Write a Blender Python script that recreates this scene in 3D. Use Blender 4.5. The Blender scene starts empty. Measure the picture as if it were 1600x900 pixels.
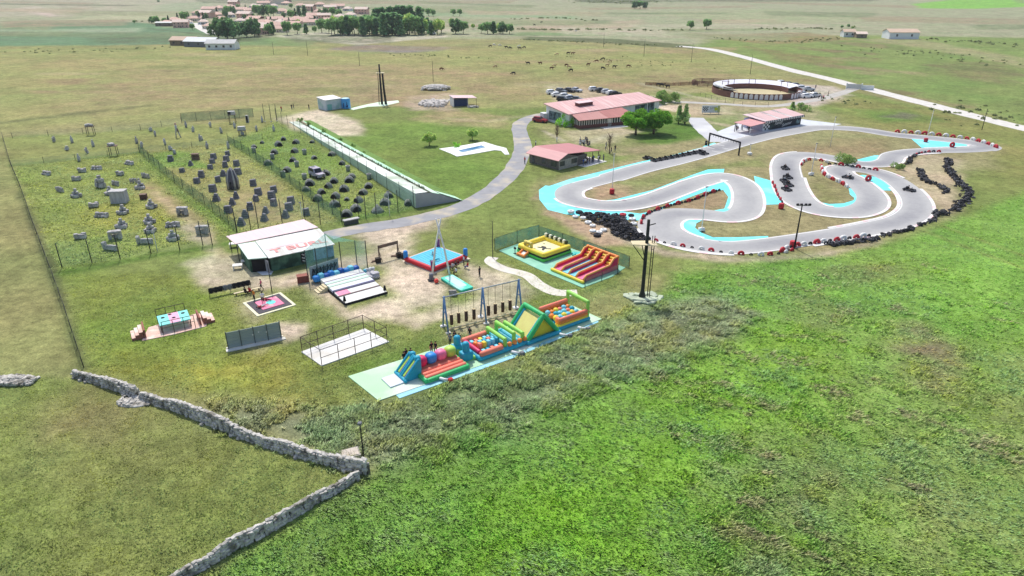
import bpy, math, random
import numpy as np
from mathutils import Matrix, Vector
# ------------------------------------------------------------ camera, world, sun, exposure
SC = bpy.context.scene
COL = SC.collection
CAM_H, PITCH, FPX = 41.0, math.radians(24.7), 1066.7     # drone height, tilt below the horizon, focal length in 1600-wide pixels
cam = bpy.data.objects.new('camera', bpy.data.cameras.new('camera'))
cam.data.lens = 24.0; cam.data.sensor_width = 36.0; cam.data.clip_end = 20000; cam.data.clip_start = 1
cam.location = (0, 0, CAM_H); cam.rotation_euler = (math.pi/2 - PITCH, 0, 0)
COL.objects.link(cam); SC.camera = cam
SUN_EL, SUN_AZ = math.radians(56), math.radians(-20)     # the sun stands ahead and a little to the left of the camera
w = bpy.data.worlds.new("World"); SC.world = w; w.use_nodes = True
nt = w.node_tree; nt.nodes.clear()
sk = nt.nodes.new('ShaderNodeTexSky'); sk.sky_type = 'NISHITA'; sk.sun_disc = False
sk.sun_elevation = SUN_EL; sk.sun_rotation = SUN_AZ; sk.air_density = 1.0; sk.dust_density = 2.5
bg = nt.nodes.new('ShaderNodeBackground'); bg.inputs['Strength'].default_value = 0.15
wo = nt.nodes.new('ShaderNodeOutputWorld')
nt.links.new(sk.outputs[0], bg.inputs[0]); nt.links.new(bg.outputs[0], wo.inputs[0])
sun = bpy.data.objects.new('sun', bpy.data.lights.new('sun', 'SUN'))
sun.data.energy = 3.0; sun.data.angle = math.radians(1.5); sun.data.color = (1.0, 0.96, 0.9)
d = Vector((math.sin(SUN_AZ)*math.cos(SUN_EL), math.cos(SUN_AZ)*math.cos(SUN_EL), math.sin(SUN_EL)))
sun.rotation_euler = d.to_track_quat('Z', 'Y').to_euler(); sun.location = (0, 0, 300)
COL.objects.link(sun)
SC.view_settings.view_transform = 'Standard'; SC.view_settings.look = 'None'
SC.view_settings.exposure = 0.22; SC.view_settings.gamma = 1.0; SC.view_settings.use_curve_mapping = False

rng = random.Random(7)
nr = np.random.default_rng(11)
PI = math.pi
# ------------------------------------------------------------ geometry of the place: map sheet coordinates to metres on the ground
def G(px, py, z=0.0):
    x = (px-800)/FPX; y = (450-py)/FPX
    d = (x, math.cos(PITCH)+y*math.sin(PITCH), -math.sin(PITCH)+y*math.cos(PITCH))
    t = (z-CAM_H)/d[2]
    return Vector((d[0]*t, d[1]*t, z))
def GL(pts): return [tuple(G(*p)[:2]) for p in pts]
def frame(a, b):
    A = G(*a); B = G(*b)
    return A, math.atan2(B.y-A.y, B.x-A.x), (B-A).length
def spline(P, n, closed=False):
    P = np.array(P, float); m = len(P); out = []
    segs = m if closed else m-1
    for i in range(segs):
        if closed: p0, p1, p2, p3 = P[(i-1) % m], P[i], P[(i+1) % m], P[(i+2) % m]
        else: p0, p1, p2, p3 = P[max(i-1, 0)], P[i], P[i+1], P[min(i+2, m-1)]
        for k in range(n):
            t = k/n
            out.append(.5*((2*p1)+(-p0+p2)*t+(2*p0-5*p1+4*p2-p3)*t*t+(-p0+3*p1-3*p2+p3)*t**3))
    if not closed: out.append(P[-1])
    return np.array(out)
# ------------------------------------------------------------ colours and materials
def lin(r, g, b):
    f = lambda c: (c/255/12.92) if c/255 <= .04045 else ((c/255+.055)/1.055)**2.4
    return (f(r), f(g), f(b))
MC = {}
def M(name, rgb, rough=.8, var=.12, scale=2.0, bump=0.0, metal=0.0, spec=.3, detail=4, streak=None, col2=None, amt2=.0):
    """procedural principled material: a base colour broken up by noise, with optional second colour and bump"""
    if name in MC: return MC[name]
    m = bpy.data.materials.new(name); m.use_nodes = True; nt = m.node_tree; N = nt.nodes; L = nt.links
    b = N['Principled BSDF']; b.inputs['Roughness'].default_value = rough; b.inputs['Metallic'].default_value = metal
    b.inputs['Specular IOR Level'].default_value = spec
    c = lin(*rgb)
    tc = N.new('ShaderNodeTexCoord'); nz = N.new('ShaderNodeTexNoise')
    nz.inputs['Scale'].default_value = scale; nz.inputs['Detail'].default_value = detail
    src = tc.outputs['Object']
    if streak:
        mp = N.new('ShaderNodeMapping'); mp.inputs['Scale'].default_value = streak; L.new(src, mp.inputs[0]); src = mp.outputs[0]
    L.new(src, nz.inputs['Vector'])
    cr = N.new('ShaderNodeValToRGB')
    cr.color_ramp.elements[0].position = .3; cr.color_ramp.elements[1].position = .7
    cr.color_ramp.elements[0].color = tuple(max(0, x*(1-var)) for x in c)+(1,)
    cr.color_ramp.elements[1].color = tuple(min(.9, x*(1+var)) for x in c)+(1,)
    L.new(nz.outputs[0], cr.inputs[0]); outc = cr.outputs[0]
    if col2:
        n2 = N.new('ShaderNodeTexNoise'); n2.inputs['Scale'].default_value = scale*.37; n2.inputs['Detail'].default_value = 6
        L.new(src, n2.inputs['Vector'])
        r2 = N.new('ShaderNodeMapRange'); r2.inputs[1].default_value = .62-amt2*.3; r2.inputs[2].default_value = .72-amt2*.2; L.new(n2.outputs[0], r2.inputs[0])
        mx = N.new('ShaderNodeMixRGB'); mx.inputs[2].default_value = lin(*col2)+(1,)
        L.new(r2.outputs[0], mx.inputs[0]); L.new(outc, mx.inputs[1]); outc = mx.outputs[0]
    L.new(outc, b.inputs['Base Color'])
    if bump:
        bp = N.new('ShaderNodeBump'); bp.inputs['Strength'].default_value = .6; bp.inputs['Distance'].default_value = bump
        L.new(nz.outputs[0], bp.inputs['Height']); L.new(bp.outputs[0], b.inputs['Normal'])
    MC[name] = m; return m
def net_mat(name, rgb, alpha):
    if name in MC: return MC[name]
    m = bpy.data.materials.new(name); m.use_nodes = True; nt = m.node_tree; N = nt.nodes; L = nt.links
    N.clear(); o = N.new('ShaderNodeOutputMaterial'); t = N.new('ShaderNodeBsdfTransparent'); dd = N.new('ShaderNodeBsdfDiffuse')
    tl = N.new('ShaderNodeBsdfTranslucent'); a = N.new('ShaderNodeMixShader'); a.inputs[0].default_value = .4
    c = lin(*rgb)+(1,); dd.inputs[0].default_value = c; tl.inputs[0].default_value = c
    nz = N.new('ShaderNodeTexNoise'); nz.inputs['Scale'].default_value = .6; nz.inputs['Detail'].default_value = 5
    tc = N.new('ShaderNodeTexCoord'); L.new(tc.outputs['Object'], nz.inputs['Vector'])
    mr = N.new('ShaderNodeMapRange'); mr.inputs[1].default_value = .3; mr.inputs[2].default_value = .7
    mr.inputs[3].default_value = alpha*.7; mr.inputs[4].default_value = min(1, alpha*1.3); L.new(nz.outputs[0], mr.inputs[0])
    mx = N.new('ShaderNodeMixShader')
    L.new(dd.outputs[0], a.inputs[1]); L.new(tl.outputs[0], a.inputs[2])
    L.new(mr.outputs[0], mx.inputs[0]); L.new(t.outputs[0], mx.inputs[1]); L.new(a.outputs[0], mx.inputs[2]); L.new(mx.outputs[0], o.inputs[0])
    MC[name] = m; return m
def leaf_mat(name, attr='col', transl=.5):
    """foliage and grass: colour from the plant's own colour attribute, part of the light passes through"""
    if name in MC: return MC[name]
    m = bpy.data.materials.new(name); m.use_nodes = True; nt = m.node_tree; N = nt.nodes; L = nt.links
    N.clear(); o = N.new('ShaderNodeOutputMaterial'); at = N.new('ShaderNodeAttribute'); at.attribute_name = attr
    nz = N.new('ShaderNodeTexNoise'); nz.inputs['Scale'].default_value = 3; tc = N.new('ShaderNodeTexCoord'); L.new(tc.outputs['Object'], nz.inputs['Vector'])
    mr = N.new('ShaderNodeMapRange'); mr.inputs[3].default_value = .75; mr.inputs[4].default_value = 1.25; L.new(nz.outputs[0], mr.inputs[0])
    mu = N.new('ShaderNodeMixRGB'); mu.blend_type = 'MULTIPLY'; mu.inputs[0].default_value = 1
    L.new(at.outputs['Color'], mu.inputs[1]); L.new(mr.outputs[0], mu.inputs[2])
    dd = N.new('ShaderNodeBsdfDiffuse'); tl = N.new('ShaderNodeBsdfTranslucent'); mx = N.new('ShaderNodeMixShader'); mx.inputs[0].default_value = transl
    L.new(mu.outputs[0], dd.inputs[0]); L.new(mu.outputs[0], tl.inputs[0])
    L.new(dd.outputs[0], mx.inputs[1]); L.new(tl.outputs[0], mx.inputs[2]); L.new(mx.outputs[0], o.inputs[0])
    MC[name] = m; return m
# ------------------------------------------------------------ mesh building
class MB:
    def __init__(s): s.v = []; s.f = []; s.m = []; s.sm = []
    def add(s, vs, fs, mi=0, smooth=False):
        o = len(s.v); s.v += [tuple(p) for p in vs]
        for f in fs: s.f.append([i+o for i in f]); s.m.append(mi); s.sm.append(smooth)
        return s
    def hexa(s, p, mi=0):            # 8 corners: bottom ring then top ring
        return s.add(p, [(3,2,1,0),(4,5,6,7),(0,1,5,4),(1,2,6,5),(2,3,7,6),(3,0,4,7)], mi)
    def box(s, x0, x1, y0, y1, z0, z1, mi=0):
        return s.hexa([(x0,y0,z0),(x1,y0,z0),(x1,y1,z0),(x0,y1,z0),(x0,y0,z1),(x1,y0,z1),(x1,y1,z1),(x0,y1,z1)], mi)
    def obox(s, c, sz, rz=0, mi=0, tilt=0):
        R = Matrix.Rotation(rz, 3, 'Z') @ Matrix.Rotation(tilt, 3, 'X'); c = Vector(c); x, y, z = sz[0]/2, sz[1]/2, sz[2]/2
        return s.hexa([c+R@Vector(q) for q in [(-x,-y,-z),(x,-y,-z),(x,y,-z),(-x,y,-z),(-x,-y,z),(x,-y,z),(x,y,z),(-x,y,z)]], mi)
    def prism(s, poly, z0, z1, mi=0, mtop=None):
        n = len(poly); a = sum(poly[i][0]*poly[(i+1)%n][1]-poly[(i+1)%n][0]*poly[i][1] for i in range(n))
        if a < 0: poly = poly[::-1]
        vs = [(p[0],p[1],z0) for p in poly]+[(p[0],p[1],z1) for p in poly]
        s.add(vs, [list(range(n-1,-1,-1))]+[(i,(i+1)%n,(i+1)%n+n,i+n) for i in range(n)], mi)
        o = len(s.v)-2*n; s.f.append([o+n+i for i in range(n)]); s.m.append(mi if mtop is None else mtop); s.sm.append(False)
        return s
    def sheet(s, poly, z, mi=0):
        n = len(poly); a = sum(poly[i][0]*poly[(i+1)%n][1]-poly[(i+1)%n][0]*poly[i][1] for i in range(n))
        if a < 0: poly = poly[::-1]
        return s.add([(p[0],p[1],z) for p in poly], [list(range(n))], mi)
    def tube(s, pts, r, n=8, mi=0, caps=True, smooth=True):
        pts = [Vector(p) for p in pts]; k = len(pts); rs = r if isinstance(r, (list, tuple)) else [r]*k
        vs = []; up = None
        for i, p in enumerate(pts):
            t = (pts[min(i+1,k-1)]-pts[max(i-1,0)]).normalized()
            if up is None: up = Vector((0,0,1)) if abs(t.z) < .9 else Vector((1,0,0))
            u = t.cross(up); u = u.normalized() if u.length > 1e-6 else t.orthogonal().normalized()
            w = u.cross(t).normalized(); up = w
            for j in range(n):
                a = 2*PI*j/n; vs.append(p+(u*math.cos(a)+w*math.sin(a))*rs[i])
        fs = [(i*n+j, i*n+(j+1)%n, (i+1)*n+(j+1)%n, (i+1)*n+j) for i in range(k-1) for j in range(n)]
        s.add(vs, fs, mi, smooth)
        if caps:
            o = len(s.v)-len(vs)
            s.f.append([o+j for j in range(n-1,-1,-1)]); s.m.append(mi); s.sm.append(False)
            s.f.append([o+(k-1)*n+j for j in range(n)]); s.m.append(mi); s.sm.append(False)
        return s
    def pill(s, a, b, r, n=12, mi=0):     # an inflated tube with domed ends
        a, b = Vector(a), Vector(b); t = (b-a).normalized(); P = []; R = []
        for k in range(4): q = k/4*PI/2; P.append(a-t*r*.75*math.cos(q)*1.0); R.append(max(.02, r*math.sin(q)))
        P.append(a); R.append(r); L = (b-a).length; m = max(1, int(L/1.0))
        for k in range(1, m): P.append(a.lerp(b, k/m)); R.append(r)
        P.append(b); R.append(r)
        for k in range(3, -1, -1): q = k/4*PI/2; P.append(b+t*r*.75*math.cos(q)); R.append(max(.02, r*math.sin(q)))
        return s.tube(P, R, n, mi)
    def sq(s, c, sz, e=.35, nu=16, nv=9, mi=0, rz=0):    # super-ellipsoid: a plump cushion
        f = lambda t: math.copysign(abs(t)**e, t); vs = []; R = Matrix.Rotation(rz, 3, 'Z'); c = Vector(c)
        for i in range(nv+1):
            ph = -PI/2+PI*i/nv
            for j in range(nu):
                th = 2*PI*j/nu
                vs.append(c+R@Vector((sz[0]/2*f(math.cos(ph))*f(math.cos(th)), sz[1]/2*f(math.cos(ph))*f(math.sin(th)), sz[2]/2*f(math.sin(ph)))))
        fs = [(i*nu+j, i*nu+(j+1)%nu, (i+1)*nu+(j+1)%nu, (i+1)*nu+j) for i in range(nv) for j in range(nu)]
        return s.add(vs, fs, mi, True)
    def ball(s, c, sz, mi=0, nu=14, nv=9): return s.sq(c, sz, 1.0, nu, nv, mi)
    def torus(s, c, R, r, ax='z', n=14, m=7, mi=0, rz=0, half=False, squash=1.0):
        vs = []; c = Vector(c); Q = Matrix.Rotation(rz, 3, 'Z')
        for i in range(n):
            a = 2*PI*i/n
            for j in range(m):
                b = 2*PI*j/m; rr = R+r*math.cos(b); p = Vector((rr*math.cos(a), rr*math.sin(a), r*squash*math.sin(b)))
                if ax == 'y': p = Vector((p.x, p.z, p.y))
                if ax == 'x': p = Vector((p.z, p.x, p.y))
                vs.append(c+Q@p)
        fs = [(i*m+j, ((i+1)%n)*m+j, ((i+1)%n)*m+(j+1)%m, i*m+(j+1)%m) for i in range(n) for j in range(m)]
        return s.add(vs, fs, mi, True)
    def rock(s, c, sz, rz=0, mi=0, jit=.16):
        vs = []; R = Matrix.Rotation(rz, 3, 'Z') @ Matrix.Rotation(rng.uniform(-.25,.25), 3, 'X'); c = Vector(c)
        base = [(-1,-1,-1),(1,-1,-1),(1,1,-1),(-1,1,-1),(-1,-1,1),(1,-1,1),(1,1,1),(-1,1,1)]
        fs0 = [(3,2,1,0),(4,5,6,7),(0,1,5,4),(1,2,6,5),(2,3,7,6),(3,0,4,7)]
        pts = [Vector(b)*.8*(1+rng.uniform(-jit, jit)) for b in base]
        fc = [sum((pts[i] for i in f), Vector())/4*1.28*(1+rng.uniform(-jit, jit)*.5) for f in fs0]
        allp = pts+fc
        vs = [c+R@Vector((p.x*sz[0]/2, p.y*sz[1]/2, p.z*sz[2]/2)) for p in allp]
        fs = [(f[k], f[(k+1)%4], 8+i) for i, f in enumerate(fs0) for k in range(4)]
        return s.add(vs, fs, mi, False)
    def wheel(s, c, R, wd, ax='y', n=12, mi=0, mhub=None):
        c = Vector(c); d = {'x': Vector((wd/2,0,0)), 'y': Vector((0,wd/2,0))}[ax]
        s.tube([c-d, c-d*.6, c+d*.6, c+d], [R*.86, R, R, R*.86], n, mi)
        return s
    def build(s, name, mats, parent=None, loc=None):
        me = bpy.data.meshes.new(name)
        if isinstance(mats, (list, tuple)): ml = list(mats)
        else: ml = [mats]
        me.from_pydata([tuple(p) for p in s.v], [], s.f)
        for m in ml: me.materials.append(m)
        me.polygons.foreach_set('material_index', s.m); me.polygons.foreach_set('use_smooth', s.sm)
        me.update(); o = bpy.data.objects.new(name, me); COL.objects.link(o)
        if parent is not None: o.parent = parent
        if loc is not None: o.location = loc
        return o
def tag(o, label=None, cat=None, group=None, kind=None):
    if label: o['label'] = label
    if cat: o['category'] = cat
    if group: o['group'] = group
    if kind: o['kind'] = kind
    return o
def T(name, label, cat, loc=(0,0,0), rz=0.0, group=None):
    o = bpy.data.objects.new(name, None); o.empty_display_size = .3; COL.objects.link(o)
    loc = tuple(loc); o.location = loc if len(loc) == 3 else loc+(0,); o.rotation_euler = (0,0,rz)
    return tag(o, label, cat, group)
def copy_tree(o, parent=None):
    c = o.copy(); COL.objects.link(c)
    if parent is not None: c.parent = parent
    for ch in list(o.children): copy_tree(ch, c)
    return c
def put(proto, used, loc, rz=0, label=None, group=None, scale=None):
    """first call places the prototype itself, later calls place a copy of it with its parts"""
    o = proto if not used.get(proto.name) else copy_tree(proto); used[proto.name] = 1
    loc = tuple(loc); o.location = loc if len(loc) == 3 else loc+(0,); o.rotation_euler = (0,0,rz)
    if scale is not None: o.scale = scale if isinstance(scale, (tuple, list)) else (scale,)*3
    if label: o['label'] = label
    if group: o['group'] = group
    return o
USED = {}
ORD = 'first second third fourth fifth sixth seventh eighth ninth tenth eleventh twelfth thirteenth fourteenth fifteenth sixteenth seventeenth eighteenth nineteenth twentieth'.split()
TENS = {2: 'twenty', 3: 'thirty', 4: 'forty', 5: 'fifty', 6: 'sixty', 7: 'seventy', 8: 'eighty'}
def ordw(i):                                             # 1-based
    if i <= 20: return ORD[i-1]
    t, u = divmod(i, 10)
    return (TENS[t][:-1]+'ieth') if u == 0 else TENS[t]+'-'+ORD[u-1]
def rowrank(pts, per):
    """for places seen from the camera: (row from the front, place from the left) of each point"""
    idx = sorted(range(len(pts)), key=lambda i: -pts[i][1]); out = {}
    for r in range(0, len(idx), per):
        row = sorted(idx[r:r+per], key=lambda i: pts[i][0])
        for k, i in enumerate(row): out[i] = (r//per+1, k+1)
    return out
def text_mesh(txt, size, shear=0, ext=.01, bold=0.0):
    cu = bpy.data.curves.new('lettering', 'FONT'); cu.body = txt; cu.size = size; cu.shear = shear; cu.extrude = ext; cu.offset = bold; cu.resolution_u = 3
    o = bpy.data.objects.new('lettering', cu); COL.objects.link(o)
    me = bpy.data.meshes.new_from_object(o.evaluated_get(bpy.context.evaluated_depsgraph_get()))
    bpy.data.objects.remove(o); return me
def lettering(txt, size, mat, parent, mtx, shear=0, bold=0.0):
    me = text_mesh(txt, size, shear, .01, bold); me.materials.clear(); me.materials.append(mat)
    o = bpy.data.objects.new('lettering', me); COL.objects.link(o); o.parent = parent; o.matrix_local = mtx
    return o
# ------------------------------------------------------------ numpy noise
def _h(ix, iy, s):
    n = (ix*374761393+iy*668265263+s*1442695041) & 0x7fffffff
    n = ((n ^ (n >> 13))*1274126177) & 0x7fffffff
    return ((n ^ (n >> 16)) & 0xffff)/65535.0
def vnoise(x, y, s=0):
    ix = np.floor(x).astype(np.int64); iy = np.floor(y).astype(np.int64); fx = x-ix; fy = y-iy
    fx = fx*fx*(3-2*fx); fy = fy*fy*(3-2*fy)
    return (_h(ix,iy,s)*(1-fx)+_h(ix+1,iy,s)*fx)*(1-fy)+(_h(ix,iy+1,s)*(1-fx)+_h(ix+1,iy+1,s)*fx)*fy
def fbm(x, y, s=0, o=4):
    t = 0; a = .5; f = 1; n = 0
    for k in range(o): t = t+a*vnoise(x*f, y*f, s+k*17); n += a; a *= .5; f *= 2.03
    return t/n
def polydist(X, Y, poly):
    """signed distance to a polygon, positive inside"""
    P = np.array(poly); n = len(P); d = np.full(X.shape, 1e18); ins = np.zeros(X.shape, bool)
    for i in range(n):
        x0, y0 = P[i]; x1, y1 = P[(i+1)%n]; ex, ey = x1-x0, y1-y0; L = ex*ex+ey*ey+1e-12
        t = np.clip(((X-x0)*ex+(Y-y0)*ey)/L, 0, 1); dx = X-x0-t*ex; dy = Y-y0-t*ey
        d = np.minimum(d, dx*dx+dy*dy)
        c = ((y0 > Y) != (y1 > Y)) & (X < (x1-x0)*(Y-y0)/((y1-y0) if abs(y1-y0) > 1e-12 else 1e-12)+x0)
        ins ^= c
    d = np.sqrt(d); return np.where(ins, d, -d)
def linedist(X, Y, pts):
    d = np.full(X.shape, 1e18); P = np.array(pts)
    for i in range(len(P)-1):
        x0, y0 = P[i]; x1, y1 = P[i+1]; ex, ey = x1-x0, y1-y0; L = ex*ex+ey*ey+1e-12
        t = np.clip(((X-x0)*ex+(Y-y0)*ey)/L, 0, 1); d = np.minimum(d, (X-x0-t*ex)**2+(Y-y0-t*ey)**2)
    return np.sqrt(d)
# ============================================================ THE GROUND
KL = 1.42            # how much brighter a sunlit level surface reads than its own colour
def S(r, g, b):
    c = lin(r, g, b); return np.array([min(.8, x/KL) for x in c])
PATCH = []           # (polygon in metres, soft edge in metres, colour, strength, break-up by noise)
def patch(px, rgb, soft=2.0, k=1.0, brk=0.0, line=None):
    PATCH.append((GL(px), soft, S(*rgb), k, brk, line))
Y0 = -36
patch([(-900,70),(400,62),(830,60),(1100,72),(1600,66),(2600,66),(2600,Y0),(-900,Y0)], (170,172,136), 15)
patch([(-300,30),(120,24),(330,20),(420,2),(-100,4)], (186,180,152), 10, .8, .4)
patch([(20,14),(60,11),(120,24),(75,26)], (206,190,170), 6, .9)
patch([(250,8),(330,4),(330,16),(240,18)], (165,175,138), 8, .8)
patch([(-400,40),(200,34),(330,45),(430,62),(420,70),(270,69),(80,76),(-400,80)], (116,148,108), 6)
patch([(-400,47),(120,45),(230,43),(210,51),(90,53),(-400,52)], (168,182,146), 5, .8, .3)
patch([(90,32),(160,24),(320,17),(350,24),(230,31)], (186,186,146), 5, .8)
patch([(300,62),(430,58),(500,62),(480,72),(300,72)], (132,156,98), 5, .8)
patch([(560,20),(640,17),(800,22),(900,20),(900,30),(640,24)], (150,172,128), 8, .8)
patch([(820,26),(930,36),(1000,30),(1000,45),(810,47)], (186,172,142), 8, .8)
patch([(820,48),(960,48),(1000,56),(800,56)], (126,152,98), 6, .8)
patch([(430,56),(500,50),(570,54),(590,58),(510,64),(470,62)], (214,208,180), 3)
patch([(500,65),(590,58),(700,55),(700,58),(560,70)], (206,196,172), 3)
patch([(470,82),(560,70),(700,74),(690,80),(560,86)], (150,142,134), 4, .9, .2)
patch([(-900,79),(270,70),(480,74),(620,85),(820,68),(1090,78),(1240,130),(1000,140),(820,175),(430,178),(270,185),(-200,215)], (164,164,104), 8)
patch([(200,110),(600,100),(900,120),(1100,105),(1190,130),(800,160),(430,172),(100,170)], (170,154,112), 14, .75, .55)
patch([(0,92),(180,90),(400,95),(500,110),(100,110)], (176,164,112), 10, .6, .5)
patch([(820,57),(960,61),(1080,70),(1090,78),(960,68),(820,62)], (108,116,78), 3, .9)
patch([(1090,76),(1110,60),(1340,55),(1800,62),(2600,120),(2600,230),(1600,196),(1330,130)], (138,156,88), 8)
patch([(1090,55),(1260,50),(1340,62),(1200,70)], (160,140,100), 6, .8, .5)
patch([(1160,72),(1300,90),(1340,105),(1250,100)], (146,132,90), 5, .7, .5)
patch([(1340,62),(1420,58),(1600,92),(1600,105),(1450,76)], (178,168,128), 6, .7, .3)
patch([(1440,100),(1560,95),(1600,120),(1500,125)], (140,122,92), 6, .6, .5)
patch([(1425,8),(1530,0),(1800,-4),(1800,8),(1520,14),(1440,13)], (142,196,84), 6)
patch([(900,-8),(1030,-8),(1010,7),(900,4)], (108,116,84), 8, .9, .3)
patch([(1000,20),(1200,14),(1400,30),(1200,40)], (170,176,132), 8, .7, .4)
fr2 = random.Random(5)
for k in range(70):                                  # the plain is a quilt of dry and green strips
    y_ = fr2.uniform(-30, 58); x_ = fr2.uniform(-300, 1900); l_ = fr2.uniform(120, 420); t_ = fr2.uniform(1.2, 5)*(1+max(0,y_)/30); sl = fr2.uniform(-.02,.03)*l_
    patch([(x_,y_),(x_+l_,y_+sl),(x_+l_*.95,y_+sl+t_),(x_+l_*.06,y_+t_)], fr2.choice([(184,170,138),(196,188,160),(146,154,110),(128,142,100),(166,150,120),(156,160,118),(112,120,88)]), 5, .75, .5)
for k in range(46):                                  # mottled pasture beyond the park
    y_ = fr2.uniform(72, 150); x_ = fr2.uniform(-50, 1150); l_ = fr2.uniform(60, 260); t_ = fr2.uniform(3, 9)
    patch([(x_,y_),(x_+l_,y_+fr2.uniform(-3,3)),(x_+l_*.9,y_+t_),(x_+l_*.1,y_+t_)], fr2.choice([(176,154,116),(186,172,128),(146,150,92),(156,138,102),(132,140,84)]), 3, .6, .7)
for k in range(30):                                  # brown scrub right of the gravel road
    y_ = fr2.uniform(58, 165); x_ = fr2.uniform(1150, 1650)+y_*1.2; l_ = fr2.uniform(40, 160); t_ = fr2.uniform(3, 8)
    patch([(x_,y_),(x_+l_,y_+l_*.08),(x_+l_*.9,y_+l_*.08+t_),(x_+l_*.1,y_+t_)], fr2.choice([(140,122,92),(150,134,100),(112,126,74),(164,152,112)]), 3, .65, .7)
# the park and its surroundings
patch([(430,190),(560,165),(820,170),(1000,150),(1300,135),(1600,200),(1750,260),(1600,330),(1300,400),(1050,420),(900,470),(640,640),(110,575),(5,215)], (136,150,82), 3)
patch([(480,190),(800,190),(815,240),(760,300),(715,325),(600,260)], (126,152,70), 5, .85, .2)
patch([(6,218),(430,185),(436,214),(218,238),(20,260)], (154,158,94), 2, .9, .2)
patch([(15,262),(218,240),(372,364),(100,420)], (144,158,84), 2)
patch([(120,330),(220,300),(300,350),(310,385),(200,370)], (160,164,84), 5, .7, .5)
patch([(205,300),(232,285),(330,345),(330,392),(270,330)], (178,160,118), 2, .85, .5)
patch([(218,234),(358,222),(535,346),(372,364)], (158,160,98), 2)
patch([(235,238),(300,235),(330,262),(250,262)], (120,158,70), 2, .8, .2)
patch([(340,296),(420,290),(470,340),(400,350),(350,320)], (180,160,120), 4, .7, .5)
patch([(358,222),(432,190),(646,324),(540,346)], (130,152,78), 2)
patch([(470,260),(560,262),(600,320),(540,325)], (160,166,94), 5, .7, .5)
patch([(100,425),(420,430),(440,520),(560,600),(540,650),(130,575)], (142,156,76), 3, .9)
patch([(150,540),(260,560),(380,560),(440,600),(300,600),(170,570)], (176,168,76), 5, .7, .55)
patch([(400,530),(470,580),(520,620),(450,640),(380,590)], (168,162,84), 4, .6, .5)
patch([(120,520),(190,470),(300,450),(340,480),(250,540),(170,550)], (122,148,62), 5, .7, .4)
patch([(520,580),(640,535),(690,520),(690,545),(560,590)], (104,142,52), 2.5, .8)
# left pasture and its lower part
patch([(-900,225),(4,222),(30,300),(78,420),(128,578),(-500,600)], (156,156,100), 1.5)
patch([(-500,590),(115,588),(215,622),(330,660),(400,690),(576,737),(545,755),(440,815),(370,850),(270,905),(150,990),(-500,990)], (144,154,86), 1.0)
patch([(0,640),(120,600),(260,640),(330,720),(200,760),(60,700)], (146,146,94), 6, .6, .5)
patch([(300,720),(480,740),(500,770),(330,850),(220,800)], (138,150,78), 6, .6, .4)
patch([(130,590),(220,640),(160,680),(90,640)], (150,142,96), 4, .5, .5)
# the meadow on the right
patch([(270,912),(545,757),(578,737),(640,650),(935,505),(1010,475),(1060,425),(1300,397),(1420,372),(1600,300),(2300,250),(2300,1000),(150,1000)], (132,172,78), 2)
patch([(640,900),(760,800),(900,700),(1050,640),(1180,640),(1120,760),(1000,850),(900,920)], (142,192,56), 8, .8, .3)
patch([(1060,560),(1200,530),(1350,560),(1300,640),(1150,650)], (144,188,66), 7, .7, .3)
patch([(1250,420),(1420,400),(1600,380),(1600,520),(1400,470)], (146,184,84), 7, .7, .3)
patch([(1060,410),(1290,400),(1180,445),(1070,450)], (120,158,72), 4, .7)
patch([(1350,600),(1450,560),(1700,560),(1700,980),(1280,980),(1250,800)], (150,162,98), 9, .75, .4)
patch([(1380,540),(1440,510),(1500,540),(1480,590),(1400,590)], (142,134,104), 4, .8, .5)
patch([(1210,720),(1300,690),(1320,730),(1260,800),(1200,780)], (142,136,104), 4, .8, .5)
patch([(1150,860),(1230,820),(1300,880),(1200,960)], (140,134,98), 4, .6, .5)
patch([(1220,480),(1290,470),(1340,490),(1270,500)], (142,134,106), 3, .75, .5)
patch([(1290,425),(1400,415),(1440,430),(1330,445)], (126,124,90), 3, .7, .5)
patch([(1080,760),(1180,680),(1260,660),(1180,800)], (150,172,104), 5, .6, .6)
patch([(700,700),(800,640),(900,600),(880,660),(760,740)], (132,162,100), 5, .6, .6)
patch([(420,880),(560,770),(660,700),(700,720),(560,830),(480,920)], (116,140,72), 4, .7, .3)
# scrub band along the ditch
patch([(330,630),(540,640),(610,628),(760,585),(935,505),(1000,475),(1100,455),(1195,490),(1110,545),(900,610),(740,680),(620,730),(578,737),(330,658)], (142,150,116), 2.5, .9)
patch([(930,540),(1060,480),(1140,470),(1180,490),(1080,540),(950,590)], (150,150,122), 3, .6, .4)
patch([(600,600),(760,560),(930,510),(960,520),(820,580),(680,630)], (112,134,70), 3, .7, .4)
patch([(700,650),(850,590),(1000,545),(1130,490)], (88,100,60), 1.2, .8, .2, 1.2)
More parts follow.
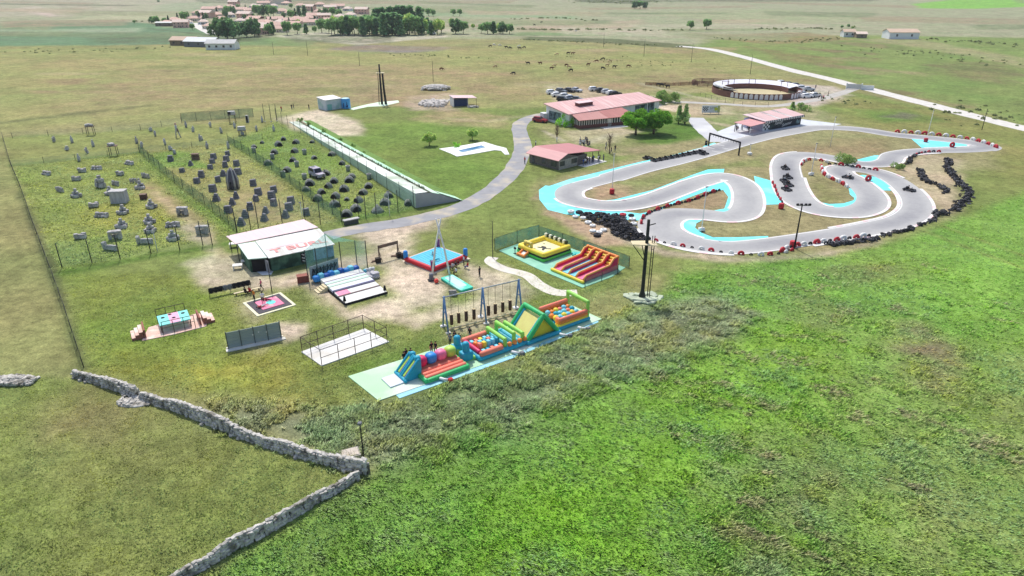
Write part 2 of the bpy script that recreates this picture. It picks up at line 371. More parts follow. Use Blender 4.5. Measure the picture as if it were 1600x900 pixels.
# bare earth
DIRT = (226,210,182)
for q, k in [([(540,362),(600,353),(700,334),(688,348),(640,366),(628,390),(640,412),(690,432),(690,470),(650,480),(620,465),(600,450),(604,405),(575,380)], 1.15),
             ([(430,185),(500,170),(562,188),(570,213),(520,213),(468,204)], 1.1),
             ([(490,450),(520,445),(545,485),(590,470),(620,462),(640,490),(560,500),(500,470)], .75),
             ([(640,440),(700,450),(690,470),(610,480)], .8), ([(630,500),(690,480),(760,470),(700,500)], .75),
             ([(300,410),(370,400),(420,440),(330,440)], .5), ([(425,432),(490,420),(570,400),(600,390),(600,400),(490,432),(440,445)], .7),
             ([(440,510),(475,510),(470,520),(445,535)], 1.0), ([(352,540),(372,530),(440,530),(400,550)], .6),
             ([(735,420),(800,440),(800,470),(760,500),(700,520),(740,470)], .6), ([(720,410),(780,420),(780,440),(730,430)], .6),
             ([(375,470),(400,455),(420,458),(400,500),(378,490)], .5), ([(695,510),(810,485),(815,500),(700,530)], .55)]:
    patch(q, DIRT, 2.2, min(1,k*1.12), .22)
for q, k in [([(280,345),(330,352),(335,392),(300,372)], .8), ([(285,415),(340,395),(400,420),(425,436),(410,450),(330,448)], .75), ([(425,438),(500,424),(570,405),(592,398),(592,412),(500,440),(440,450)], .95), ([(436,508),(472,506),(476,522),(446,538),(430,528)], 1.0), ([(490,446),(516,440),(548,486),(600,468),(640,480),(620,500),(540,505)], .9), ([(640,505),(690,488),(700,497),(650,512)], .9),
             ([(880,205),(960,198),(1000,206),(960,222),(905,228)], .7), ([(1010,165),(1090,162),(1140,168),(1150,178),(1080,180),(1040,172)], .85), ([(1100,188),(1160,178),(1165,186),(1115,196)], .7), ([(1000,148),(1060,152),(1100,160),(1050,162)], .6), ([(850,133),(930,140),(1000,150),(960,160),(870,165)], .5), ([(732,415),(790,432),(830,455),(800,470),(750,450)], .6)]:
    patch(q, DIRT, 1.8, k, .25)
patch([(690,170),(800,182),(790,200),(690,195),(640,185)], (190,168,130), 3, .6, .5)
patch([(540,100),(700,140),(700,165),(540,165)], (174,152,118), 6, .5, .5)
patch([(640,150),(710,145),(712,172),(640,172)], (200,180,156), 3, .8, .4)
patch([(850,128),(1000,150),(930,172),(880,160)], (188,172,138), 4, .7, .3)
patch([(840,190),(900,205),(990,205),(1000,225),(910,232),(850,225)], (176,170,124), 3, .6, .4)
patch([(1000,190),(1080,180),(1110,215),(1030,230),(990,218)], (92,128,50), 3, .8, .2)
patch([(940,230),(1090,222),(1090,232),(960,245)], (192,168,136), 2, .7, .4)
patch([(1060,150),(1240,160),(1330,190),(1250,195),(1120,205),(1060,185)], (188,176,138), 4, .8, .45)
patch([(1080,185),(1160,180),(1160,200),(1120,208)], (128,152,80), 3, .7, .3)
patch([(1100,150),(1260,130),(1330,140),(1320,160),(1200,165)], (190,180,140), 3, .7, .2)
patch([(1220,130),(1300,135),(1330,148),(1270,165),(1240,160)], (214,202,184), 3, .9)
patch([(1330,150),(1600,200),(1750,240),(1600,285),(1450,240),(1300,190)], (150,148,88), 5, .8, .3)
patch([(1340,172),(1420,170),(1480,190),(1380,190)], (112,146,66), 4, .8, .2)
patch([(1380,182),(1410,176),(1440,180),(1420,186)], (120,116,100), 2, .7)
# inside and around the kart track
patch([(860,280),(1100,215),(1300,190),(1560,225),(1560,260),(1480,270),(1450,350),(1300,392),(1150,400),(1000,370),(880,345),(840,310)], (172,162,118), 3, .9)
patch([(930,290),(1100,262),(1200,240),(1200,262),(1130,262),(1060,280),(960,300)], (134,148,84), 2, .8, .3)
patch([(1230,240),(1300,215),(1400,215),(1380,240),(1300,240)], (160,140,104), 3, .7, .4)
patch([(1265,275),(1300,280),(1335,300),(1330,318),(1280,318)], (160,158,104), 3, .7, .3)
patch([(1270,290),(1290,285),(1300,310),(1285,315)], (124,138,70), 3, .6, .3)
patch([(1405,262),(1440,240),(1510,250),(1490,265),(1500,330),(1460,345),(1420,290)], (202,184,152), 2, .95, .15)
patch([(1420,295),(1450,310),(1480,340),(1440,345)], (140,150,88), 2, .8, .3)
patch([(930,345),(1000,360),(1040,390),(1150,403),(1260,400),(1370,378),(1300,398),(1150,410),(1040,400),(900,360)], (198,184,156), 1.5, .9)
patch([(866,320),(890,340),(930,350),(985,385),(940,385),(880,350),(850,335)], (196,172,140), 1.5, .9)
patch([(925,285),(990,290),(975,310),(930,312)], (196,164,134), 1.5, .8, .3)
patch([(1020,330),(1130,298),(1135,320),(1080,330)], (176,156,120), 1.5, .8)
patch([(1030,258),(900,302),(830,312),(850,300),(1000,250)], (206,176,150), 1.2, .6)
patch([(985,462),(1025,458),(1020,474),(992,476)], (200,204,182), 1.0, .9, .3)
# worn tracks
for q, wd, c, k in [([(280,330),(300,350),(330,370)], .5, (196,180,140), .6), ([(240,300),(330,375),(350,400)], .7, (196,180,140), .6), ([(430,440),(480,428),(575,405),(640,380)], .5, (198,184,150), .8),
                 ([(440,447),(490,435),(580,412)], .5, (198,184,150), .7), ([(700,185),(760,190),(830,180)], 1.2, (190,182,140), .6),
                 ([(850,205),(880,220)], .8, (206,196,170), .7), ([(920,222),(960,210),(1000,205)], 1.2, (206,196,170), .7), ([(1080,185),(1115,192),(1160,200)], 1.5, (210,190,164), .6),
                 ([(1000,130),(1080,150),(1130,158)], 1.5, (196,186,156), .7), ([(1450,345),(1600,400),(1700,420)], .5, (150,160,90), .6), ([(1440,360),(1600,420),(1700,450)], .5, (150,160,90), .6),
                 ([(0,192),(100,180),(230,165)], 2.0, (112,118,76), .7), ([(800,58),(1100,90)], 1.0, (130,130,96), .4), ([(30,300),(80,420),(130,575)], .6, (92,100,68), .7),
                 ([(108,425),(250,398),(360,380)], 1.2, (92,128,48), .7), ([(530,347),(640,328)], 1.0, (86,126,48), .6), ([(20,258),(218,238)], 1.0, (104,132,66), .7),
                 ([(218,238),(290,310),(370,363)], 1.2, (104,140,60), .5), ([(100,14),(420,26)], 4, (140,140,112), .6), ([(230,44),(300,52),(400,62)], 3, (96,110,78), .6)]:
    patch(q, c, wd, k, .25, wd)
HARD = [(255,255)]   # filled below: places where no grass grows
def ground_color(X, Y):
    N = X.shape[0]; col = np.tile(S(160,158,104), (N,1)).astype(float)
    dist = np.sqrt(X*X+Y*Y)
    wob = (fbm(X*.22, Y*.22, 3)-.5)*2; wob2 = (fbm(X*.05, Y*.05, 9)-.5)*2; brn = fbm(X*.35, Y*.35, 21, 5); brn2 = fbm(X*.09, Y*.09, 31, 4)
    for poly, soft, c, k, brk, line in PATCH:
        P = np.array(poly); mg = soft*3+(line or 0)*2
        m = (X > P[:,0].min()-mg) & (X < P[:,0].max()+mg) & (Y > P[:,1].min()-mg) & (Y < P[:,1].max()+mg)
        if not m.any(): continue
        x, y = X[m], Y[m]
        if line: d = line-linedist(x, y, poly)
        else: d = polydist(x, y, poly)
        d = d+soft*(.8*wob[m]+.5*wob2[m])
        a = np.clip(d/soft*.5+.5, 0, 1); a = a*a*(3-2*a)*k
        if brk:
            q = np.clip((brn[m]*.6+brn2[m]*.4-.5)*5+.6, 0, 1); a = a*(1-brk+brk*q*1.2)
        a = np.clip(a, 0, 1)[:,None]; col[m] = col[m]*(1-a)+c*a
    # patchiness every turf has
    v = (fbm(X*.12, Y*.12, 41)-.5)*.42+(fbm(X*.6, Y*.6, 51)-.5)*.42
    hue = (fbm(X*.07+9, Y*.07, 61)-.5)
    col = col*(1+v[:,None]); col[:,0] *= 1+hue*.30; col[:,2] *= 1+hue*.25
    return np.clip(col, 0.004, .85)
ang = np.concatenate([np.radians(np.arange(-50, 50.001, .2)), np.radians(np.arange(54, 310, 4))])
rad = np.concatenate([[.5, 6, 12, 18, 24, 28], 30*np.exp(np.arange(0, 1.0, 1/600)*math.log(60)), np.linspace(1850, 9000, 16)])
A, R = np.meshgrid(ang, rad); X = (R*np.sin(A)).ravel(); Y = (R*np.cos(A)).ravel()
na, nrd = len(ang), len(rad)
gc = ground_color(X, Y)
Z = np.maximum(0, np.sqrt(X*X+Y*Y)-1100)*.012
I, J = np.meshgrid(np.arange(nrd-1), np.arange(na), indexing='ij'); J2 = (J+1) % na
quads = np.stack([I*na+J, (I+1)*na+J, (I+1)*na+J2, I*na+J2], -1).reshape(-1, 4)[:, ::-1]
def np_mesh(name, verts, quads, k=4):
    me = bpy.data.meshes.new(name); nv, nf = len(verts), len(quads)
    me.vertices.add(nv); me.vertices.foreach_set('co', np.asarray(verts, np.float32).ravel())
    me.loops.add(nf*k); me.loops.foreach_set('vertex_index', np.asarray(quads, np.int32).ravel())
    me.polygons.add(nf); me.polygons.foreach_set('loop_start', np.arange(0, nf*k, k, dtype=np.int32))
    me.update(calc_edges=True); return me
def set_col(me, col):
    at = me.color_attributes.new('col', 'FLOAT_COLOR', 'POINT')
    at.data.foreach_set('color', np.concatenate([col, np.ones((len(col),1))], 1).astype(np.float32).ravel())
me = np_mesh('ground', np.stack([X, Y, Z], 1), quads); set_col(me, gc)
def ground_material():
    m = bpy.data.materials.new('turf_and_earth'); m.use_nodes = True; nt = m.node_tree; N = nt.nodes; L = nt.links
    b = N['Principled BSDF']; b.inputs['Roughness'].default_value = .95; b.inputs['Specular IOR Level'].default_value = .1
    at = N.new('ShaderNodeAttribute'); at.attribute_name = 'col'; tc = N.new('ShaderNodeTexCoord')
    def noise(s, det=4):
        n = N.new('ShaderNodeTexNoise'); n.inputs['Scale'].default_value = s; n.inputs['Detail'].default_value = det; n.inputs['Roughness'].default_value = .65
        L.new(tc.outputs['Object'], n.inputs['Vector']); return n.outputs[0]
    def rng_(o, a, b_, c, d_):
        r = N.new('ShaderNodeMapRange'); r.inputs[1].default_value = a; r.inputs[2].default_value = b_; r.inputs[3].default_value = c; r.inputs[4].default_value = d_; L.new(o, r.inputs[0]); return r.outputs[0]
    def mul(c, f):
        x = N.new('ShaderNodeMixRGB'); x.blend_type = 'MULTIPLY'; x.inputs[0].default_value = 1; L.new(c, x.inputs[1]); L.new(f, x.inputs[2]); return x.outputs[0]
    n1 = noise(.9, 6); n2 = noise(4.5, 5); n3 = noise(.22, 5)
    c = mul(at.outputs['Color'], rng_(n1, .3, .7, .66, 1.34)); c = mul(c, rng_(n2, .3, .7, .60, 1.40)); c = mul(c, rng_(n3, .3, .7, .80, 1.20))
    st = N.new('ShaderNodeMixRGB'); st.inputs[2].default_value = lin(188,178,128)+(1,); L.new(rng_(noise(1.7, 7), .60, .74, 0, .38), st.inputs[0]); L.new(c, st.inputs[1])
    L.new(st.outputs[0], b.inputs['Base Color'])
    ad = N.new('ShaderNodeMath'); ad.inputs[1].default_value = 1.0; ad.operation = 'ADD'; L.new(n1, ad.inputs[0]); L.new(n2, ad.inputs[1])
    bp = N.new('ShaderNodeBump'); bp.inputs['Strength'].default_value = .8; bp.inputs['Distance'].default_value = .16; L.new(ad.outputs[0], bp.inputs['Height']); L.new(bp.outputs[0], b.inputs['Normal'])
    return m
me.materials.append(ground_material())
gr = bpy.data.objects.new('ground', me); COL.objects.link(gr); tag(gr, kind='structure')
# ============================================================ ROADS AND TRACK
ASPH = M('worn_asphalt', (150,150,152), .9, .10, .5, .01, col2=(186,176,158), amt2=.45)
TRK = M('kart_asphalt', (190,190,192), .85, .07, .25, 0, col2=(206,206,206), amt2=.4)
WHT = M('white_paint', (226,224,220), .6, .04, 1.5)
CYAN = M('cyan_runoff_paint', (112,226,236), .6, .10, .5, col2=(150,236,240), amt2=.3)
REDP = M('red_paint', (196,62,70), .6, .08, 2)
PINKK = M('faded_red_kerb', (236,202,202), .7, .08, 2)
GRV = M('pale_gravel', (206,202,194), .95, .12, .6, .02)
CONC = M('pale_concrete', (224,222,216), .85, .07, .6, col2=(204,200,190), amt2=.3)
def ribbon(mb, P, wl, wr, z, mi=0, closed=False, zslope=0.0, alt=None):
    P = np.asarray(P); n = len(P); t = np.zeros_like(P)
    if closed: t = np.roll(P,-1,0)-np.roll(P,1,0)
    else: t[1:-1] = P[2:]-P[:-2]; t[0] = P[1]-P[0]; t[-1] = P[-1]-P[-2]
    t /= np.linalg.norm(t, axis=1)[:,None]+1e-9; nn = np.stack([-t[:,1], t[:,0]], 1)
    wl = np.broadcast_to(wl, (n,)); wr = np.broadcast_to(wr, (n,))
    Lp = P+nn*wl[:,None]; Rp = P+nn*wr[:,None]
    vs = []
    for i in range(n): zz = z+zslope*i/n; vs += [(Lp[i,0],Lp[i,1],zz),(Rp[i,0],Rp[i,1],zz)]
    m = n if closed else n-1; o = len(mb.v); mb.v += vs
    for i in range(m):
        k = (i+1) % n; f = [o+2*i, o+2*i+1, o+2*k+1, o+2*k]
        a = np.array(vs[2*i+1][:2])-np.array(vs[2*i][:2]); b = np.array(vs[2*k][:2])-np.array(vs[2*i][:2])
        if a[0]*b[1]-a[1]*b[0] < 0: f = f[::-1]
        mb.f.append(f); mb.m.append(mi if alt is None else alt[(i//2) % len(alt)]); mb.sm.append(False)
def road(name, px, wid, mat, z):
    mb = MB(); P = spline(GL(px), 8); n = len(P)
    jl = (vnoise(np.arange(n)*.5, np.zeros(n), 5)-.5)*wid*.10; jr = (vnoise(np.arange(n)*.5, np.ones(n)*7, 8)-.5)*wid*.10
    ribbon(mb, P, wid/2+jl, -wid/2-jr, z); return tag(mb.build(name, mat), kind='structure')
road('access_road', [(890,168),(862,177),(838,181),(818,189),(811,202),(817,224),(813,246),(798,270),(774,293),(740,315),(702,330),(650,343),(600,352),(548,360),(512,368)], 4.5, ASPH, .025)
road('gravel_road', [(1060,72),(1110,77),(1165,90),(1230,108),(1290,122),(1340,135),(1400,150),(1470,168),(1540,186),(1620,205),(1750,232)], 7, GRV, .025)
road('gravel_spur', [(1340,137),(1310,147),(1270,157),(1200,166),(1120,162),(1040,160),(1015,172)], 4, M('grey_gravel', (178,174,166), .95, .12, .5), .029)
road('village_street', [(300,36),(318,45),(336,54)], 9, GRV, .03)
road('kart_lane', [(1086,184),(1096,196),(1112,212),(1124,222)], 5.5, TRK, .033)
tag(MB().sheet(GL([(1120,206),(1166,188),(1250,186),(1315,194),(1270,203),(1190,217),(1140,224)]), .024).build('forecourt', M('pale_forecourt', (202,206,210), .8, .06, .4, col2=(184,188,194), amt2=.3)), kind='structure')
TPX = [(908,290),(950,279),(1000,264),(1050,252),(1095,240),(1140,227),(1190,214),(1240,204.5),(1280,199.5),(1340,202),(1400,211),(1460,216.5),(1510,222),(1540,228),(1532,232.5),(1500,234.5),(1456,235.5),(1420,238),(1396,243),(1388,252),
       (1372,256.5),(1345,256),(1315,250.5),(1285,244.5),(1256,242),(1236,246),(1229,258),(1231,276),(1237,296),(1250,314),(1275,326.5),(1307,331.5),(1336,330.5),(1358,322),(1362,309),(1350,294),(1332,281),(1315,272),(1312,265),(1328,263.5),
       (1364,268.5),(1392,279),(1414,294),(1429,312),(1430,329),(1410,344),(1370,354.5),(1315,365),(1251,375),(1190,383.5),(1140,387),(1090,382),(1052,371),(1031,357),(1034,343),(1058,334.5),(1098,335),(1140,338.5),(1164,330),(1169,307),(1158,287),
       (1130,276.5),(1092,285),(1052,300),(1015,313),(977,321),(940,321.5),(905,316),(890,309),(890,298)]
TW = 5.6
TP = spline(GL(TPX), 10, True); nT = len(TP)
def width_at(i):
    px = i/10; w = TW/2
    return w
wl = np.array([TW/2 + 1.0*math.exp(-((i/10-53)/2.5)**2) + .5*math.exp(-((i/10-28)/4)**2) + (.6 if 1 < i/10 < 14 else 0) for i in range(nT)])
fr_ = np.array([1.0, .72, .35, 0, -.35, -.72, -1.0]); nn_ = np.roll(TP,-1,0)-np.roll(TP,1,0); nn_ /= np.linalg.norm(nn_,axis=1)[:,None]; nn_ = np.stack([-nn_[:,1], nn_[:,0]],1)
V_ = TP[:,None,:]+nn_[:,None,:]*(wl[:,None]*fr_[None,:])[:,:,None]; zt_ = np.broadcast_to((.04+.006*np.arange(nT)/nT)[:,None,None], (nT,7,1)); V_ = np.concatenate([V_,zt_],2).reshape(-1,3)
I_, J_ = np.meshgrid(np.arange(nT), np.arange(6), indexing='ij'); K_ = (I_+1) % nT
me = np_mesh('kart_track', V_, np.stack([I_*7+J_+1, I_*7+J_, K_*7+J_, K_*7+J_+1], -1).reshape(-1,4)[:, ::-1])
rub = np.tile(np.array([0,.35,.9,1,.9,.35,0]), (nT,1))*(.65+.7*(vnoise(np.arange(nT)*.06, np.zeros(nT), 4)-.5))[:,None]
rub = np.clip(rub+.35*(fbm(V_[:,0]*.5, V_[:,1]*.5, 33)-.5).reshape(nT,7), 0, 1)[:,:,None]
ca_, cb_ = np.array(lin(180,179,176)), np.array(lin(136,136,140)); set_col(me, (ca_*(1-rub)+cb_*rub).reshape(-1,3))
# widen the start straight
tm = bpy.data.materials.new('track_surface'); tm.use_nodes = True; N_, L_ = tm.node_tree.nodes, tm.node_tree.links; b_ = N_['Principled BSDF']; b_.inputs['Roughness'].default_value = .85; b_.inputs['Specular IOR Level'].default_value = .2
at_ = N_.new('ShaderNodeAttribute'); at_.attribute_name = 'col'; nz_ = N_.new('ShaderNodeTexNoise'); nz_.inputs['Scale'].default_value = 1.3; nz_.inputs['Detail'].default_value = 8; mr_ = N_.new('ShaderNodeMapRange'); mr_.inputs[3].default_value = .86; mr_.inputs[4].default_value = 1.12; mx_ = N_.new('ShaderNodeMixRGB'); mx_.blend_type = 'MULTIPLY'; mx_.inputs[0].default_value = 1
tc_ = N_.new('ShaderNodeTexCoord'); L_.new(tc_.outputs['Object'], nz_.inputs['Vector']); L_.new(nz_.outputs[0], mr_.inputs[0]); L_.new(at_.outputs['Color'], mx_.inputs[1]); L_.new(mr_.outputs[0], mx_.inputs[2]); L_.new(mx_.outputs[0], b_.inputs['Base Color'])
me.materials.append(tm); o = bpy.data.objects.new('kart_track', me); COL.objects.link(o); tag(o, kind='structure')
# painted run-off areas
mb = MB()
for i, q in enumerate([
    [(842,297),(852,290),(884,294),(876,303),(884,312),(940,326),(1000,334),(1018,330),(1006,345),(940,341),(885,335),(856,328),(843,312)],
    [(890,280),(1000,253),(1030,247),(1034,250),(1000,262),(905,289),(880,297),(852,293)],
    [(930,315),(960,312),(1020,297),(1080,274),(1106,265),(1132,264),(1130,271),(1095,277),(1050,292),(1000,311),(950,324)],
    [(1010,336),(1060,311),(1100,291),(1128,284.5),(1144,289),(1149,305),(1146,325),(1138,333),(1105,331),(1132,326),(1138,308),(1130,297),(1100,300),(1060,315),(1025,331)],
    [(1178,275),(1203,282),(1216,302),(1222,319),(1188,320.5),(1183,300)],
    [(1213,244),(1223,244),(1221,262),(1223,290),(1236,312),(1262,327),(1256,329),(1232,321),(1220,308),(1212,280)],
    [(1054,345),(1100,343),(1088,349),(1086,356),(1096,364),(1114,371),(1150,371),(1200,369),(1202,376),(1120,384),(1082,378),(1058,366),(1050,354)],
    [(1254,300),(1262,306),(1276,315),(1296,319),(1318,318),(1334,313),(1336,304),(1348,314),(1338,325),(1300,328),(1268,322),(1250,310)],
    [(1326,294),(1334,296),(1350,312),(1343,316),(1328,304)],
    [(1283,266),(1286,261),(1296,258.5),(1330,260),(1386,273),(1380,274),(1330,264),(1306,263),(1296,268),(1302,278),(1294,275)],
    [(1328,276.5),(1348,273.5),(1370,277),(1396,293),(1392,298),(1364,297),(1344,290)],
    [(1424,217),(1475,219),(1520,225),(1522,230),(1502,233),(1440,231)],
    [(1326,253),(1366,243),(1384,243),(1384,251),(1352,259)],
    [(1098,229),(1116,223),(1124,227),(1106,233)], [(1030,248),(1095,231),(1098,234),(1034,253)]]):
    mb.sheet(GL(q), .026+.001*i)
tag(mb.build('runoff_paint', CYAN), kind='structure')
# kerbs with alternating blocks along chosen stretches (index ranges of the centre line, side)
mb = MB(); KZ = [.056]
def kerb(i0, i1, side, wd=.55, off=0.0):
    ii = np.arange(int(i0*10), int(i1*10)+1) % nT; P = TP[ii]; w_ = wl[ii]; KZ[0] += .003
    if side > 0: ribbon(mb, P, w_+wd, w_-.05, KZ[0], 0, zslope=.0025, alt=[0,0,0,1])
    else: ribbon(mb, P, -w_+.05, -w_-wd, KZ[0], 0, zslope=.0025, alt=[0,0,0,1])
for a in [(53,61,-1), (58,62,1), (50,53,1), (51,56,-1), (42,48,1), (42,47,-1), (30,36,-1), (27,31,1), (24,31,-1), (60,65,-1), (62,68,1), (13,16,-1), (64,70,-1), (36,41,1), (21,24,1), (34,38,-1), (16,20,1)]: kerb(*a)
tag(mb.build('kerb', [WHT, PINKK]), kind='structure')
mb = MB()
for i0, i1, s in [(0,9,-1), (0,13,1), (9,13,-1), (19,27,1), (41,47,-1), (47,52,1), (47,51,-1), (15,22,-1)]:
    ii = np.arange(int(i0*10), int(i1*10)+1) % nT; P = TP[ii]; w_ = wl[ii]-.28
    ribbon(mb, P, s*w_+.12, s*w_-.12, .05)
for k in range(9):
    c0 = TP[35+k*2]; t_ = TP[36+k*2]-c0; t_ = t_/np.linalg.norm(t_); n_ = np.array([-t_[1], t_[0]])
    c1 = c0+n_*(1.6 if k % 2 else -1.2); q = [c1+t_*1.1+n_*.9, c1+t_*1.1-n_*.9, c1-t_*.2-n_*.9]
c0 = TP[42]; t_ = TP[43]-c0; t_ = t_/np.linalg.norm(t_); n_ = np.array([-t_[1], t_[0]])
for k in range(6):
    c1 = c0+t_*(k*2.4-3)+n_*(1.5 if k % 2 else -1.5)
    mb.sheet([tuple(c1+n_*1.1), tuple(c1-n_*1.1), tuple(c1-n_*1.1+t_*.25), tuple(c1+n_*1.1+t_*.25)], .05)
tag(mb.build('lane_marking', WHT), kind='structure')
# white footpath and slabs that belong to the ground
P = spline(GL([(771,402),(766,409),(786,420),(822,430),(842,445),(868,457),(902,458)]), 8)
mb = MB(); ribbon(mb, P, np.linspace(.9,1.1,len(P)), -np.linspace(.9,1.0,len(P)), .03); tag(mb.build('footpath', M('white_footpath', (214,208,196), .9, .10, .8)), kind='structure')
# ============================================================ PEOPLE
SKIN = M('skin', (206,158,128), .6, .05); DARKC = M('black_cloth', (34,34,38), .9, .1); WHITEC = M('white_cloth', (226,226,226), .9, .05)
REDC = M('red_cloth', (190,44,50), .9, .1); PINKC = M('pink_cloth', (222,110,140), .9, .1); BLUEC = M('blue_cloth', (52,80,150), .9, .1)
GREYC = M('grey_cloth', (120,122,126), .9, .1); ORGC = M('orange_cloth', (224,140,50), .9, .1); TEALC = M('teal_cloth', (30,140,160), .9, .1); DRED = M('dark_red_cloth', (126,28,44), .9, .1)
JEANS = M('denim', (66,80,112), .9, .1); HAIR = M('dark_hair', (44,34,28), .8, .1); SHOE = M('dark_shoe', (50,48,48), .8, .1)
def body_mesh(pose):
    J = {'pel':(0,0,.95),'spi':(0,0,1.13),'che':(0,0,1.34),'nec':(0,0,1.49),'hea':(0,.02,1.58),'top':(0,.02,1.68)}
    for s, k in ((-1,'l'),(1,'r')):
        J.update({'sho'+k:(.19*s,0,1.41),'elb'+k:(.25*s,-.02,1.14),'wri'+k:(.26*s,.06,.91),'han'+k:(.26*s,.09,.80),
                  'hip'+k:(.09*s,0,.90),'kne'+k:(.11*s,.02,.50),'ank'+k:(.11*s,-.02,.09),'toe'+k:(.12*s,.14,.05)})
    if pose == 'walk':
        J.update({'kner':(.11,.14,.52),'ankr':(.11,.16,.1),'toer':(.12,.31,.06),'knel':(-.11,-.06,.5),'ankl':(-.11,-.28,.14),'toel':(-.12,-.14,.05),
                  'elbl':(-.25,.1,1.15),'wril':(-.24,.26,1.0),'hanl':(-.23,.33,.95),'elbr':(.25,-.14,1.16),'wrir':(.25,-.16,.93),'hanr':(.25,-.14,.83)})
    if pose == 'arms':
        J.update({'elbl':(-.33,.1,1.25),'wril':(-.3,.3,1.3),'hanl':(-.28,.39,1.33),'elbr':(.34,.06,1.2),'wrir':(.5,.2,1.15),'hanr':(.58,.26,1.14)})
    if pose == 'sit':
        d = -.50
        J = {k:(p[0],p[1]+(0 if p[2] > .8 else 0),p[2]+d) for k, p in J.items()}
        for s, k in ((-1,'l'),(1,'r')):
            J.update({'kne'+k:(.13*s,.42,.47),'ank'+k:(.13*s,.44,.09),'toe'+k:(.14*s,.60,.05),'wri'+k:(.2*s,.22,.58),'han'+k:(.17*s,.32,.55),'elb'+k:(.26*s,.03,.66)})
    if pose == 'lie':
        J = {k:(p[0],p[2]-.9,.13+(p[1]*.5)) for k, p in J.items()}
        J.update({'knel':(-.2,-.4,.3),'hanr':(.5,.45,.1),'wrir':(.42,.42,.12),'elbr':(.33,.3,.14)})
    names = list(J); ix = {n:i for i, n in enumerate(names)}
    E = [('pel','spi'),('spi','che'),('che','nec'),('nec','hea'),('hea','top')]
    for k in 'lr': E += [('che','sho'+k),('sho'+k,'elb'+k),('elb'+k,'wri'+k),('wri'+k,'han'+k),('pel','hip'+k),('hip'+k,'kne'+k),('kne'+k,'ank'+k),('ank'+k,'toe'+k)]
    Rr = {'pel':(.155,.11),'spi':(.145,.1),'che':(.175,.115),'nec':(.055,.055),'hea':(.085,.1),'top':(.075,.085)}
    rk = {'sho':.07,'elb':.048,'wri':.035,'han':.042,'hip':.095,'kne':.068,'ank':.045,'toe':.045}
    me = bpy.data.meshes.new('person_base'); me.from_pydata([J[n] for n in names], [(ix[a], ix[b]) for a, b in E], [])
    o = bpy.data.objects.new('person_base', me); COL.objects.link(o)
    md = o.modifiers.new('skin', 'SKIN'); md.use_smooth_shade = True; sv = me.skin_vertices[0].data
    for n, i in ix.items():
        r = Rr.get(n) or (rk[n[:3]],)*2; sv[i].radius = r; sv[i].use_root = (n == 'pel')
    o.modifiers.new('sub', 'SUBSURF').levels = 1
    ev = o.evaluated_get(bpy.context.evaluated_depsgraph_get()); out = bpy.data.meshes.new_from_object(ev); out.name = 'person_'+pose
    bpy.data.objects.remove(o)
    out.materials.clear()
    for m in (SKIN, DARKC, JEANS, SHOE): out.materials.append(m)
    bones = [(np.array(J[a]), np.array(J[b]), a, b) for a, b in E]; mi = []
    for p in out.polygons:
        c = np.array(p.center); best = None
        for a, b, na_, nb in bones:
            e = b-a; t = np.clip(np.dot(c-a, e)/np.dot(e, e), 0, 1); dd = np.linalg.norm(c-a-t*e)
            if best is None or dd < best[0]: best = (dd, nb)
        nb = best[1][:3]
        mi.append({'hea':0,'top':0,'nec':1,'han':0,'wri':0,'sho':1,'elb':1,'che':1,'spi':1,'pel':1,'hip':2,'kne':2,'ank':2,'toe':3}[nb])
    out.polygons.foreach_set('material_index', mi); out.polygons.foreach_set('use_smooth', [True]*len(mi))
    return out, J
BODIES = {p: body_mesh(p) for p in ('stand','walk','arms','sit','lie')}
HAIRM = {}
for p, (me_, J_) in BODIES.items():
    mb = MB(); h = Vector(J_['hea'])*.45+Vector(J_['top'])*.55; n0 = Vector(J_['top'])-Vector(J_['hea'])
    bk = Vector((0,-.025,.015)) if p != 'lie' else Vector((0,.03,.03))
    mb.ball(h+bk, (.215,.225,.2), 0, 10, 7); o = mb.build('hair', HAIR); HAIRM[p] = o.data; bpy.data.objects.remove(o)
def person(px, pose, shirt, legs, rz, label, group=None, z=0.0, loc=None, s=1.0, hair=None):
    p = G(*px) if loc is None else Vector(loc); p.z = z
    me_ = BODIES[pose][0]
    o = bpy.data.objects.new('person', me_); COL.objects.link(o); o.location = p; o.rotation_euler = (0,0,rz); o.scale = (s,s,s)
    for i, m in ((1, shirt), (2, legs)): o.material_slots[i].link = 'OBJECT'; o.material_slots[i].material = m
    h = bpy.data.objects.new('hair', HAIRM[pose]); COL.objects.link(h); h.parent = o
    return tag(o, label, 'person', group)
# ============================================================ INFLATABLE OBSTACLE COURSE
TEAL = M('teal_vinyl', (38,158,186), .45, .08, 1.2); GRN = M('green_vinyl', (60,186,110), .45, .08, 1.2); LIME = M('lime_vinyl', (150,214,92), .45, .08, 1.2)
CORAL = M('coral_vinyl', (236,130,106), .5, .08, 1.2); ORNG = M('orange_vinyl', (240,140,64), .5, .08, 1.2); YEL = M('yellow_vinyl', (246,214,70), .5, .08, 1.2)
MAG = M('magenta_vinyl', (206,40,96), .45, .08, 1.2); PNK = M('pink_vinyl', (240,120,160), .45, .06, 1.2); BLU = M('blue_vinyl', (50,140,216), .45, .06, 1.2); LGN = M('light_green_vinyl', (176,214,90), .45, .06, 1.2)
PURP = M('purple_vinyl', (132,60,110), .5, .1, 1.2); SKYB = M('sky_vinyl', (120,206,226), .5, .06, 1.2); PALEY = M('pale_yellow_vinyl', (244,226,140), .5, .06, 1.2)
REDV = M('red_vinyl', (200,40,52), .45, .08, 1.2); BLK = M('black_vinyl', (30,30,32), .5, .1, 1.2)
A0, RZ, LN = frame((632,613), (930,503))
def at0(x, y, z=0): c, s_ = math.cos(RZ), math.sin(RZ); return Vector((A0.x+c*x-s_*y, A0.y+s_*x+c*y, z))
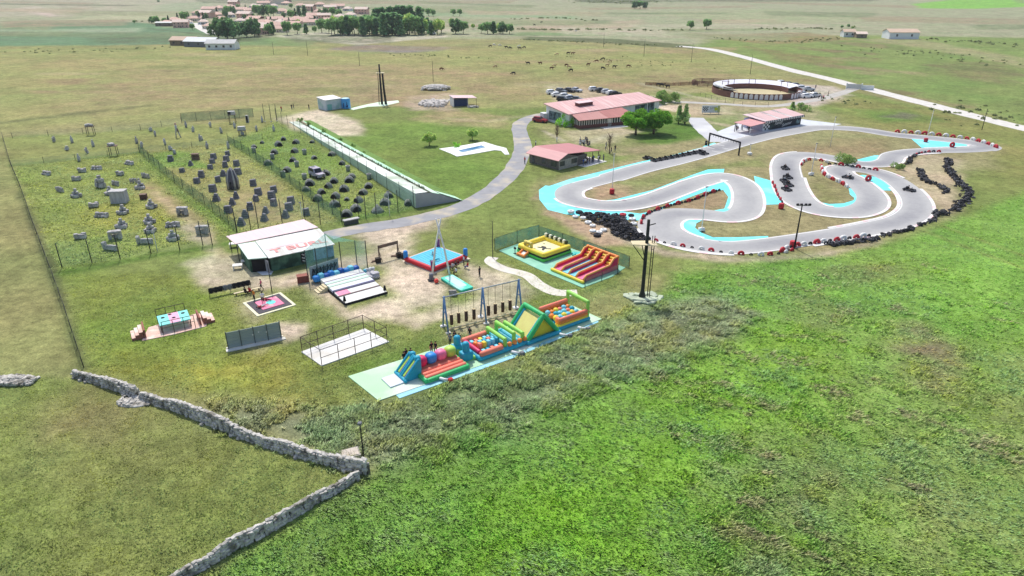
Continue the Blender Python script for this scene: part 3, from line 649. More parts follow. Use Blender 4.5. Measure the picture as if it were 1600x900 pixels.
mb = MB(); mb.prism([tuple(at0(*q)[:2]) for q in [(-3,.1),(-3.6,6.5),(3,6.2),(12,5.9),(28.4,5.3),(28.9,.0),(14,-.5)]], 0, .10)
tag(mb.build('event_slab', M('green_tinted_slab', (178,216,176), .85, .06, .35, col2=(210,220,204), amt2=.5)), kind='structure')
mb = MB(); mb.prism([tuple(at0(*q)[:2]) for q in [(-1,-.75),(14,-1.15),(28,-.35),(28.3,.05),(14,-.45),(-1,.15)]], 0, .05)
tag(mb.build('ground_sheet', M('pale_blue_sheet', (150,206,222), .6, .1, .8)), 'pale blue plastic sheet along the near edge of the obstacle course', 'ground sheet')
# unit 1: climbing slide and the big balls
t = T('inflatable_ball_run', 'turquoise twin slide leading to coral bed with four big balls', 'inflatable', at0(0,0,.1), RZ)
mb = MB(); mb.box(-.9,1.0,1.5,3.7,0,.14); mb.build('landing_mat', M('white_mat', (206,214,222), .6, .05), t)
sl = MB()
for y0 in (1.5, 2.65):
    sl.hexa([(1.0,y0,0),(3.0,y0,0),(3.0,y0+1.0,0),(1.0,y0+1.0,0),(1.0,y0,.35),(2.9,y0,2.1),(2.9,y0+1.0,2.1),(1.0,y0+1.0,.35)])
    sl.pill((1.05,y0+.1,.42),(2.75,y0+.1,2.2),.19); sl.pill((1.05,y0+.95,.42),(2.75,y0+.95,2.2),.19)
    sl.pill((2.85,y0+.5,.3),(2.85,y0+.5,2.25),.38)
sl.pill((.95,1.4,.2),(.95,3.8,.2),.22); slide = sl.build('slide', TEAL, t)
for y0, m, nm in ((1.62,PURP,'slide_lane'),(1.98,LGN,'slide_lane'),(2.77,PURP,'slide_lane'),(3.13,LGN,'slide_lane')):
    mb = MB(); mb.hexa([(1.05,y0,.40),(2.75,y0,2.06),(2.75,y0+.34,2.06),(1.05,y0+.34,.40),(1.05,y0,.52),(2.75,y0,2.2),(2.75,y0+.34,2.2),(1.05,y0+.34,.52)]); mb.build(nm, m, slide)
bed = MB(); 
for k in range(7): bed.pill((3.0,.5+k*.66,.3),(8.0,.5+k*.66,.3),.34,10)
bd = bed.build('bed', CORAL, t)
mb = MB(); mb.pill((3.0,.0,.25),(8.1,.0,.25),.27); mb.pill((2.8,.1,.2),(2.8,1.6,.25),.3); mb.pill((8.2,.1,.2),(8.2,4.8,.25),.26); mb.build('bed_border', GRN, t)
for k, m in enumerate((MAG, BLU, PNK, LGN)):
    mb = MB(); mb.sq((3.65+k*1.28,2.75,1.2),(1.3,1.3,1.25),.72,18,11); mb.tube([(3.65+k*1.28,2.75,.5),(3.65+k*1.28,2.75,.75)], .4, 10); mb.build('ball', m, t)
# unit 2: gate and block field
t = T('inflatable_block_field', 'turquoise gate and walled field of soft blocks with lime arches', 'inflatable', at0(0,0,.1), RZ)
mb = MB()
for y0 in (1.7, 3.6): mb.pill((9.0,y0,.3),(9.0,y0,2.1),.42); mb.sq((9.0,y0,.6),(1.5,1.1,1.2),.3)
gt = mb.build('gate', TEAL, t)
mb = MB(); mb.hexa([(8.4,1.2,0),(9.9,1.2,0),(9.9,4.1,0),(8.4,4.1,0),(8.6,1.2,.9),(9.9,1.2,.25),(9.9,4.1,.25),(8.6,4.1,.9)]); mb.pill((9.9,1.2,.25),(9.9,4.1,.25),.2); mb.build('ramp', LIME, gt)
mb = MB(); mb.pill((10.2,.5,.3),(16.9,.5,.3),.33); mb.pill((10.2,4.6,.3),(16.9,4.6,.3),.33); mb.box(10.2,16.9,.5,4.6,.02,.4); mb.pill((10.2,.5,.3),(10.2,4.6,.3),.3); mb.build('base', TEAL, t)
for y0, a_, b_ in ((.55,10.4,13.2),(4.55,10.4,13.6)):
    mb = MB(); mb.pill((a_,y0,.8),(b_,y0,.8),.34); mb.build('side_wall', CORAL, t)
mb = MB(); mb.pill((10.5,1.2,.75),(10.5,4.2,.75),.3); mb.build('end_wall', MAG, t)
for i in range(5):
    for j in range(4):
        x, y, h = 11.1+i*.62, 1.15+j*.85, .55+.25*((i*3+j*2) % 3)
        mb = MB(); mb.sq((x,y,.35+h/2),(.46,.6,h),.3,12,7); mb.build('soft_block', (SKYB, TEAL, CORAL, YEL, ORNG)[(i+j*2) % 5 if (i+j) % 3 else 0], t)
for x, m in ((13.9, LIME), (15.2, LIME), (16.5, LIME)):
    mb = MB(); hh = 1.5 if x != 15.2 else 1.9
    mb.pill((x,.75,.4),(x,.75,hh),.24); mb.pill((x,4.4,.4),(x,4.4,hh),.24); mb.pill((x,.75,hh),(x,4.4,hh),.26); mb.build('arch', m, t)
for k in range(4):
    mb = MB(); mb.ball((14.4+k*.75,.5,.85),(.6,.6,.6)); mb.build('side_ball', ORNG, t)
mb = MB()
for k in range(3): mb.pill((14.4+k*.85,1.2,.5),(14.4+k*.85,4.1,.5),.3)
mb.build('bumper', SKYB, t)
# unit 3: A-shaped climb and slide
t = T('inflatable_mountain_slide', 'tall green and turquoise A-shaped slide with yellow faces', 'inflatable', at0(0,0,.1), RZ)
mb = MB(); mb.pill((16.9,.2,.25),(21.9,.2,.25),.28); mb.pill((16.9,4.5,.25),(21.9,4.5,.25),.28); mb.box(16.9,21.9,.2,4.5,0,.35); mb.build('base', TEAL, t)
mb = MB(); mb.hexa([(17.0,.75,.3),(21.8,.75,.3),(21.8,3.95,.3),(17.0,3.95,.3),(19.0,.75,2.6),(19.8,.75,2.6),(19.8,3.95,2.6),(19.0,3.95,2.6)]); bodyo = mb.build('slope', PALEY, t)
mb = MB(); mb.add([(17.25,.72,.35),(21.5,.72,.35),(19.4,.72,2.6)], [(0,1,2)]); mb.build('side_panel', YEL, bodyo)
for y0 in (.45, 4.25):
    mb = MB(); mb.pill((17.1,y0,.45),(19.3,y0,3.0),.30); mb.pill((21.7,y0,.45),(19.6,y0,3.0),.30); mb.build('side_tube', GRN, t)
    mb = MB(); mb.pill((17.15,y0+(.34 if y0 < 1 else -.34),.5),(19.2,y0+(.34 if y0 < 1 else -.34),2.7),.2); mb.build('inner_tube', TEAL, t)
mb = MB(); mb.pill((19.45,.45,3.15),(19.45,4.25,3.15),.30); mb.build('top_bar', GRN, t)
# unit 4: ball pit with an arch
t = T('inflatable_ball_pit', 'orange walled pit of coloured balls with lime arch at its end', 'inflatable', at0(0,0,.1), RZ)
mb = MB(); mb.pill((22.4,.8,.25),(27.3,.8,.25),.28); mb.box(22.3,27.3,.8,5.0,0,.3); mb.build('base', TEAL, t)
for k, m in ((0, YEL), (1, ORNG), (2, CORAL)):
    mb = MB()
    for y0 in (.95, 4.9): mb.pill((22.5,y0,.55+k*.42),(27.1,y0,.55+k*.42),.24)
    mb.pill((22.5,.95,.55+k*.42),(22.5,1.5,.55+k*.42),.24); mb.build('wall_tube', m, t)
pal = [CORAL, TEAL, YEL, SKYB, ORNG, TEAL, SKYB, CORAL]
for i in range(6):
    for j in range(4):
        mb = MB(); mb.ball((23.2+i*.68,1.65+j*.85,.72+.1*((i+j) % 2)),(.78,.78,.78)); mb.build('pit_ball', pal[(i*3+j*2+i*j) % 8], t)
mb = MB(); mb.pill((27.2,.95,.3),(27.2,.95,2.5),.24); mb.pill((27.2,4.9,.3),(27.2,4.9,2.5),.24); mb.pill((27.2,.95,2.55),(27.2,4.9,2.55),.27); mb.build('arch', LIME, t)
for k, (x, lab) in enumerate(((4.3,'blower tube below the coral bed'),(14.2,'blower tube below the block field'),(21.6,'blower tube below the mountain slide'),(24.6,'blower tube below the ball pit'))):
    t = T('blower', 'pale '+lab, 'air blower', at0(x,-1.1,0), RZ, 'blowers along the obstacle course')
    mb = MB(); mb.tube([(0,.9,.3),(.25,.4,.3),(.6,0,.3)], [.17,.16,.14], 8); mb.build('air_tube', WHITEC, t)
    mb = MB(); mb.sq((.75,-.2,.28),(.55,.5,.55),.4); mb.torus((.75,-.2,.3),.2,.06,'y'); mb.build('fan_housing', (REDC if k == 0 else GREYC), t)
# ============================================================ GREEN SLAB WITH TWO INFLATABLES
A0g, RZg, _ = frame((782,394), (913,450))
def atg(x, y, z=0): c, s_ = math.cos(RZg), math.sin(RZg); return Vector((A0g.x+c*x-s_*y, A0g.y+s_*x+c*y, z))
mb = MB(); mb.prism([tuple(atg(*q)[:2]) for q in [(-.6,.2),(-1.1,9.4),(17.6,10.2),(18.6,6),(18.4,-.2),(9,-.3)]], 0, .08)
tag(mb.build('green_slab', M('green_painted_slab', (138,196,170), .8, .08, .5, col2=(170,214,190), amt2=.35)), kind='structure')
t = T('inflatable_arena', 'square yellow and black inflatable arena on the green slab', 'inflatable', atg(4.8,5.2,.08), RZg)
def ring(mb, a, z, r):
    q = [(-a,-a),(a,-a),(a,a),(-a,a)]
    for i in range(4): mb.pill((*q[i],z),(*q[(i+1)%4],z),r)
mb = MB(); ring(mb, 2.95, .25, .28); mb.build('base_tube', M('bright_green_vinyl', (92,206,84), .45, .06), t)
mb = MB(); ring(mb, 2.85, .6, .3); mb.box(-2.85,2.85,-2.85,2.85,.05,.45); mb.build('black_band', BLK, t)
mb = MB(); ring(mb, 2.75, 1.0, .42); mb.build('wall_tube', YEL, t)
mb = MB(); mb.box(-2.6,2.6,-2.6,2.6,.45,.78); fl = mb.build('floor', M('cream_vinyl', (240,232,176), .5, .06, 1.5), t)
mb = MB(); mb.prism([(-.9,.2),(-.2,.5),(.5,.1),(1.1,.6),(1.3,.2),(.5,-.3),(.9,-1.0),(.5,-1.1),(0,-.4),(-.7,-.8),(-1.1,-.6),(-.5,-.1)], .78, .79); mb.prism([(-1.6,1.1),(-1.2,1.4),(-1.0,1.0)], .78, .79); mb.prism([(-1.2,-1.6),(-.5,-1.4),(-.8,-1.2)], .78, .79); mb.build('floor_emblem', BLK, fl)
mb = MB()
for k in range(10): mb.pill((-2.5+k*.52,2.8,1.2),(-2.5+k*.52,2.8,1.75),.28,10,k % 2)
mb.pill((-2.6,2.8,1.05),(2.6,2.8,1.05),.3,10,1); mb.build('checkered_wall', [M('cream_white_vinyl', (238,236,206), .5, .05), M('olive_black_vinyl', (52,64,36), .5, .1)], t)
mb = MB(); mb.hexa([(-1.6,-4.0,0),(-.5,-4.0,0),(-.5,-2.4,0),(-1.6,-2.4,0),(-1.6,-4.0,.15),(-.5,-4.0,.15),(-.5,-2.4,.95),(-1.6,-2.4,.95)]); ent = mb.build('entrance_ramp', M('white_vinyl', (236,236,226), .5, .04), t)
mb = MB(); mb.pill((-1.9,-4.1,.25),(-.3,-4.1,.25),.24); mb.pill((-1.75,-3.9,.3),(-1.75,-2.7,.9),.2); mb.pill((-.4,-3.9,.3),(-.4,-2.7,.9),.2); mb.build('ramp_tube', ORNG, ent)
mb = MB(); mb.pill((-1.8,-2.5,.6),(-1.8,-2.5,1.9),.26,10); mb.pill((-.35,-2.5,.6),(-.35,-2.5,1.7),.26,10); mb.pill((-1.8,-2.5,1.95),(-.35,-2.5,1.95),.28,10); mb.build('entrance_arch', [M('tiger_vinyl', (232,190,96), .5, .5, 2.2)], t)
t = T('inflatable_lane_slide', 'red and orange four-lane inflatable slide on the green slab', 'inflatable', atg(11.2,1.2,.08), RZg)
prof = [(0,0,.9),(.9,0,1.0),(5.6,0,1.25),(6.6,0,2.1),(7.4,0,2.15)]
mb = MB(); mb.box(-.1,6.2,-.2,7.6,0,.4); mb.build('base', PURP, t)
for k in range(4):
    x = .1+k*1.52
    mb = MB(); mb.hexa([(x+.12,-.1,.3),(x+1.4,-.1,.3),(x+1.4,7.3,.3),(x+.12,7.3,.3),(x+.12,-.1,.45),(x+1.4,-.1,.45),(x+1.4,5.8,.75),(x+.12,5.8,.75)])
    mb.build('lane', (PNK, SKYB, SKYB, PNK)[k], t)
    mb = MB()
    for q in range(4): mb.pill((x+.3,6.0+q*.38,.7+q*.32),(x+1.2,6.0+q*.38,.7+q*.32),.22,10,q % 2)
    mb.build('steps', [ORNG, YEL], t)
for k in range(5):
    x = .08+k*1.5
    mb = MB(); P = [(x,-.1,.4),(x,.5,.95),(x,5.6,1.15),(x,6.5,2.05),(x,7.3,2.1)]
    for a_, b_ in zip(P, P[1:]): mb.hexa([(x-.13,a_[1],.2),(x+.13,a_[1],.2),(x+.13,b_[1],.2),(x-.13,b_[1],.2),(x-.13,a_[1],a_[2]),(x+.13,a_[1],a_[2]),(x+.13,b_[1],b_[2]),(x-.13,b_[1],b_[2])])
    wl_ = mb.build('lane_wall', MAG, t)
    mb = MB(); mb.tube(P, .16, 10); mb.build('top_trim', M('peach_vinyl', (246,170,90), .5, .06), wl_)
mb = MB(); mb.pill((-.1,7.35,2.1),(6.2,7.35,2.1),.2); mb.box(-.1,6.2,7.2,7.55,.2,2.05); mb.build('back_wall', ORNG, t)
mb = MB(); mb.pill((-.2,-.35,.22),(6.3,-.35,.22),.24); mb.build('front_tube', YEL, t)
t = T('tarpaulin', 'crumpled turquoise tarpaulin between the yellow arena and lane slide', 'tarpaulin', atg(9.3,8.2,.08), RZg)
mb = MB(); [mb.rock((rng.uniform(-.8,.8),rng.uniform(-.5,.5),.16),(.9,.7,.4),rng.uniform(0,3)) for _ in range(7)]; mb.build('folds', M('turquoise_tarp', (60,196,186), .5, .15), t)
# person figure standing on the slab (attendant post) - a short dark speaker-like post in the photo
t = T('control_post', 'thin dark control post on the green slab before the yellow arena', 'post', atg(2.2,1.2,.08), RZg)
mb = MB(); mb.tube([(0,0,0),(0,0,.9)], .06, 8); mb.box(-.18,.18,-.1,.1,.8,1.1); mb.box(-.2,.2,-.2,.2,0,.05); mb.build('post', DARKC, t)
# ============================================================ SWINGING LOGS
BLUS = M('blue_steel', (96,132,176), .5, .15, 3); STEEL = M('galvanised_steel', (176,180,182), .45, .1, 3, metal=.3); BARK = M('brown_bark_log', (86,62,50), .9, .25, 5, .02); WOODP = M('pale_timber', (214,200,164), .85, .1, 2)
ROPE = M('dark_rope', (50,46,44), .9, .1); CUT = M('cut_timber', (206,190,150), .85, .1, 4)
A0s, RZs, Ls = frame((690,514), (810,490))
t = T('log_swing_frame', 'blue three-legged A-frame row with silver beam for hanging logs', 'swing frame', A0s, RZs)
ZT = 4.6
mb = MB(); mb.tube([(.1,-.5,ZT),(11.3,.6,ZT)], .09, 8); mb.build('top_beam', STEEL, t)
for x, yc in ((.35,-.45),(5.7,.05),(11.0,.6)):
    for s_ in (-1, 1):
        mb = MB(); mb.tube([(x,yc,ZT+.1),(x+.05,yc+s_*1.05,0)], .12, 8); mb.build('leg', BLUS, t)
        mb = MB(); mb.rock((x+.05,yc+s_*1.05,.08),(.8,.7,.25)); mb.build('footing', CONC, t)
    mb = MB(); mb.tube([(x,yc-.45,2.5),(x,yc+.45,2.5)], .07, 6); mb.build('brace', BLUS, t)
for k, x in enumerate((1.25,2.25,3.3,4.4,6.5,7.5,8.6,9.7)):
    yc = -.5+x*.098
    t = T('hanging_log', f'brown log hanging from the blue frame, {ordw(k+1)} from the left', 'hanging log', A0s+Vector((math.cos(RZs)*x-math.sin(RZs)*yc, math.sin(RZs)*x+math.cos(RZs)*yc, .55)), RZs, 'logs hanging from the blue frame')
    mb = MB(); mb.tube([(0,0,0),(0.01,0,.5),(0,.01,1.45)], [.21,.23,.22], 12); mb.build('log', BARK, t)
    mb = MB(); mb.tube([(0,0,1.451),(0,0,1.47)], .21, 12); mb.build('cut_end', CUT, t)
    mb = MB(); mb.tube([(0,0,1.45),(0,0,ZT-.6)], .025, 5); mb.build('rope', ROPE, t)
t = T('balance_beam', 'long pale low timber beam under the hanging logs', 'balance beam', A0s+Vector((0,0,0)), RZs)
mb = MB(); mb.tube([(.6,-.95,.3),(11.4,.1,.3)], .11, 8); mb.build('beam', WOODP, t)
for x in (.9, 6.0, 11.0):
    mb = MB(); mb.tube([(x,-.95+(x-.6)*.097,0),(x,-.95+(x-.6)*.097,.22)], .1, 8); mb.build('support', WOODP, t)
# ============================================================ BLUE INFLATABLE PAD WITH SWING POLES
A0w, RZw, _ = frame((677,425), (722,407))
def local_at(A, rz, x, y, z=0): c, s_ = math.cos(rz), math.sin(rz); return Vector((A.x+c*x-s_*y, A.y+s_*x+c*y, z))
mb = MB(); mb.prism([tuple(local_at(A0w,RZw,*q)[:2]) for q in [(-.6,-.7),(7.5,-.5),(7.8,7.0),(-.4,6.9)]], 0, .05); tag(mb.build('sand_apron', M('pale_sand_mat', (214,204,182), .9, .08)), kind='structure')
t = T('inflatable_jump_bed', 'cyan square inflatable bed with red walls and corner posts', 'inflatable', local_at(A0w,RZw,0,0,.05), RZw)
bedm = M('cyan_vinyl', (104,206,226), .45, .06, 1)
mb = MB()
for k in range(11): mb.pill((.5,.55+k*.53,.32),(6.6,.55+k*.53,.32),.30,10)
mb.build('bed', bedm, t)
mb = MB(); mb.pill((0,0,.4),(6.9,0,.4),.38); mb.pill((0,0,.4),(0,6.3,.4),.38); mb.build('red_wall', REDV, t)
mb = MB(); mb.pill((.2,6.4,.25),(7,6.4,.25),.2); mb.pill((7.0,.2,.25),(7.0,6.4,.25),.2); mb.build('pink_wall', M('faded_pink_vinyl', (226,180,176), .5, .06), t)
for x, y, m in ((0,0,PURP),(0,6.3,BLU),(6.9,0,BLU),(6.9,6.3,PURP)):
    mb = MB(); mb.pill((x,y,.6),(x,y,1.55),.36); mb.build('corner_post', m, t)
t = T('swing_mast', 'pair of tall white poles crossing above the cyan inflatable bed', 'swing mast', G(689,420), 0)
B0 = G(689,420); tp = Vector((G(689,428).x, G(689,428).y, 8.6))-B0
for bx, by, dx in ((675,433,.35),(703,432,-.35)):
    b = G(bx,by)-B0; mb = MB(); mb.tube([b, b.lerp(tp, .5), tp+Vector((dx,0,.2))], [.16,.14,.1], 8); mb.build('pole', WHT, t)
mb = MB(); mb.tube([tp, tp+Vector((0,.1,-3.5)), tp+Vector((.2,1.2,-6.6))], .02, 5); mb.build('rope', WHITEC, t)
t = T('winch', 'small grey winch box at the foot of a white pole', 'winch', G(674,438), .3); mb = MB(); mb.sq((0,0,.55),(.6,.6,1.1),.3); mb.torus((0,-.35,.5),.2,.06,'y'); mb.build('housing', GREYC, t); mb = MB(); mb.box(-.5,.5,-.5,.5,0,.06); mb.build('plate', DARKC, t)
t = T('ball', 'red ball lying beside the grey winch', 'ball', G(682,442)); mb = MB(); mb.ball((0,0,.34),(.68,.68,.68)); mb.tube([(0,0,.66),(0,0,.72)], .05, 6); mb.build('skin', M('red_ball', (236,84,72), .5, .05), t)
Am, RZm, Lm = frame((688,437.5), (721,458)); 
t = T('crash_mat', 'turquoise landing mat with pale centre beside the white poles', 'crash mat', Am, RZm)
mb = MB(); mb.sq((Lm/2,1.05,.2),(Lm,2.1,.4),.12,20,8); mt = mb.build('mat', M('mint_vinyl', (60,206,176), .5, .06, 1, col2=(170,232,216), amt2=.5), t)
mb = MB(); mb.sq((Lm*.45,1.05,.395),(Lm*.75,1.3,.04),.15,16,6); mb.build('pale_panel', M('pale_mint_vinyl', (186,232,220), .5, .05), mt)
t = T('stone_block', 'rounded grey boulder at the end of the turquoise mat', 'boulder', G(707,461)); mb = MB(); mb.rock((0,0,.35),(1.1,.9,.9), jit=.2); mb.build('stone', M('grey_granite', (150,146,142), .95, .25, 3, .05), t)
# ============================================================ WHITE STRIPED BOARD RAMP (a raised game platform)
A0p, RZp, _ = frame((540,477), (603,459))
t = T('game_platform', 'raised white platform with pink, navy and green stripes', 'platform', A0p, RZp)
NAVY = M('navy_vinyl', (56,58,96), .6, .08); OFFW = M('off_white_vinyl', (218,218,212), .6, .05, .8); LILA = M('lilac_vinyl', (214,216,234), .6, .05); BRN = M('brown_strip', (104,82,80), .7, .1); PGRN = M('pale_green_vinyl', (188,214,196), .6, .05)
def zz(y): return .25+y*.085
bands = [(0,2.05,OFFW,.0),(2.05,2.3,BRN,.06),(2.3,3.6,OFFW,.03),(3.6,4.05,NAVY,.12),(4.05,4.8,LILA,.07),(4.8,5.3,OFFW,.02),(5.3,5.7,PGRN,.08),(5.7,6.2,OFFW,.02),(6.2,6.6,PGRN,.08),(6.6,7.0,LILA,.02),(7.0,7.1,BRN,.05),(7.1,8.3,OFFW,.02)]
for y0, y1, m, dz in bands:
    mb = MB(); mb.hexa([(0,y0,.0),(6.3,y0,0),(6.3,y1,0),(0,y1,0),(0,y0,zz(y0)+dz),(6.3,y0,zz(y0)+dz),(6.3,y1,zz(y1)+dz),(0,y1,zz(y1)+dz)]); mb.build('cushion_band', m, t)
mb = MB(); mb.hexa([(.15,2.35,zz(2.35)+.03),(1.9,2.35,zz(2.35)+.03),(1.9,3.55,zz(3.55)+.03),(.15,3.55,zz(3.55)+.03),(.15,2.35,zz(2.35)+.05),(1.9,2.35,zz(2.35)+.05),(1.9,3.55,zz(3.55)+.05),(.15,3.55,zz(3.55)+.05)]); mb.build('pink_square', M('rose_vinyl', (232,140,170), .6, .06), t)
mb = MB(); mb.box(-.12,-.02,0,8.3,0,.35); mb.box(-.05,6.35,-.12,-.02,0,.3); mb.build('edge_board', DARKC, t)
t = T('wave_cushion', 'crumpled blue and white inflatable strip behind the striped platform', 'inflatable', local_at(A0p,RZp,-.4,8.9), RZp)
mb = MB()
for k in range(9): mb.sq((.2+k*.78,.5+.15*(k % 2),.7),(.95,1.0,.9+.3*(k % 2)),.5,12,8,k % 3)
mb.build('cushion', [BLU, SKYB, M('deep_blue_vinyl', (36,96,180), .5, .08)], t)
t = T('steps', 'pale timber steps up the left side of the striped platform', 'steps', local_at(A0p,RZp,-1.6,5.6), RZp)
for k in range(4): mb = MB(); mb.box(k*.38,k*.38+.36,0,1.5,0,.18+k*.18); mb.build('tread', WOODP, t)
t = T('cushion_pile', 'grey folded mats and white cushions right of the striped platform', 'mats', local_at(A0p,RZp,7.3,6.6), RZp)
mb = MB(); mb.sq((0,0,.3),(1.6,2.4,.6),.3); mb.sq((.2,-.6,.7),(1.2,1.0,.4),.4); mb.build('mat', M('grey_mat', (176,174,178), .7, .1, 2), t)
for k in range(5): mb = MB(); mb.sq((-.6+.35*k,1.1+.2*(k % 2),.75),(.45,.45,.5),.6,10,7); mb.build('cushion', (OFFW, SKYB)[k == 0], t)
# ============================================================ MATS, TABLES, WALLS, CAGES IN THE SOUTH OF THE PARK
A0b, RZb, _ = frame((403,494), (457,478))
mb = MB(); mb.box(-.15,5.25,-.15,5.1,0,.1); o = mb.build('wrestling_mat_base', M('cream_kerb', (226,222,190), .85, .06), None, A0b); o.rotation_euler = (0,0,RZb)
t = T('wrestling_mat', 'dark square mat with pink centre and cream border', 'mat', A0b+Vector((0,0,.1)), RZb); o.parent = t; o.location = (0,0,-.1); o.rotation_euler = (0,0,0); o.name = 'border'
mb = MB(); mb.box(.25,4.85,.25,4.7,0,.06); mb.build('outer_mat', M('charcoal_mat', (82,78,84), .85, .12, 2), t)
mb = MB(); mb.box(1.1,4.1,1.0,4.0,.06,.12); inn = mb.build('inner_mat', M('rose_mat', (232,130,160), .7, .08, 1.2, col2=(244,210,190), amt2=.3), t)
mb = MB(); mb.tube([(2.8,2.5,.12),(2.8,2.5,.14)], .65, 18); mb.build('centre_disc', M('aqua_mat', (110,214,206), .7, .06), inn)
def loc_b(x, y, z=.22): return local_at(A0b, RZb, x, y, z)
for (x, y), pose, sh, lg, rz_, lab in [((1.9,2.9),'stand',WHITEC,DARKC,.5,'person in white top standing on the pink wrestling mat'), ((2.6,3.6),'lie',DRED,DRED,1.2,'person in dark red rolling on the upper pink mat'), ((1.4,2.0),'lie',DRED,WHITEC,2.4,'person lying in dark red trousers at the pink mat edge')]:
    person(None, pose, sh, lg, rz_, lab, 'people around the wrestling mat', z=.22, loc=loc_b(x,y))
for px, pose, sh, lg, rz_, lab, z in [((398,470),'stand',ORGC,DARKC,2.5,'person in orange top standing beside the dark wrestling mat',0), ((391,460),'sit',REDC,DARKC,-.4,'person in red seated on the timber bench',0), ((384,461),'sit',DARKC,DARKC,-.4,'person in black seated at the bench end nearest the jackets',0), ((409,453),'walk',PINKC,DARKC,1.9,'person in pink top walking behind the timber bench',0)]:
    person(px, pose, sh, lg, rz_, lab, 'people around the wrestling mat', z=z)
Ab_, rzb_, lb_ = frame((366,463), (408,453))
t = T('bench', 'long low pale timber bench beside the wrestling mat', 'bench', Ab_, rzb_)
mb = MB(); mb.box(0,lb_,-.18,.18,.38,.45); mb.build('seat', WOODP, t)
for x in (.3, lb_/2, lb_-.3): mb = MB(); mb.box(x-.06,x+.06,-.15,.15,0,.38); mb.build('leg', BRN, t)
# clothes rail with jackets
Ar, rzr, lr = frame((328,464), (392,450))
t = T('clothes_rail', 'low rail on thin posts behind the timber bench', 'rail', Ar, rzr)
mb = MB(); mb.tube([(0,0,1.25),(lr,0,1.25)], .03, 6); mb.build('rail', ROPE, t)
for x in (0, lr*.5, lr): mb = MB(); mb.tube([(x,0,0),(x,0,1.28)], .035, 6); mb.build('post', ROPE, t)
for k in range(9):
    x = .3+k*(lr-.6)/8; grey_ = k in (3, 4)
    t = T('jacket', f'{"grey" if grey_ else "black"} jacket draped on the clothes rail, {ordw(k+1)} from the left', 'jacket', local_at(Ar, rzr, x, 0, 1.28), rzr, 'jackets on the clothes rail')
    mb = MB(); mb.sq((0,-.08,-.4),(.5,.14,.85),.5,10,7); mb.sq((0,.08,-.3),(.45,.12,.6),.5,10,7); mb.build('body', GREYC if grey_ else DARKC, t)
    for s_ in (-1, 1): mb = MB(); mb.tube([(s_*.24,-.08,-.05),(s_*.32,-.1,-.4),(s_*.3,-.12,-.75)], [.08,.07,.06], 6); mb.build('sleeve', GREYC if grey_ else DARKC, t)
# board wall
A0d, RZd, Ld = frame((357,546), (440,528))
PANG = M('grey_green_panel', (146,158,156), .8, .08, 1.2, streak=(1,1,14))
t = T('board_wall', 'grey board wall of four panels on a white footing', 'wall', A0d, RZd)
for k in range(4):
    mb = MB(); x0 = k*Ld/4+.05; x1 = (k+1)*Ld/4-.05
    for j in range(5): mb.box(x0,x1,-.04,.04,.16+j*.42,.16+j*.42+.40)
    mb.build('panel', PANG, t)
for k in range(5): mb = MB(); mb.box(k*Ld/4-.05,k*Ld/4+.05,-.10,.10,0,2.35); mb.build('post', M('dark_grey_post', (84,92,90), .7, .1), t)
mb = MB(); mb.box(-.3,Ld+.4,-.7,-.1,0,.12); mb.box(-.2,Ld+.2,.1,.35,0,.14); mb.build('footing', CONC, t)
for k, x in enumerate((2.9,3.6,4.5)): mb = MB(); mb.box(x,x+.14,-.07,-.04,1.2+.2*(k % 2),1.35+.2*(k % 2)); mb.build('target_mark', WHT, t)
# railed slab
A0r, RZr, _ = frame((505,570), (605,535))
mb = MB(); mb.prism([tuple(local_at(A0r,RZr,*q)[:2]) for q in [(-.3,-.2),(8.6,-.1),(7.9,4.8),(-.8,4.3)]], 0, .12); tag(mb.build('white_slab', CONC), kind='structure')
RAIL = M('dark_brown_steel', (74,58,54), .6, .15)
t = T('railing_cage', 'dark rusty railing cage around the white concrete slab', 'railing', A0r, RZr)
cor = [(-.2,-.1),(8.4,0),(7.7,4.7),(-.7,4.2)]
for e in range(4):
    a, b = Vector(cor[e]), Vector(cor[(e+1)%4]); n_ = 4 if e % 2 == 0 else 2
    for k in range(n_): p = a.lerp(b, k/n_); mb = MB(); mb.tube([(p.x,p.y,0),(p.x,p.y,2.15)], .045, 6); mb.build('post', RAIL, t)
    for z in ((2.1,1.05) if e != 3 else (2.1,)): mb = MB(); mb.tube([(a.x,a.y,z),(b.x,b.y,z)], .035, 6); mb.build('rail', RAIL, t)
mb = MB()
a, b = cor[2], cor[3]; mb.add([(*a,.1),(*b,.1),(*b,2.1),(*a,2.1)], [(0,1,2,3)]); mb.build('net', net_mat('pale_net', (120,120,116), .14), t)
# brick table game
A0t, RZt, _ = frame((230,530), (325,508))
PKSL = M('pink_concrete', (222,186,172), .9, .1, 1.5, col2=(232,220,206), amt2=.4); BRK = M('red_brick', (150,96,84), .9, .2, 5)
mb = MB(); mb.prism([tuple(local_at(A0t,RZt,*q)[:2]) for q in [(-.6,-.2),(3,-.5),(6.8,-.3),(7.6,2.6),(6.5,4.2),(.5,3.2)]], 0, .08); tag(mb.build('pink_slab', PKSL), kind='structure')
t = T('hole_table', 'turquoise and pink table top with dark holes', 'game table', local_at(A0t,RZt,1.7,.6,.08), RZt)
mb = MB(); mb.box(0,3.6,0,3.1,.95,1.05); tp_ = mb.build('tabletop', M('turquoise_board', (126,216,208), .6, .06, 1), t)
mb = MB(); mb.box(1.25,2.45,.02,3.08,1.05,1.06); mb.build('pink_stripe', M('pink_board', (232,168,194), .6, .06), tp_)
for x, y in ((.6,2.2),(1.5,2.75),(1.8,1.5),(3.0,2.3)): mb = MB(); mb.tube([(x,y,1.055),(x,y,1.065)], .24, 12); mb.build('hole', DARKC, tp_)
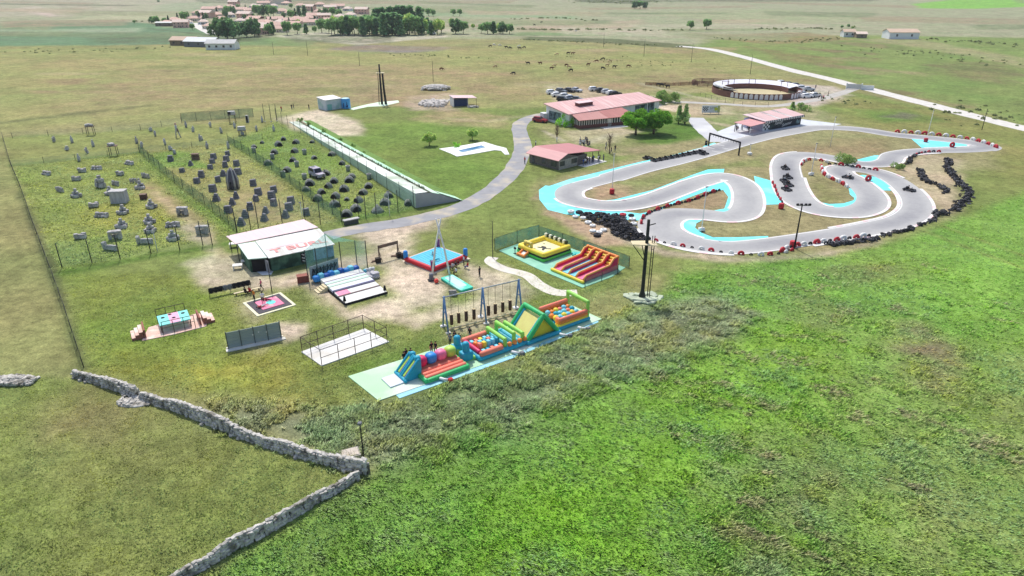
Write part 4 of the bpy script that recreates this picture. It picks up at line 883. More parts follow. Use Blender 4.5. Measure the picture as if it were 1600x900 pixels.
for x in (.1,3.5):
    for y in (.1,3.0): mb = MB(); mb.box(x-.06,x+.06,y-.06,y+.06,0,.95); mb.build('leg', RAIL, t)
for y, x0, x1, nm in ((-.6,.2,3.9,'railing'),(3.7,0,3.4,'railing')):
    r_ = T('railing', ('dark rusty railing before the turquoise hole table' if y < 0 else 'thin brown railing behind the turquoise hole table'), 'railing', local_at(A0t,RZt,1.7,.6,.08), RZt, 'railings of the hole table')
    mb = MB(); mb.tube([(x0,y,1.75),(x1,y,1.75)], .04, 6); mb.tube([(x0,y,.9),(x1,y,.9)], .03, 6); mb.build('rail', RAIL, r_)
    for x in np.linspace(x0, x1, 4): mb = MB(); mb.tube([(x,y,0),(x,y,1.78)], .045, 6); mb.build('post', RAIL, r_)
for nm, x, lab in (('steps',-1.6,'brick steps left of the turquoise hole table'),('steps',6.6,'brick steps right of the turquoise hole table')):
    r_ = T('steps', lab, 'steps', local_at(A0t,RZt,x,.4,0), RZt, 'brick steps of the hole table'); sg = 1 if x < 0 else -1
    for k in range(3):
        mb = MB(); x0 = k*.45 if sg > 0 else 1.0-k*.45; mb.box(x0,x0+.44,0,2.4,0,.3+.28*k); st_ = mb.build('tread_block', BRK, r_)
        mb = MB(); mb.box(x0+.01,x0+.43,.01,2.39,.3+.28*k,.34+.28*k); mb.build('tread', PKSL, st_)
    mb = MB(); x0 = 1.4 if sg > 0 else -.4; mb.box(x0,x0+.2,-.1,2.6,0,1.15); mb.build('cheek_wall', BRK, r_)
# lamp on a pole and the slab by the stone wall
t = T('lamp_post', 'thin dark lamp post at the corner of the stone walls', 'lamp post', G(568,712))
mb = MB(); mb.tube([(0,0,0),(0,0,3.6)], [.07,.045], 8); mb.build('pole', DARKC, t); mb = MB(); mb.sq((0,-.05,3.7),(.4,.4,.25),.5); mb.build('lamp_head', GREYC, t)
t = T('well_cover', 'flat pale concrete cover slab beside the thin lamp post', 'slab', G(547,712), .4)
mb = MB(); mb.box(-.9,.9,-.7,.7,0,.35); mb.build('base', M('grey_concrete', (170,166,156), .9, .12, 1.5, .02), t); mb = MB(); mb.box(-.75,.1,-.55,.55,.35,.42); mb.box(.14,.78,-.55,.55,.35,.40); mb.build('lid', M('pinkish_concrete', (196,184,172), .9, .1, 1.5), t)
# people along the obstacle course, seated group, single figures
for k, (x, y, pose, sh, lg, lab) in enumerate([(3.2,5.5,'stand',DARKC,GREYC,'person in black top and grey trousers behind the twin slide'),(3.7,5.2,'walk',DARKC,DARKC,'person in black walking behind the twin slide'),(2.7,5.0,'arms',DARKC,JEANS,'person in black and denim with arms out behind the slide'),
        (6.4,5.2,'stand',DARKC,GREYC,'person in black standing alone behind the coral bed'),(6.8,4.9,'walk',DARKC,JEANS,'person in black and denim walking behind the pink ball'),
        (9.2,5.6,'stand',GREYC,DARKC,'person in grey top at the back left of the gate group'),(9.7,5.3,'arms',DARKC,GREYC,'person in black with arms out in the gate group'),(10.0,5.8,'stand',DARKC,JEANS,'person in black and denim at the rear of the gate group'),(10.1,4.95,'walk',DARKC,WHITEC,'person in black with white trousers beside the turquoise gate'),(12.0,5.5,'stand',DARKC,GREYC,'person in black standing alone behind the block field')]):
    person(None, pose, sh, lg, rng.uniform(2.2,4.2), lab, 'people along the obstacle course', z=.1, loc=at0(x,y))
for (px, pose, sh, lg, rz_, lab) in [((703,424),'sit',GREYC,DARKC,2.6,'person in grey seated nearest the white pole'),((708,421),'sit',WHITEC,DARKC,2.6,'person in white top seated second along the bed'),((712,419),'sit',DARKC,DARKC,2.4,'person in black seated third along the bed'),((716,417),'sit',DRED,DARKC,2.5,'person in dark red seated beside the blue corner post'),((713,429),'sit',WHITEC,DARKC,2.2,'person in white top crouching in front of the seated row'),((725,415),'stand',WHITEC,DARKC,2.0,'person in white top and black trousers standing by the blue post'),((731,420),'sit',REDC,BLUEC,1.2,'person in red top and blue trousers crouching by the seated row'),((749.5,433),'stand',DARKC,DARKC,1.0,'person all in black standing alone on the worn path')]:
    person(px, pose, sh, lg, rz_, lab, 'people by the cyan inflatable bed', s=1.0)
for (x, y), rz_, lab in [((3.6,3.8),.3,'person in teal lying in the middle of the cyan bed'),((2.1,1.9),2.2,'person in teal lying at the near end of the cyan bed')]: person(None,'lie',TEALC,TEALC,rz_,lab,'people by the cyan inflatable bed',z=.66,loc=local_at(A0w,RZw,x,y))
for px, lab in (((602,459),'small black bin on a thin stake at the platform corner'),((539.5,476),'dark triangular marker at the front platform corner')):
    t = T('marker_post', lab, 'marker', G(*px), group='markers at the striped platform'); mb = MB(); mb.tube([(0,-.1,0),(0,-.1,.9)], .05, 6); mb.build('stake', DARKC, t); mb = MB(); mb.tube([(0,-.1,.6),(0,-.1,1.3)], [.24,.12], 8); mb.build('head', DARKC, t)
# information board frame with clutter
Ai, rzi, li = frame((593,407), (622,399))
t = T('timber_gate_frame', 'brown timber beam on two posts beside the sandy track', 'frame', Ai, rzi)
BRT = M('brown_timber', (120,98,86), .85, .15, 3)
mb = MB(); mb.box(-.1,li+.1,-.08,.08,2.0,2.5); mb.build('beam', BRT, t)
for x in (0, li): 
    mb = MB(); mb.box(x-.08,x+.08,-.08,.08,0,2.5); mb.build('post', BRT, t); mb = MB(); mb.tube([(x,.0,1.8),(x,-.9,0)], .05, 6); mb.build('brace', BRT, t)
for px, lab in (((591,410),'dark square bin left of the timber frame'),((624,402),'dark crate at the right foot of the timber frame'),((631,403),'pile of dark timber right of the timber frame')):
    t = T('crate', lab, 'crate', G(*px), rng.uniform(0,1), 'dark crates by the timber frame'); mb = MB(); mb.box(-.4,.4,-.35,.35,0,.75); mb.build('box', M('dark_box', (56,48,44), .9, .2), t)
    mb = MB(); [mb.obox((rng.uniform(-.5,.5),.5+.14*k,.1),(1.4,.1,.12),rng.uniform(-.4,.4)) for k in range(4)]; mb.build('slat', BRT, t)
# ============================================================ DRY STONE WALLS
STONE = M('field_stone', (184,180,172), .95, .45, 2.6, .04, col2=(120,116,106), amt2=.3); STONED = M('wall_core', (92,88,80), .95, .2, 2)
def stone_wall(px, h, wd, label, dens=1.0):
    P = spline(GL(px), 6); o0 = Vector((P[0][0], P[0][1], 0))
    t = T('dry_stone_wall', label, 'stone wall', o0); mb = MB(); core = MB()
    L = np.r_[0, np.cumsum(np.linalg.norm(np.diff(P, axis=0), axis=1))]; tot = L[-1]; s_ = 0
    for i in range(len(P)-1):
        a, b = P[i]-P[0], P[i+1]-P[0]; dd = (b-a)/np.linalg.norm(b-a); n_ = np.array([-dd[1], dd[0]])*wd*.32
        core.hexa([(*(a-n_),0),(*(b-n_),0),(*(b+n_),0),(*(a+n_),0),(*(a-n_*.8),h*.72),(*(b-n_*.8),h*.72),(*(b+n_*.8),h*.72),(*(a+n_*.8),h*.72)])
    while s_ < tot:
        x = np.interp(s_, L, P[:,0]); y = np.interp(s_, L, P[:,1]); x2 = np.interp(s_+.3, L, P[:,0]); y2 = np.interp(s_+.3, L, P[:,1]); a = math.atan2(y2-y, x2-x) if (x2-x or y2-y) else 0
        hv = h*(.68+.6*float(vnoise(np.array([s_*.35]), np.array([2.0]), 3)[0])); nc = 4
        for c in range(nc):
            for sd in (-1, 1):
                z = hv*(c+.5)/nc; off = sd*wd*(.40-.09*c)+rng.uniform(-.06,.06); sz = rng.uniform(.3,.62)
                mb.rock((x-P[0][0]-math.sin(a)*off+math.cos(a)*rng.uniform(-.1,.1), y-P[0][1]+math.cos(a)*off, z), (sz, rng.uniform(.26,.42), hv/nc*rng.uniform(1.0,1.45)), a+rng.uniform(-.35,.35))
        mb.rock((x-P[0][0]+rng.uniform(-.1,.1), y-P[0][1]+rng.uniform(-.1,.1), hv+.02), (rng.uniform(.4,.7), wd*.62, .26), a+rng.uniform(-.4,.4))
        s_ += .40/dens
    for k in range(int(tot*1.1)):
        q = rng.uniform(0, tot); x = np.interp(q, L, P[:,0]); y = np.interp(q, L, P[:,1]); sg = rng.choice((-1,1)); mb.rock((x-P[0][0]+sg*rng.uniform(.25,.5), y-P[0][1]+sg*rng.uniform(.2,.5), .1), (rng.uniform(.3,.5),rng.uniform(.25,.4),.3), rng.uniform(0,3))
    core.build('wall_core', STONED, t); mb.build('stones', STONE, t); return t
stone_wall([(119,588),(165,602),(215,620)], 1.0, .65, 'short far stretch of pale dry stone wall before the tumbled gap')
stone_wall([(224,624),(280,642),(328,661),(400,690),(470,712),(535,730),(577,739)], 1.1, .68, 'long pale dry stone wall running down to the thin lamp post')
stone_wall([(556,748),(525,768),(500,780),(470,800),(440,818),(400,842),(370,855),(330,880),(280,906),(215,950)], .9, .55, 'narrow dry stone wall running to the lower edge of the photo')
t = T('stone_heap', 'tumbled heap of pale stones at the far left edge', 'stone heap', G(20,597)); mb = MB(); mb.ball((0,0,.05),(5,1.8,1.0))
for k in range(150): x = max(-2.3,min(2.3,rng.gauss(0,1.6))); y = max(-.8,min(.8,rng.gauss(0,.7))); mb.rock((x,y,max(.1,.6-.12*abs(x)-.3*abs(y))),(rng.uniform(.3,.6),rng.uniform(.3,.5),rng.uniform(.2,.4)),rng.uniform(0,3))
mb.build('stones', STONE, t)
t = T('stone_heap', 'spill of stones at the gap between two wall stretches', 'stone heap', G(212,628)); mb = MB(); mb.ball((0,0,.02),(4,2.2,.4))
for k in range(60): x = max(-1.6,min(1.6,rng.gauss(0,1.1))); y = max(-.8,min(.8,rng.gauss(0,.6))); mb.rock((x,y,.15),(rng.uniform(.3,.55),rng.uniform(.25,.45),rng.uniform(.2,.4)),rng.uniform(0,3))
mb.build('stones', STONE, t)
# ============================================================ FENCES
POSTD = M('dark_fence_post', (56,58,56), .8, .15); NETG = net_mat('green_shade_net', (92,122,100), .55); NETL = net_mat('thin_green_net', (128,150,128), .22); NETW = net_mat('wire_mesh', (96,104,92), .30); NETT = net_mat('teal_net', (70,128,122), .62); NETS = net_mat('safety_net', (120,160,150), .10)
def fence(name, px, h, step, net, label, top=None, posth=None, postr=.05, skip=None, group=None, cat='fence', lean=0):
    P = [G(*p) for p in px]; o0 = P[0]; t = T(name, label, cat, o0, 0, group)
    nets = MB(); first = True
    for i in range(len(P)-1):
        a, b = P[i]-o0, P[i+1]-o0; L = (b-a).length; n_ = max(1, round(L/step))
        for k in range(n_+(1 if i == len(P)-2 else 0)):
            p = a.lerp(b, k/n_); mb = MB(); ph = (posth or h)*(1+rng.uniform(-.06,.06)); mb.tube([(p.x,p.y,0),(p.x+rng.uniform(-.05,.05),p.y,ph)], postr, 6); mb.build('post', POSTD, t)
        m = max(2, int(L/2.5))
        for k in range(m):
            p, q = a.lerp(b, k/m), a.lerp(b, (k+1)/m); s1 = .06*math.sin(k*1.7)+.0; s2 = .06*math.sin((k+1)*1.7)
            nets.add([(p.x,p.y+s1,.02),(q.x,q.y+s2,.02),(q.x,q.y+s2,h-.08*(k % 2)),(p.x,p.y+s1,h-.08*((k+1) % 2))], [(0,1,2,3)])
    if net: nets.build('net', net, t)
    if top:
        mb = MB(); mb.tube([(p.x-o0.x,p.y-o0.y,h) for p in P], .025, 5); mb.build('wire', POSTD, t)
    return t
fence('wire_fence', [(5,216),(17,258),(35,301),(52,351),(77,417),(104,492),(131,574)], 1.6, 6, NETW, 'long wire mesh fence down the left edge of the park', top=1)
fence('net_fence', [(284,190),(330,187),(396,182)], 2.6, 4.2, NETG, 'green shade net behind the far strip of statues', top=1)
fence('wire_fence', [(20,216),(130,209),(220,203),(284,192)], 1.7, 7, NETS, 'thin wire fence behind the far strip, left of green net')
fence('net_fence', [(18,260),(118,250),(218,239),(300,230),(357,224),(410,217)], 1.5, 8, NETL, 'low net fence between the statue strip and the boulder fields')
fence('net_fence', [(218,237),(250,266),(286,295),(320,320),(345,340),(371,363)], 2.2, 6, NETG, 'tall green net between the boulder field and block field', posth=2.6)
fence('net_fence', [(357,223),(390,243),(425,266),(470,299),(505,325),(536,347)], 2.0, 6.5, NETG, 'tall green net between the block field and dome field', posth=2.6)
fence('net_fence', [(432,188),(470,208),(515,236),(560,266),(605,297),(647,325)], 2.4, 6, NETL, 'tall pale green net between the domes and the ramp', posth=3.6)
fence('net_fence', [(97,418),(144,411),(188,405),(236,396),(281,391),(317,383),(332,383)], 4.0, 30, NETS, 'tall dark posts with faint net before the boulder field', posth=4.1, postr=.07)
fence('net_fence', [(370,363),(392,359),(404,356),(441,348),(477,344),(501,351),(534,347)], 4.2, 30, NETS, 'tall dark posts with faint net before the block field', posth=4.6, postr=.07)
fence('net_fence', [(561,339),(572,342),(588,336),(622,331),(647,325)], 4.0, 30, NETS, 'tall dark posts with faint net before the dome field', posth=4.5, postr=.07)
for k, (px, hh) in enumerate([((414,190),5.4),((424,190),5.2),((433,189),5.0)]):
    t = T('tall_post', f'tall dark post at the far corner, {ordw(k+1)} from the left of three', 'post', G(*px), 0, 'tall posts at the far corner'); mb = MB(); mb.tube([(0,0,0),(0,0,hh)], .08, 7); mb.build('post', POSTD, t); mb = MB(); mb.box(-.2,.2,-.2,.2,0,.12); mb.build('footing', CONC, t)
fence('net_fence', [(773,391),(808,379),(842,369)], 2.1, 5, NETT, 'teal net on the left side of the green slab', top=1)
fence('net_fence', [(842,369),(878,381),(912,393),(945,405),(983,418)], 1.9, 5, NETT, 'grey teal net along the back of the green slab', top=1)
fence('net_fence', [(983,418),(965,428),(940,440),(914,451)], 1.6, 4, NETL, 'low pale net at the right end of the green slab')
# cage of green netting by the hut
t = T('net_cage', 'tall netting cage on black posts beside the hut', 'cage', G(500,436)); o0 = G(500,436)
pts = [G(482,440)-o0, G(498,437)-o0, G(535,426)-o0, G(559,424)-o0, G(575,424)-o0, G(513,412)-o0]
for p in pts: mb = MB(); mb.tube([(p.x,p.y,0),(p.x,p.y,5.0)], .07, 7); mb.build('post', POSTD, t)
q = [pts[0], pts[5], pts[3], pts[4], pts[2], pts[1]]
mb = MB(); mb.add([(p.x,p.y,4.95) for p in q], [list(range(6))]); mb.build('roof_net', net_mat('aqua_net', (110,190,176), .38), t)
mb = MB()
for a, b in ((0,1),(1,2),(2,4),(5,0),(4,3)): mb.add([(pts[a].x,pts[a].y,.1),(pts[b].x,pts[b].y,.1),(pts[b].x,pts[b].y,4.9),(pts[a].x,pts[a].y,4.9)], [(0,1,2,3)])
mb.build('side_net', net_mat('pale_aqua_net', (130,184,176), .16), t)
t = T('graffiti_banner', 'grey painted board with black graffiti inside the net cage', 'banner', G(486,440), frame((486,440),(530,425))[1]); L = frame((486,440),(530,425))[2]
mb = MB(); mb.box(0,L,-.05,.05,.3,2.3); mb.build('board', M('grey_painted_board', (150,158,158), .8, .1, 1.2), t)
mb = MB()
for k in range(7):
    x = .35+k*(L-.6)/7; mb.tube([(x,-.07,.8),(x+.2,-.07,1.9),(x+.35,-.07,1.2),(x+.55,-.07,1.7)], .11, 5)
mb.build('graffiti', DARKC, t)
t = T('crate', 'red brown crate left of the net cage', 'crate', G(474,440), .4); mb = MB(); mb.box(-.8,.8,-.5,.5,0,1.0); mb.build('box', M('red_brown_box', (132,70,60), .85, .15), t); mb = MB(); mb.box(-.85,.85,-.55,.55,1.0,1.06); mb.build('lid', BRK, t)
# ============================================================ FIELD OF BOULDER PILES
ROCKM = M('weathered_rock', (172,168,166), .95, .4, 1.8, .05, col2=(196,194,190), amt2=.35); BLOCKM = M('weathered_block', (182,180,182), .95, .22, 1.4, .02, streak=(3,3,.4)); PALEM = M('pale_statue_stone', (186,184,182), .95, .15, 2)
def pile(kind):
    mb = MB(); r = rng.uniform
    if kind == 'pyramid':
        for k in range(7): a = k*.9; mb.rock((math.cos(a)*.75*(k > 0), math.sin(a)*.55*(k > 0), .35), (r(.7,.95),r(.6,.8),r(.6,.8)), r(0,3))
        for k in range(3): mb.rock((math.cos(k*2.1)*.35, math.sin(k*2.1)*.25, .95), (r(.6,.8),r(.5,.7),r(.5,.7)), r(0,3))
        mb.rock((0,0,1.5), (.6,.55,.65), r(0,3))
    elif kind == 'row':
        for k in range(3): mb.rock((-.8+k*.8, r(-.1,.1), .5), (r(.7,.9),r(.6,.8),r(.8,1.15)), r(0,3))
        for k in range(4): mb.rock((-1+k*.65, -.35, .2), (r(.5,.7),r(.4,.6),.45), r(0,3))
    elif kind == 'low':
        mb.rock((0,0,.45), (2.0,1.0,.9), r(-.3,.3), jit=.1); mb.rock((-.5,-.2,.9), (.7,.6,.35), r(0,3)); mb.rock((.6,.1,.85), (.8,.5,.35), r(0,3))
    elif kind == 'dolmen':
        mb.rock((-.75,0,.6), (.6,.8,1.2), .1, jit=.1); mb.rock((.75,0,.6), (.6,.8,1.2), -.1, jit=.1); mb.rock((0,0,1.35), (2.3,1.0,.55), .05, jit=.1); mb.rock((0,.35,.45), (1.2,.4,.9), 0)
    elif kind == 'seat':
        mb.rock((-1.0,0,.75), (.6,.8,1.5), .1, jit=.1); mb.rock((.2,0,.55), (1.9,.9,.9), 0, jit=.1); mb.rock((1.1,0,.5), (.5,.7,1.0), .2)
    elif kind == 'posts':
        for k in range(4): mb.rock((-.9+k*.6, 0, .55), (.42,.45,r(1.0,1.3)), r(-.2,.2), jit=.1)
    elif kind == 'tower':
        for k in range(4): mb.rock((-.55+(k % 2)*1.1, -.3+(k//2)*.6, .55), (.9,.8,1.1), r(-.2,.2))
        for k in range(4): mb.rock((-.45+(k % 2)*.9, -.25+(k//2)*.5, 1.55), (.8,.7,1.0), r(-.3,.3))
        mb.rock((0,0,2.35), (.8,.7,.7), r(0,3))
    return mb
PN = {'pyramid':'pyramid of grey boulders','row':'row of three pale boulders','low':'low grey boulder heap','dolmen':'grey dolmen with a flat capstone','seat':'grey stone seat with upright back','posts':'row of upright grey stones','tower':'tall two-tier boulder tower'}
FA = [(74,273,'row'),(129,269,'low'),(152,265,'row'),(203,257,'row'),(120,282,'low'),(158,293,'tower'),(188,274,'low'),(181,290,'posts'),(211,286,'posts'),(228,278,'posts'),(220,295,'pyramid'),(94,300,'posts'),(120,308,'pyramid'),(173,304,'pyramid'),(147,324,'low'),(160,339,'row'),(193,334,'pyramid'),(237,325,'pyramid'),(286,336,'dolmen'),
      (191,356,'pyramid'),(234,349,'pyramid'),(271,354,'row'),(126,373,'low'),(181,374,'dolmen'),(173,391,'seat'),(236,363,'pyramid'),(227,381,'seat'),(271,375,'pyramid'),(317,366,'dolmen')]
rk_ = rowrank([(a, b) for a, b, _ in FA], 6)
for i, (x, y, k) in enumerate(FA):
    rw, cl = rk_[i]; mb = pile(k)
    t = T('boulder_pile', f'{PN[k]}, {ordw(cl)} from left in {ordw(rw)} row back', 'boulder pile', G(x,y), rng.uniform(-.5,.5), 'boulder piles in the left field'); t.scale = (1.0,)*3
    mb.build('boulders', ROCKM, t)
t = T('concrete_block', 'large grey concrete bunker with flat lid among boulder piles', 'bunker', G(188,316), .1); mb = MB(); mb.hexa([(-1.45,-.9,0),(1.45,-.9,0),(1.45,.9,0),(-1.45,.9,0),(-1.35,-.85,2.2),(1.4,-.85,2.3),(1.4,.85,2.3),(-1.35,.85,2.2)]); mb.build('walls', BLOCKM, t)
mb = MB(); mb.hexa([(-1.6,-1.0,2.25),(1.5,-1.0,2.32),(1.5,1.0,2.32),(-1.6,1.0,2.25),(-1.55,-.95,2.45),(1.5,-.95,2.5),(1.5,.95,2.5),(-1.55,.95,2.45)]); mb.build('lid', PALEM, t)
t = T('crate', 'dark brown crate right of the concrete bunker', 'crate', G(225,311), .2); mb = MB(); mb.box(-.6,.6,-.5,.5,0,1.0); mb.build('box', M('dark_brown_box', (86,62,54), .9, .3, 3), t); mb = MB(); mb.box(-.63,.63,-.53,.53,.98,1.05); mb.build('lid', BRT, t)
# ============================================================ FIELD OF DARK BLOCKS
DBLK = M('dark_slate_block', (132,130,136), .95, .25, 1.5, .02, streak=(2,2,5)); DBL2 = M('brown_block', (124,100,86), .95, .25, 1.5)
def block_proto(kind):
    t = T('block', 'x', 'block'); mb = MB()
    if kind == 0: mb.hexa([(-.75,-.5,0),(.75,-.5,0),(.75,.5,0),(-.75,.5,0),(-.7,-.35,1.35),(.62,-.35,1.5),(.62,.42,1.5),(-.7,.42,1.35)])
    if kind == 1: mb.hexa([(-.8,-.5,0),(.8,-.5,0),(.8,.6,0),(-.8,.6,0),(-.2,-.1,1.6),(.35,-.1,1.5),(.35,.4,1.5),(-.2,.4,1.6)])
    if kind == 2: mb.box(-.7,.7,-.45,.45,0,.9); mb.box(-.5,.6,-.3,.4,.9,1.5)
    mb.build('body', DBLK, t)
    mb = MB()
    for z in (.3,.65,1.0): mb.box(-.6,.55,-.53+z*.11,-.49+z*.11,z,z+.13)
    mb.build('slats', M('slate_slats', (92,92,98), .9, .2), t)
    return t
BP = [block_proto(k) for k in range(3)]; BU = {}
FB = [(267,252),(298,259),(334,248),(332,255),(329,264),(356,243),(354,252),(352,261),(370,259),(372,272),(285,269),(315,277),(308,286),(349,275),(341,284),(396,290),(428,300),(404,304),(333,299),(338,314),(369,310),(363,320),(357,332),(400,314),(391,327),(425,310),(428,321),(455,318),(452,328),(383,340),(377,352),(415,333),(413,345),(446,340),(479,336)]
rk_ = rowrank(FB, 7)
KN = ['dark grey slab block','dark grey wedge block','stepped dark grey block']
for i, (x, y) in enumerate(FB):
    k = rng.choice((0,0,1,2)); rw, cl = rk_[i]; pr = BP[k]
    o = pr if k not in BU else copy_tree(pr); BU[k] = 1
    o.location = G(x,y); o.rotation_euler = (0,0,rng.uniform(-.5,.5)); sc_ = rng.uniform(.74,.98); o.scale = (sc_,sc_,sc_*rng.uniform(.9,1.15))
    o['label'] = f'{KN[k]}, {ordw(cl)} from left in {ordw(rw)} row of the block field'; o['group'] = 'dark blocks in the middle field'
t = T('pallet_block', 'brown pallet block behind the dark grey blocks', 'block', G(306,249), .1); mb = MB(); mb.box(-.8,.8,-.5,.5,0,.7); mb.box(-.85,.85,-.55,.55,.75,.9); mb.box(-.7,.7,-.45,.45,.95,1.3); mb.build('body', DBL2, t); mb = MB(); mb.box(-.9,.9,-.6,.6,1.3,1.4); mb.build('lid', BRT, t)
t = T('plank_tepee', 'tall dark pointed plank shelter standing in the block field', 'shelter', G(365,294)); mb = MB()
for k in range(14):
    a = 2*PI*k/14; ca, sa = math.cos(a), math.sin(a); mb.tube([(ca*1.05,sa*1.0,0),(ca*1.0,sa*.95,2.0),(ca*.55,sa*.5,3.7),(ca*.1,sa*.1,4.4)], [.26,.26,.2,.05], 6, k % 3 == 0)
mb.build('planks', [M('dark_plank', (96,94,104), .9, .2, 3, streak=(4,4,.5)), M('pale_plank', (172,170,166), .9, .15, 3)], t)
mb = MB(); mb.box(-.35,.35,-1.16,-1.08,0,1.6); mb.build('opening', DARKC, t)
# ============================================================ FIELD OF DOMES AND DRUMS
DOME = M('mossy_tyre_dome', (136,138,130), .95, .35, 3, .04, col2=(120,130,104), amt2=.3); DRUM = M('grey_drum', (150,156,152), .9, .2, 2, .02, streak=(3,3,1))
def dome_proto(kind):
    t = T('dome', 'x', 'dome'); mb = MB()
    vs, fs = [], []; nu, nv = 14, 6
    for i in range(nv+1):
        ph = PI/2*i/nv
        for j in range(nu):
            a = 2*PI*j/nu; rr = (1+.05*math.sin(j*3.1+i)); vs.append((math.cos(a)*math.cos(ph)*1.05*rr, math.sin(a)*math.cos(ph)*.95*rr, math.sin(ph)*1.15*rr))
    fs = [(i*nu+j,i*nu+(j+1)%nu,(i+1)*nu+(j+1)%nu,(i+1)*nu+j) for i in range(nv) for j in range(nu)]
    mb.add(vs, fs, 0, True); mb.build('shell', DOME, t)
    mb = MB(); n = 12; arc = [(math.cos(PI*k/n)*.78,math.sin(PI*k/n)*.82) for k in range(n+1)]
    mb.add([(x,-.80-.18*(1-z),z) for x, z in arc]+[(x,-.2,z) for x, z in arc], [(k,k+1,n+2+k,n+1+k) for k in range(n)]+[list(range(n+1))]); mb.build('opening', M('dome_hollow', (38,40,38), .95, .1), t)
    if kind == 1:
        mb = MB()
        for k in range(26): a = rng.uniform(0,6.28); mb.add([(.3*math.cos(a)*k/26,.3*math.sin(a)*k/26,1.05),(.3*math.cos(a)*k/26+.06,.3*math.sin(a),1.05),(.5*math.cos(a),.5*math.sin(a),1.4)], [(0,1,2)])
        mb.build('grass_tuft', M('dry_tuft', (150,152,112), .95, .2), t)
    return t
DP = [dome_proto(0), dome_proto(1)]; DU = {}
FC = [(435,228,1.1),(443,219,.8),(463,224,1),(410,224,.6),(429,240,1),(419,257,1.1),(461,238,1),(458,252,.9),(449,268,1.05),(491,248,.8),(519,243,1),(535,257,.8),(488,223,.7),(509,273,1.1),(550,278,1),(546,284,1.15),(484,289,1.15),(522,285,1),(514,293,.9),(538,298,1.15),(478,298,.9),(502,302,.9),(576,293,1),(568,303,1),(497,313,1.05),(525,309,1),(523,322,1.15),(561,315,1),(542,337,1.15),(556,329,1.15),(602,319,1.2),(607,308,1),(638,320,.9),(397,231,.8),(542,313,.6)]
rk_ = rowrank([(a, b) for a, b, _ in FC], 7)
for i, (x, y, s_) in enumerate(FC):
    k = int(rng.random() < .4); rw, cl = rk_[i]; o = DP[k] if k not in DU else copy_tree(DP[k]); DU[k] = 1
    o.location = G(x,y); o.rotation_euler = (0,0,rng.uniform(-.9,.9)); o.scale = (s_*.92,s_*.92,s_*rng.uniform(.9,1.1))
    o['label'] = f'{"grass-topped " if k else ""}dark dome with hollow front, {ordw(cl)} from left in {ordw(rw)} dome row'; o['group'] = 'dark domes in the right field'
def drum_proto():
    t = T('drum', 'x', 'drum'); mb = MB(); mb.tube([(0,0,0),(0,0,.35),(0,0,.4),(0,0,.75),(0,0,.8),(0,0,1.2)], [.48,.48,.52,.48,.52,.5], 14); mb.build('barrel', DRUM, t)
    mb = MB(); mb.torus((0,0,1.2),.48,.07,'z',14,6); mb.build('rim', PALEM, t); mb = MB(); mb.tube([(0,0,1.205),(0,0,1.215)], .3, 12); mb.build('opening', DARKC, t); return t
dp = drum_proto(); FD = [(426,248),(476,241),(464,260),(476,280),(443,276),(544,267),(397,238),(577,280)]; du = 0; rk_ = rowrank(FD, 8)
for i, (x, y) in enumerate(FD):
    o = dp if not du else copy_tree(dp); du = 1; o.location = G(x,y); o.rotation_euler = (0,0,rng.uniform(0,3)); o['label'] = f'pale grey open drum among the domes, {ordw(rk_[i][1])} from the left'; o['group'] = 'grey drums among the domes'
t = T('conical_mound', 'dark conical mound at the front of the dome field', 'mound', G(590,331)); mb = MB(); mb.tube([(0,0,0),(0,0,.5),(.05,0,1.0),(0,0,1.5)], [1.35,1.0,.5,.12], 14); mb.build('mound', DOME, t); mb = MB(); [mb.rock((rng.uniform(-.7,.7),rng.uniform(-.9,-.3),.25),(.4,.3,.3),1) for _ in range(8)]; mb.build('stones', ROCKM, t)
# abandoned off-road van
t = T('wrecked_van', 'stripped pale off-road vehicle with dark windows in the dome field', 'wrecked vehicle', G(496,277), math.radians(-48))
VAN = M('faded_lilac_paint', (178,172,186), .7, .2, 2.5, col2=(110,100,96), amt2=.35); VGL = M('dark_glass', (26,28,32), .2, .1, 1, spec=.6)
mb = MB(); mb.hexa([(-2.3,-.95,.5),(2.3,-.95,.5),(2.3,.95,.5),(-2.3,.95,.5),(-2.3,-.95,1.25),(2.25,-.85,1.15),(2.25,.85,1.15),(-2.3,.95,1.25)]); mb.hexa([(-2.25,-.93,1.25),(.75,-.93,1.25),(.75,.93,1.25),(-2.25,.93,1.25),(-2.15,-.82,2.1),(.25,-.82,2.1),(.25,.82,2.1),(-2.15,.82,2.1)]); mb.build('body', VAN, t)
mb = MB(); mb.hexa([(.5,-.78,1.3),(.79,-.78,1.3),(.79,.78,1.3),(.5,.78,1.3),(.2,-.72,2.0),(.36,-.72,2.0),(.36,.72,2.0),(.2,.72,2.0)]); mb.build('windscreen', VGL, t)
for y in (-1,1): mb = MB(); mb.hexa([(-2.0,y*.94-.02,1.4),(.35,y*.94-.02,1.4),(.35,y*.94+.02,1.4),(-2.0,y*.94+.02,1.4),(-1.9,y*.86-.02,1.95),(.15,y*.86-.02,1.95),(.15,y*.86+.02,1.95),(-1.9,y*.86+.02,1.95)]); mb.build('side_window', VGL, t)
mb = MB(); mb.box(-1.9,-1.2,-.4,.4,2.1,2.14); mb.build('roof_hatch', VGL, t)
for x in (-1.45,1.45):
    for y in (-.9,.9): mb = MB(); mb.wheel((x,y,.38),.38,.25); mb.build('wheel', DARKC, t)
for y in (-.6,.6): mb = MB(); mb.tube([(2.24,y,.95),(2.3,y,.95)], .14, 10); mb.build('headlight', PALEM, t)
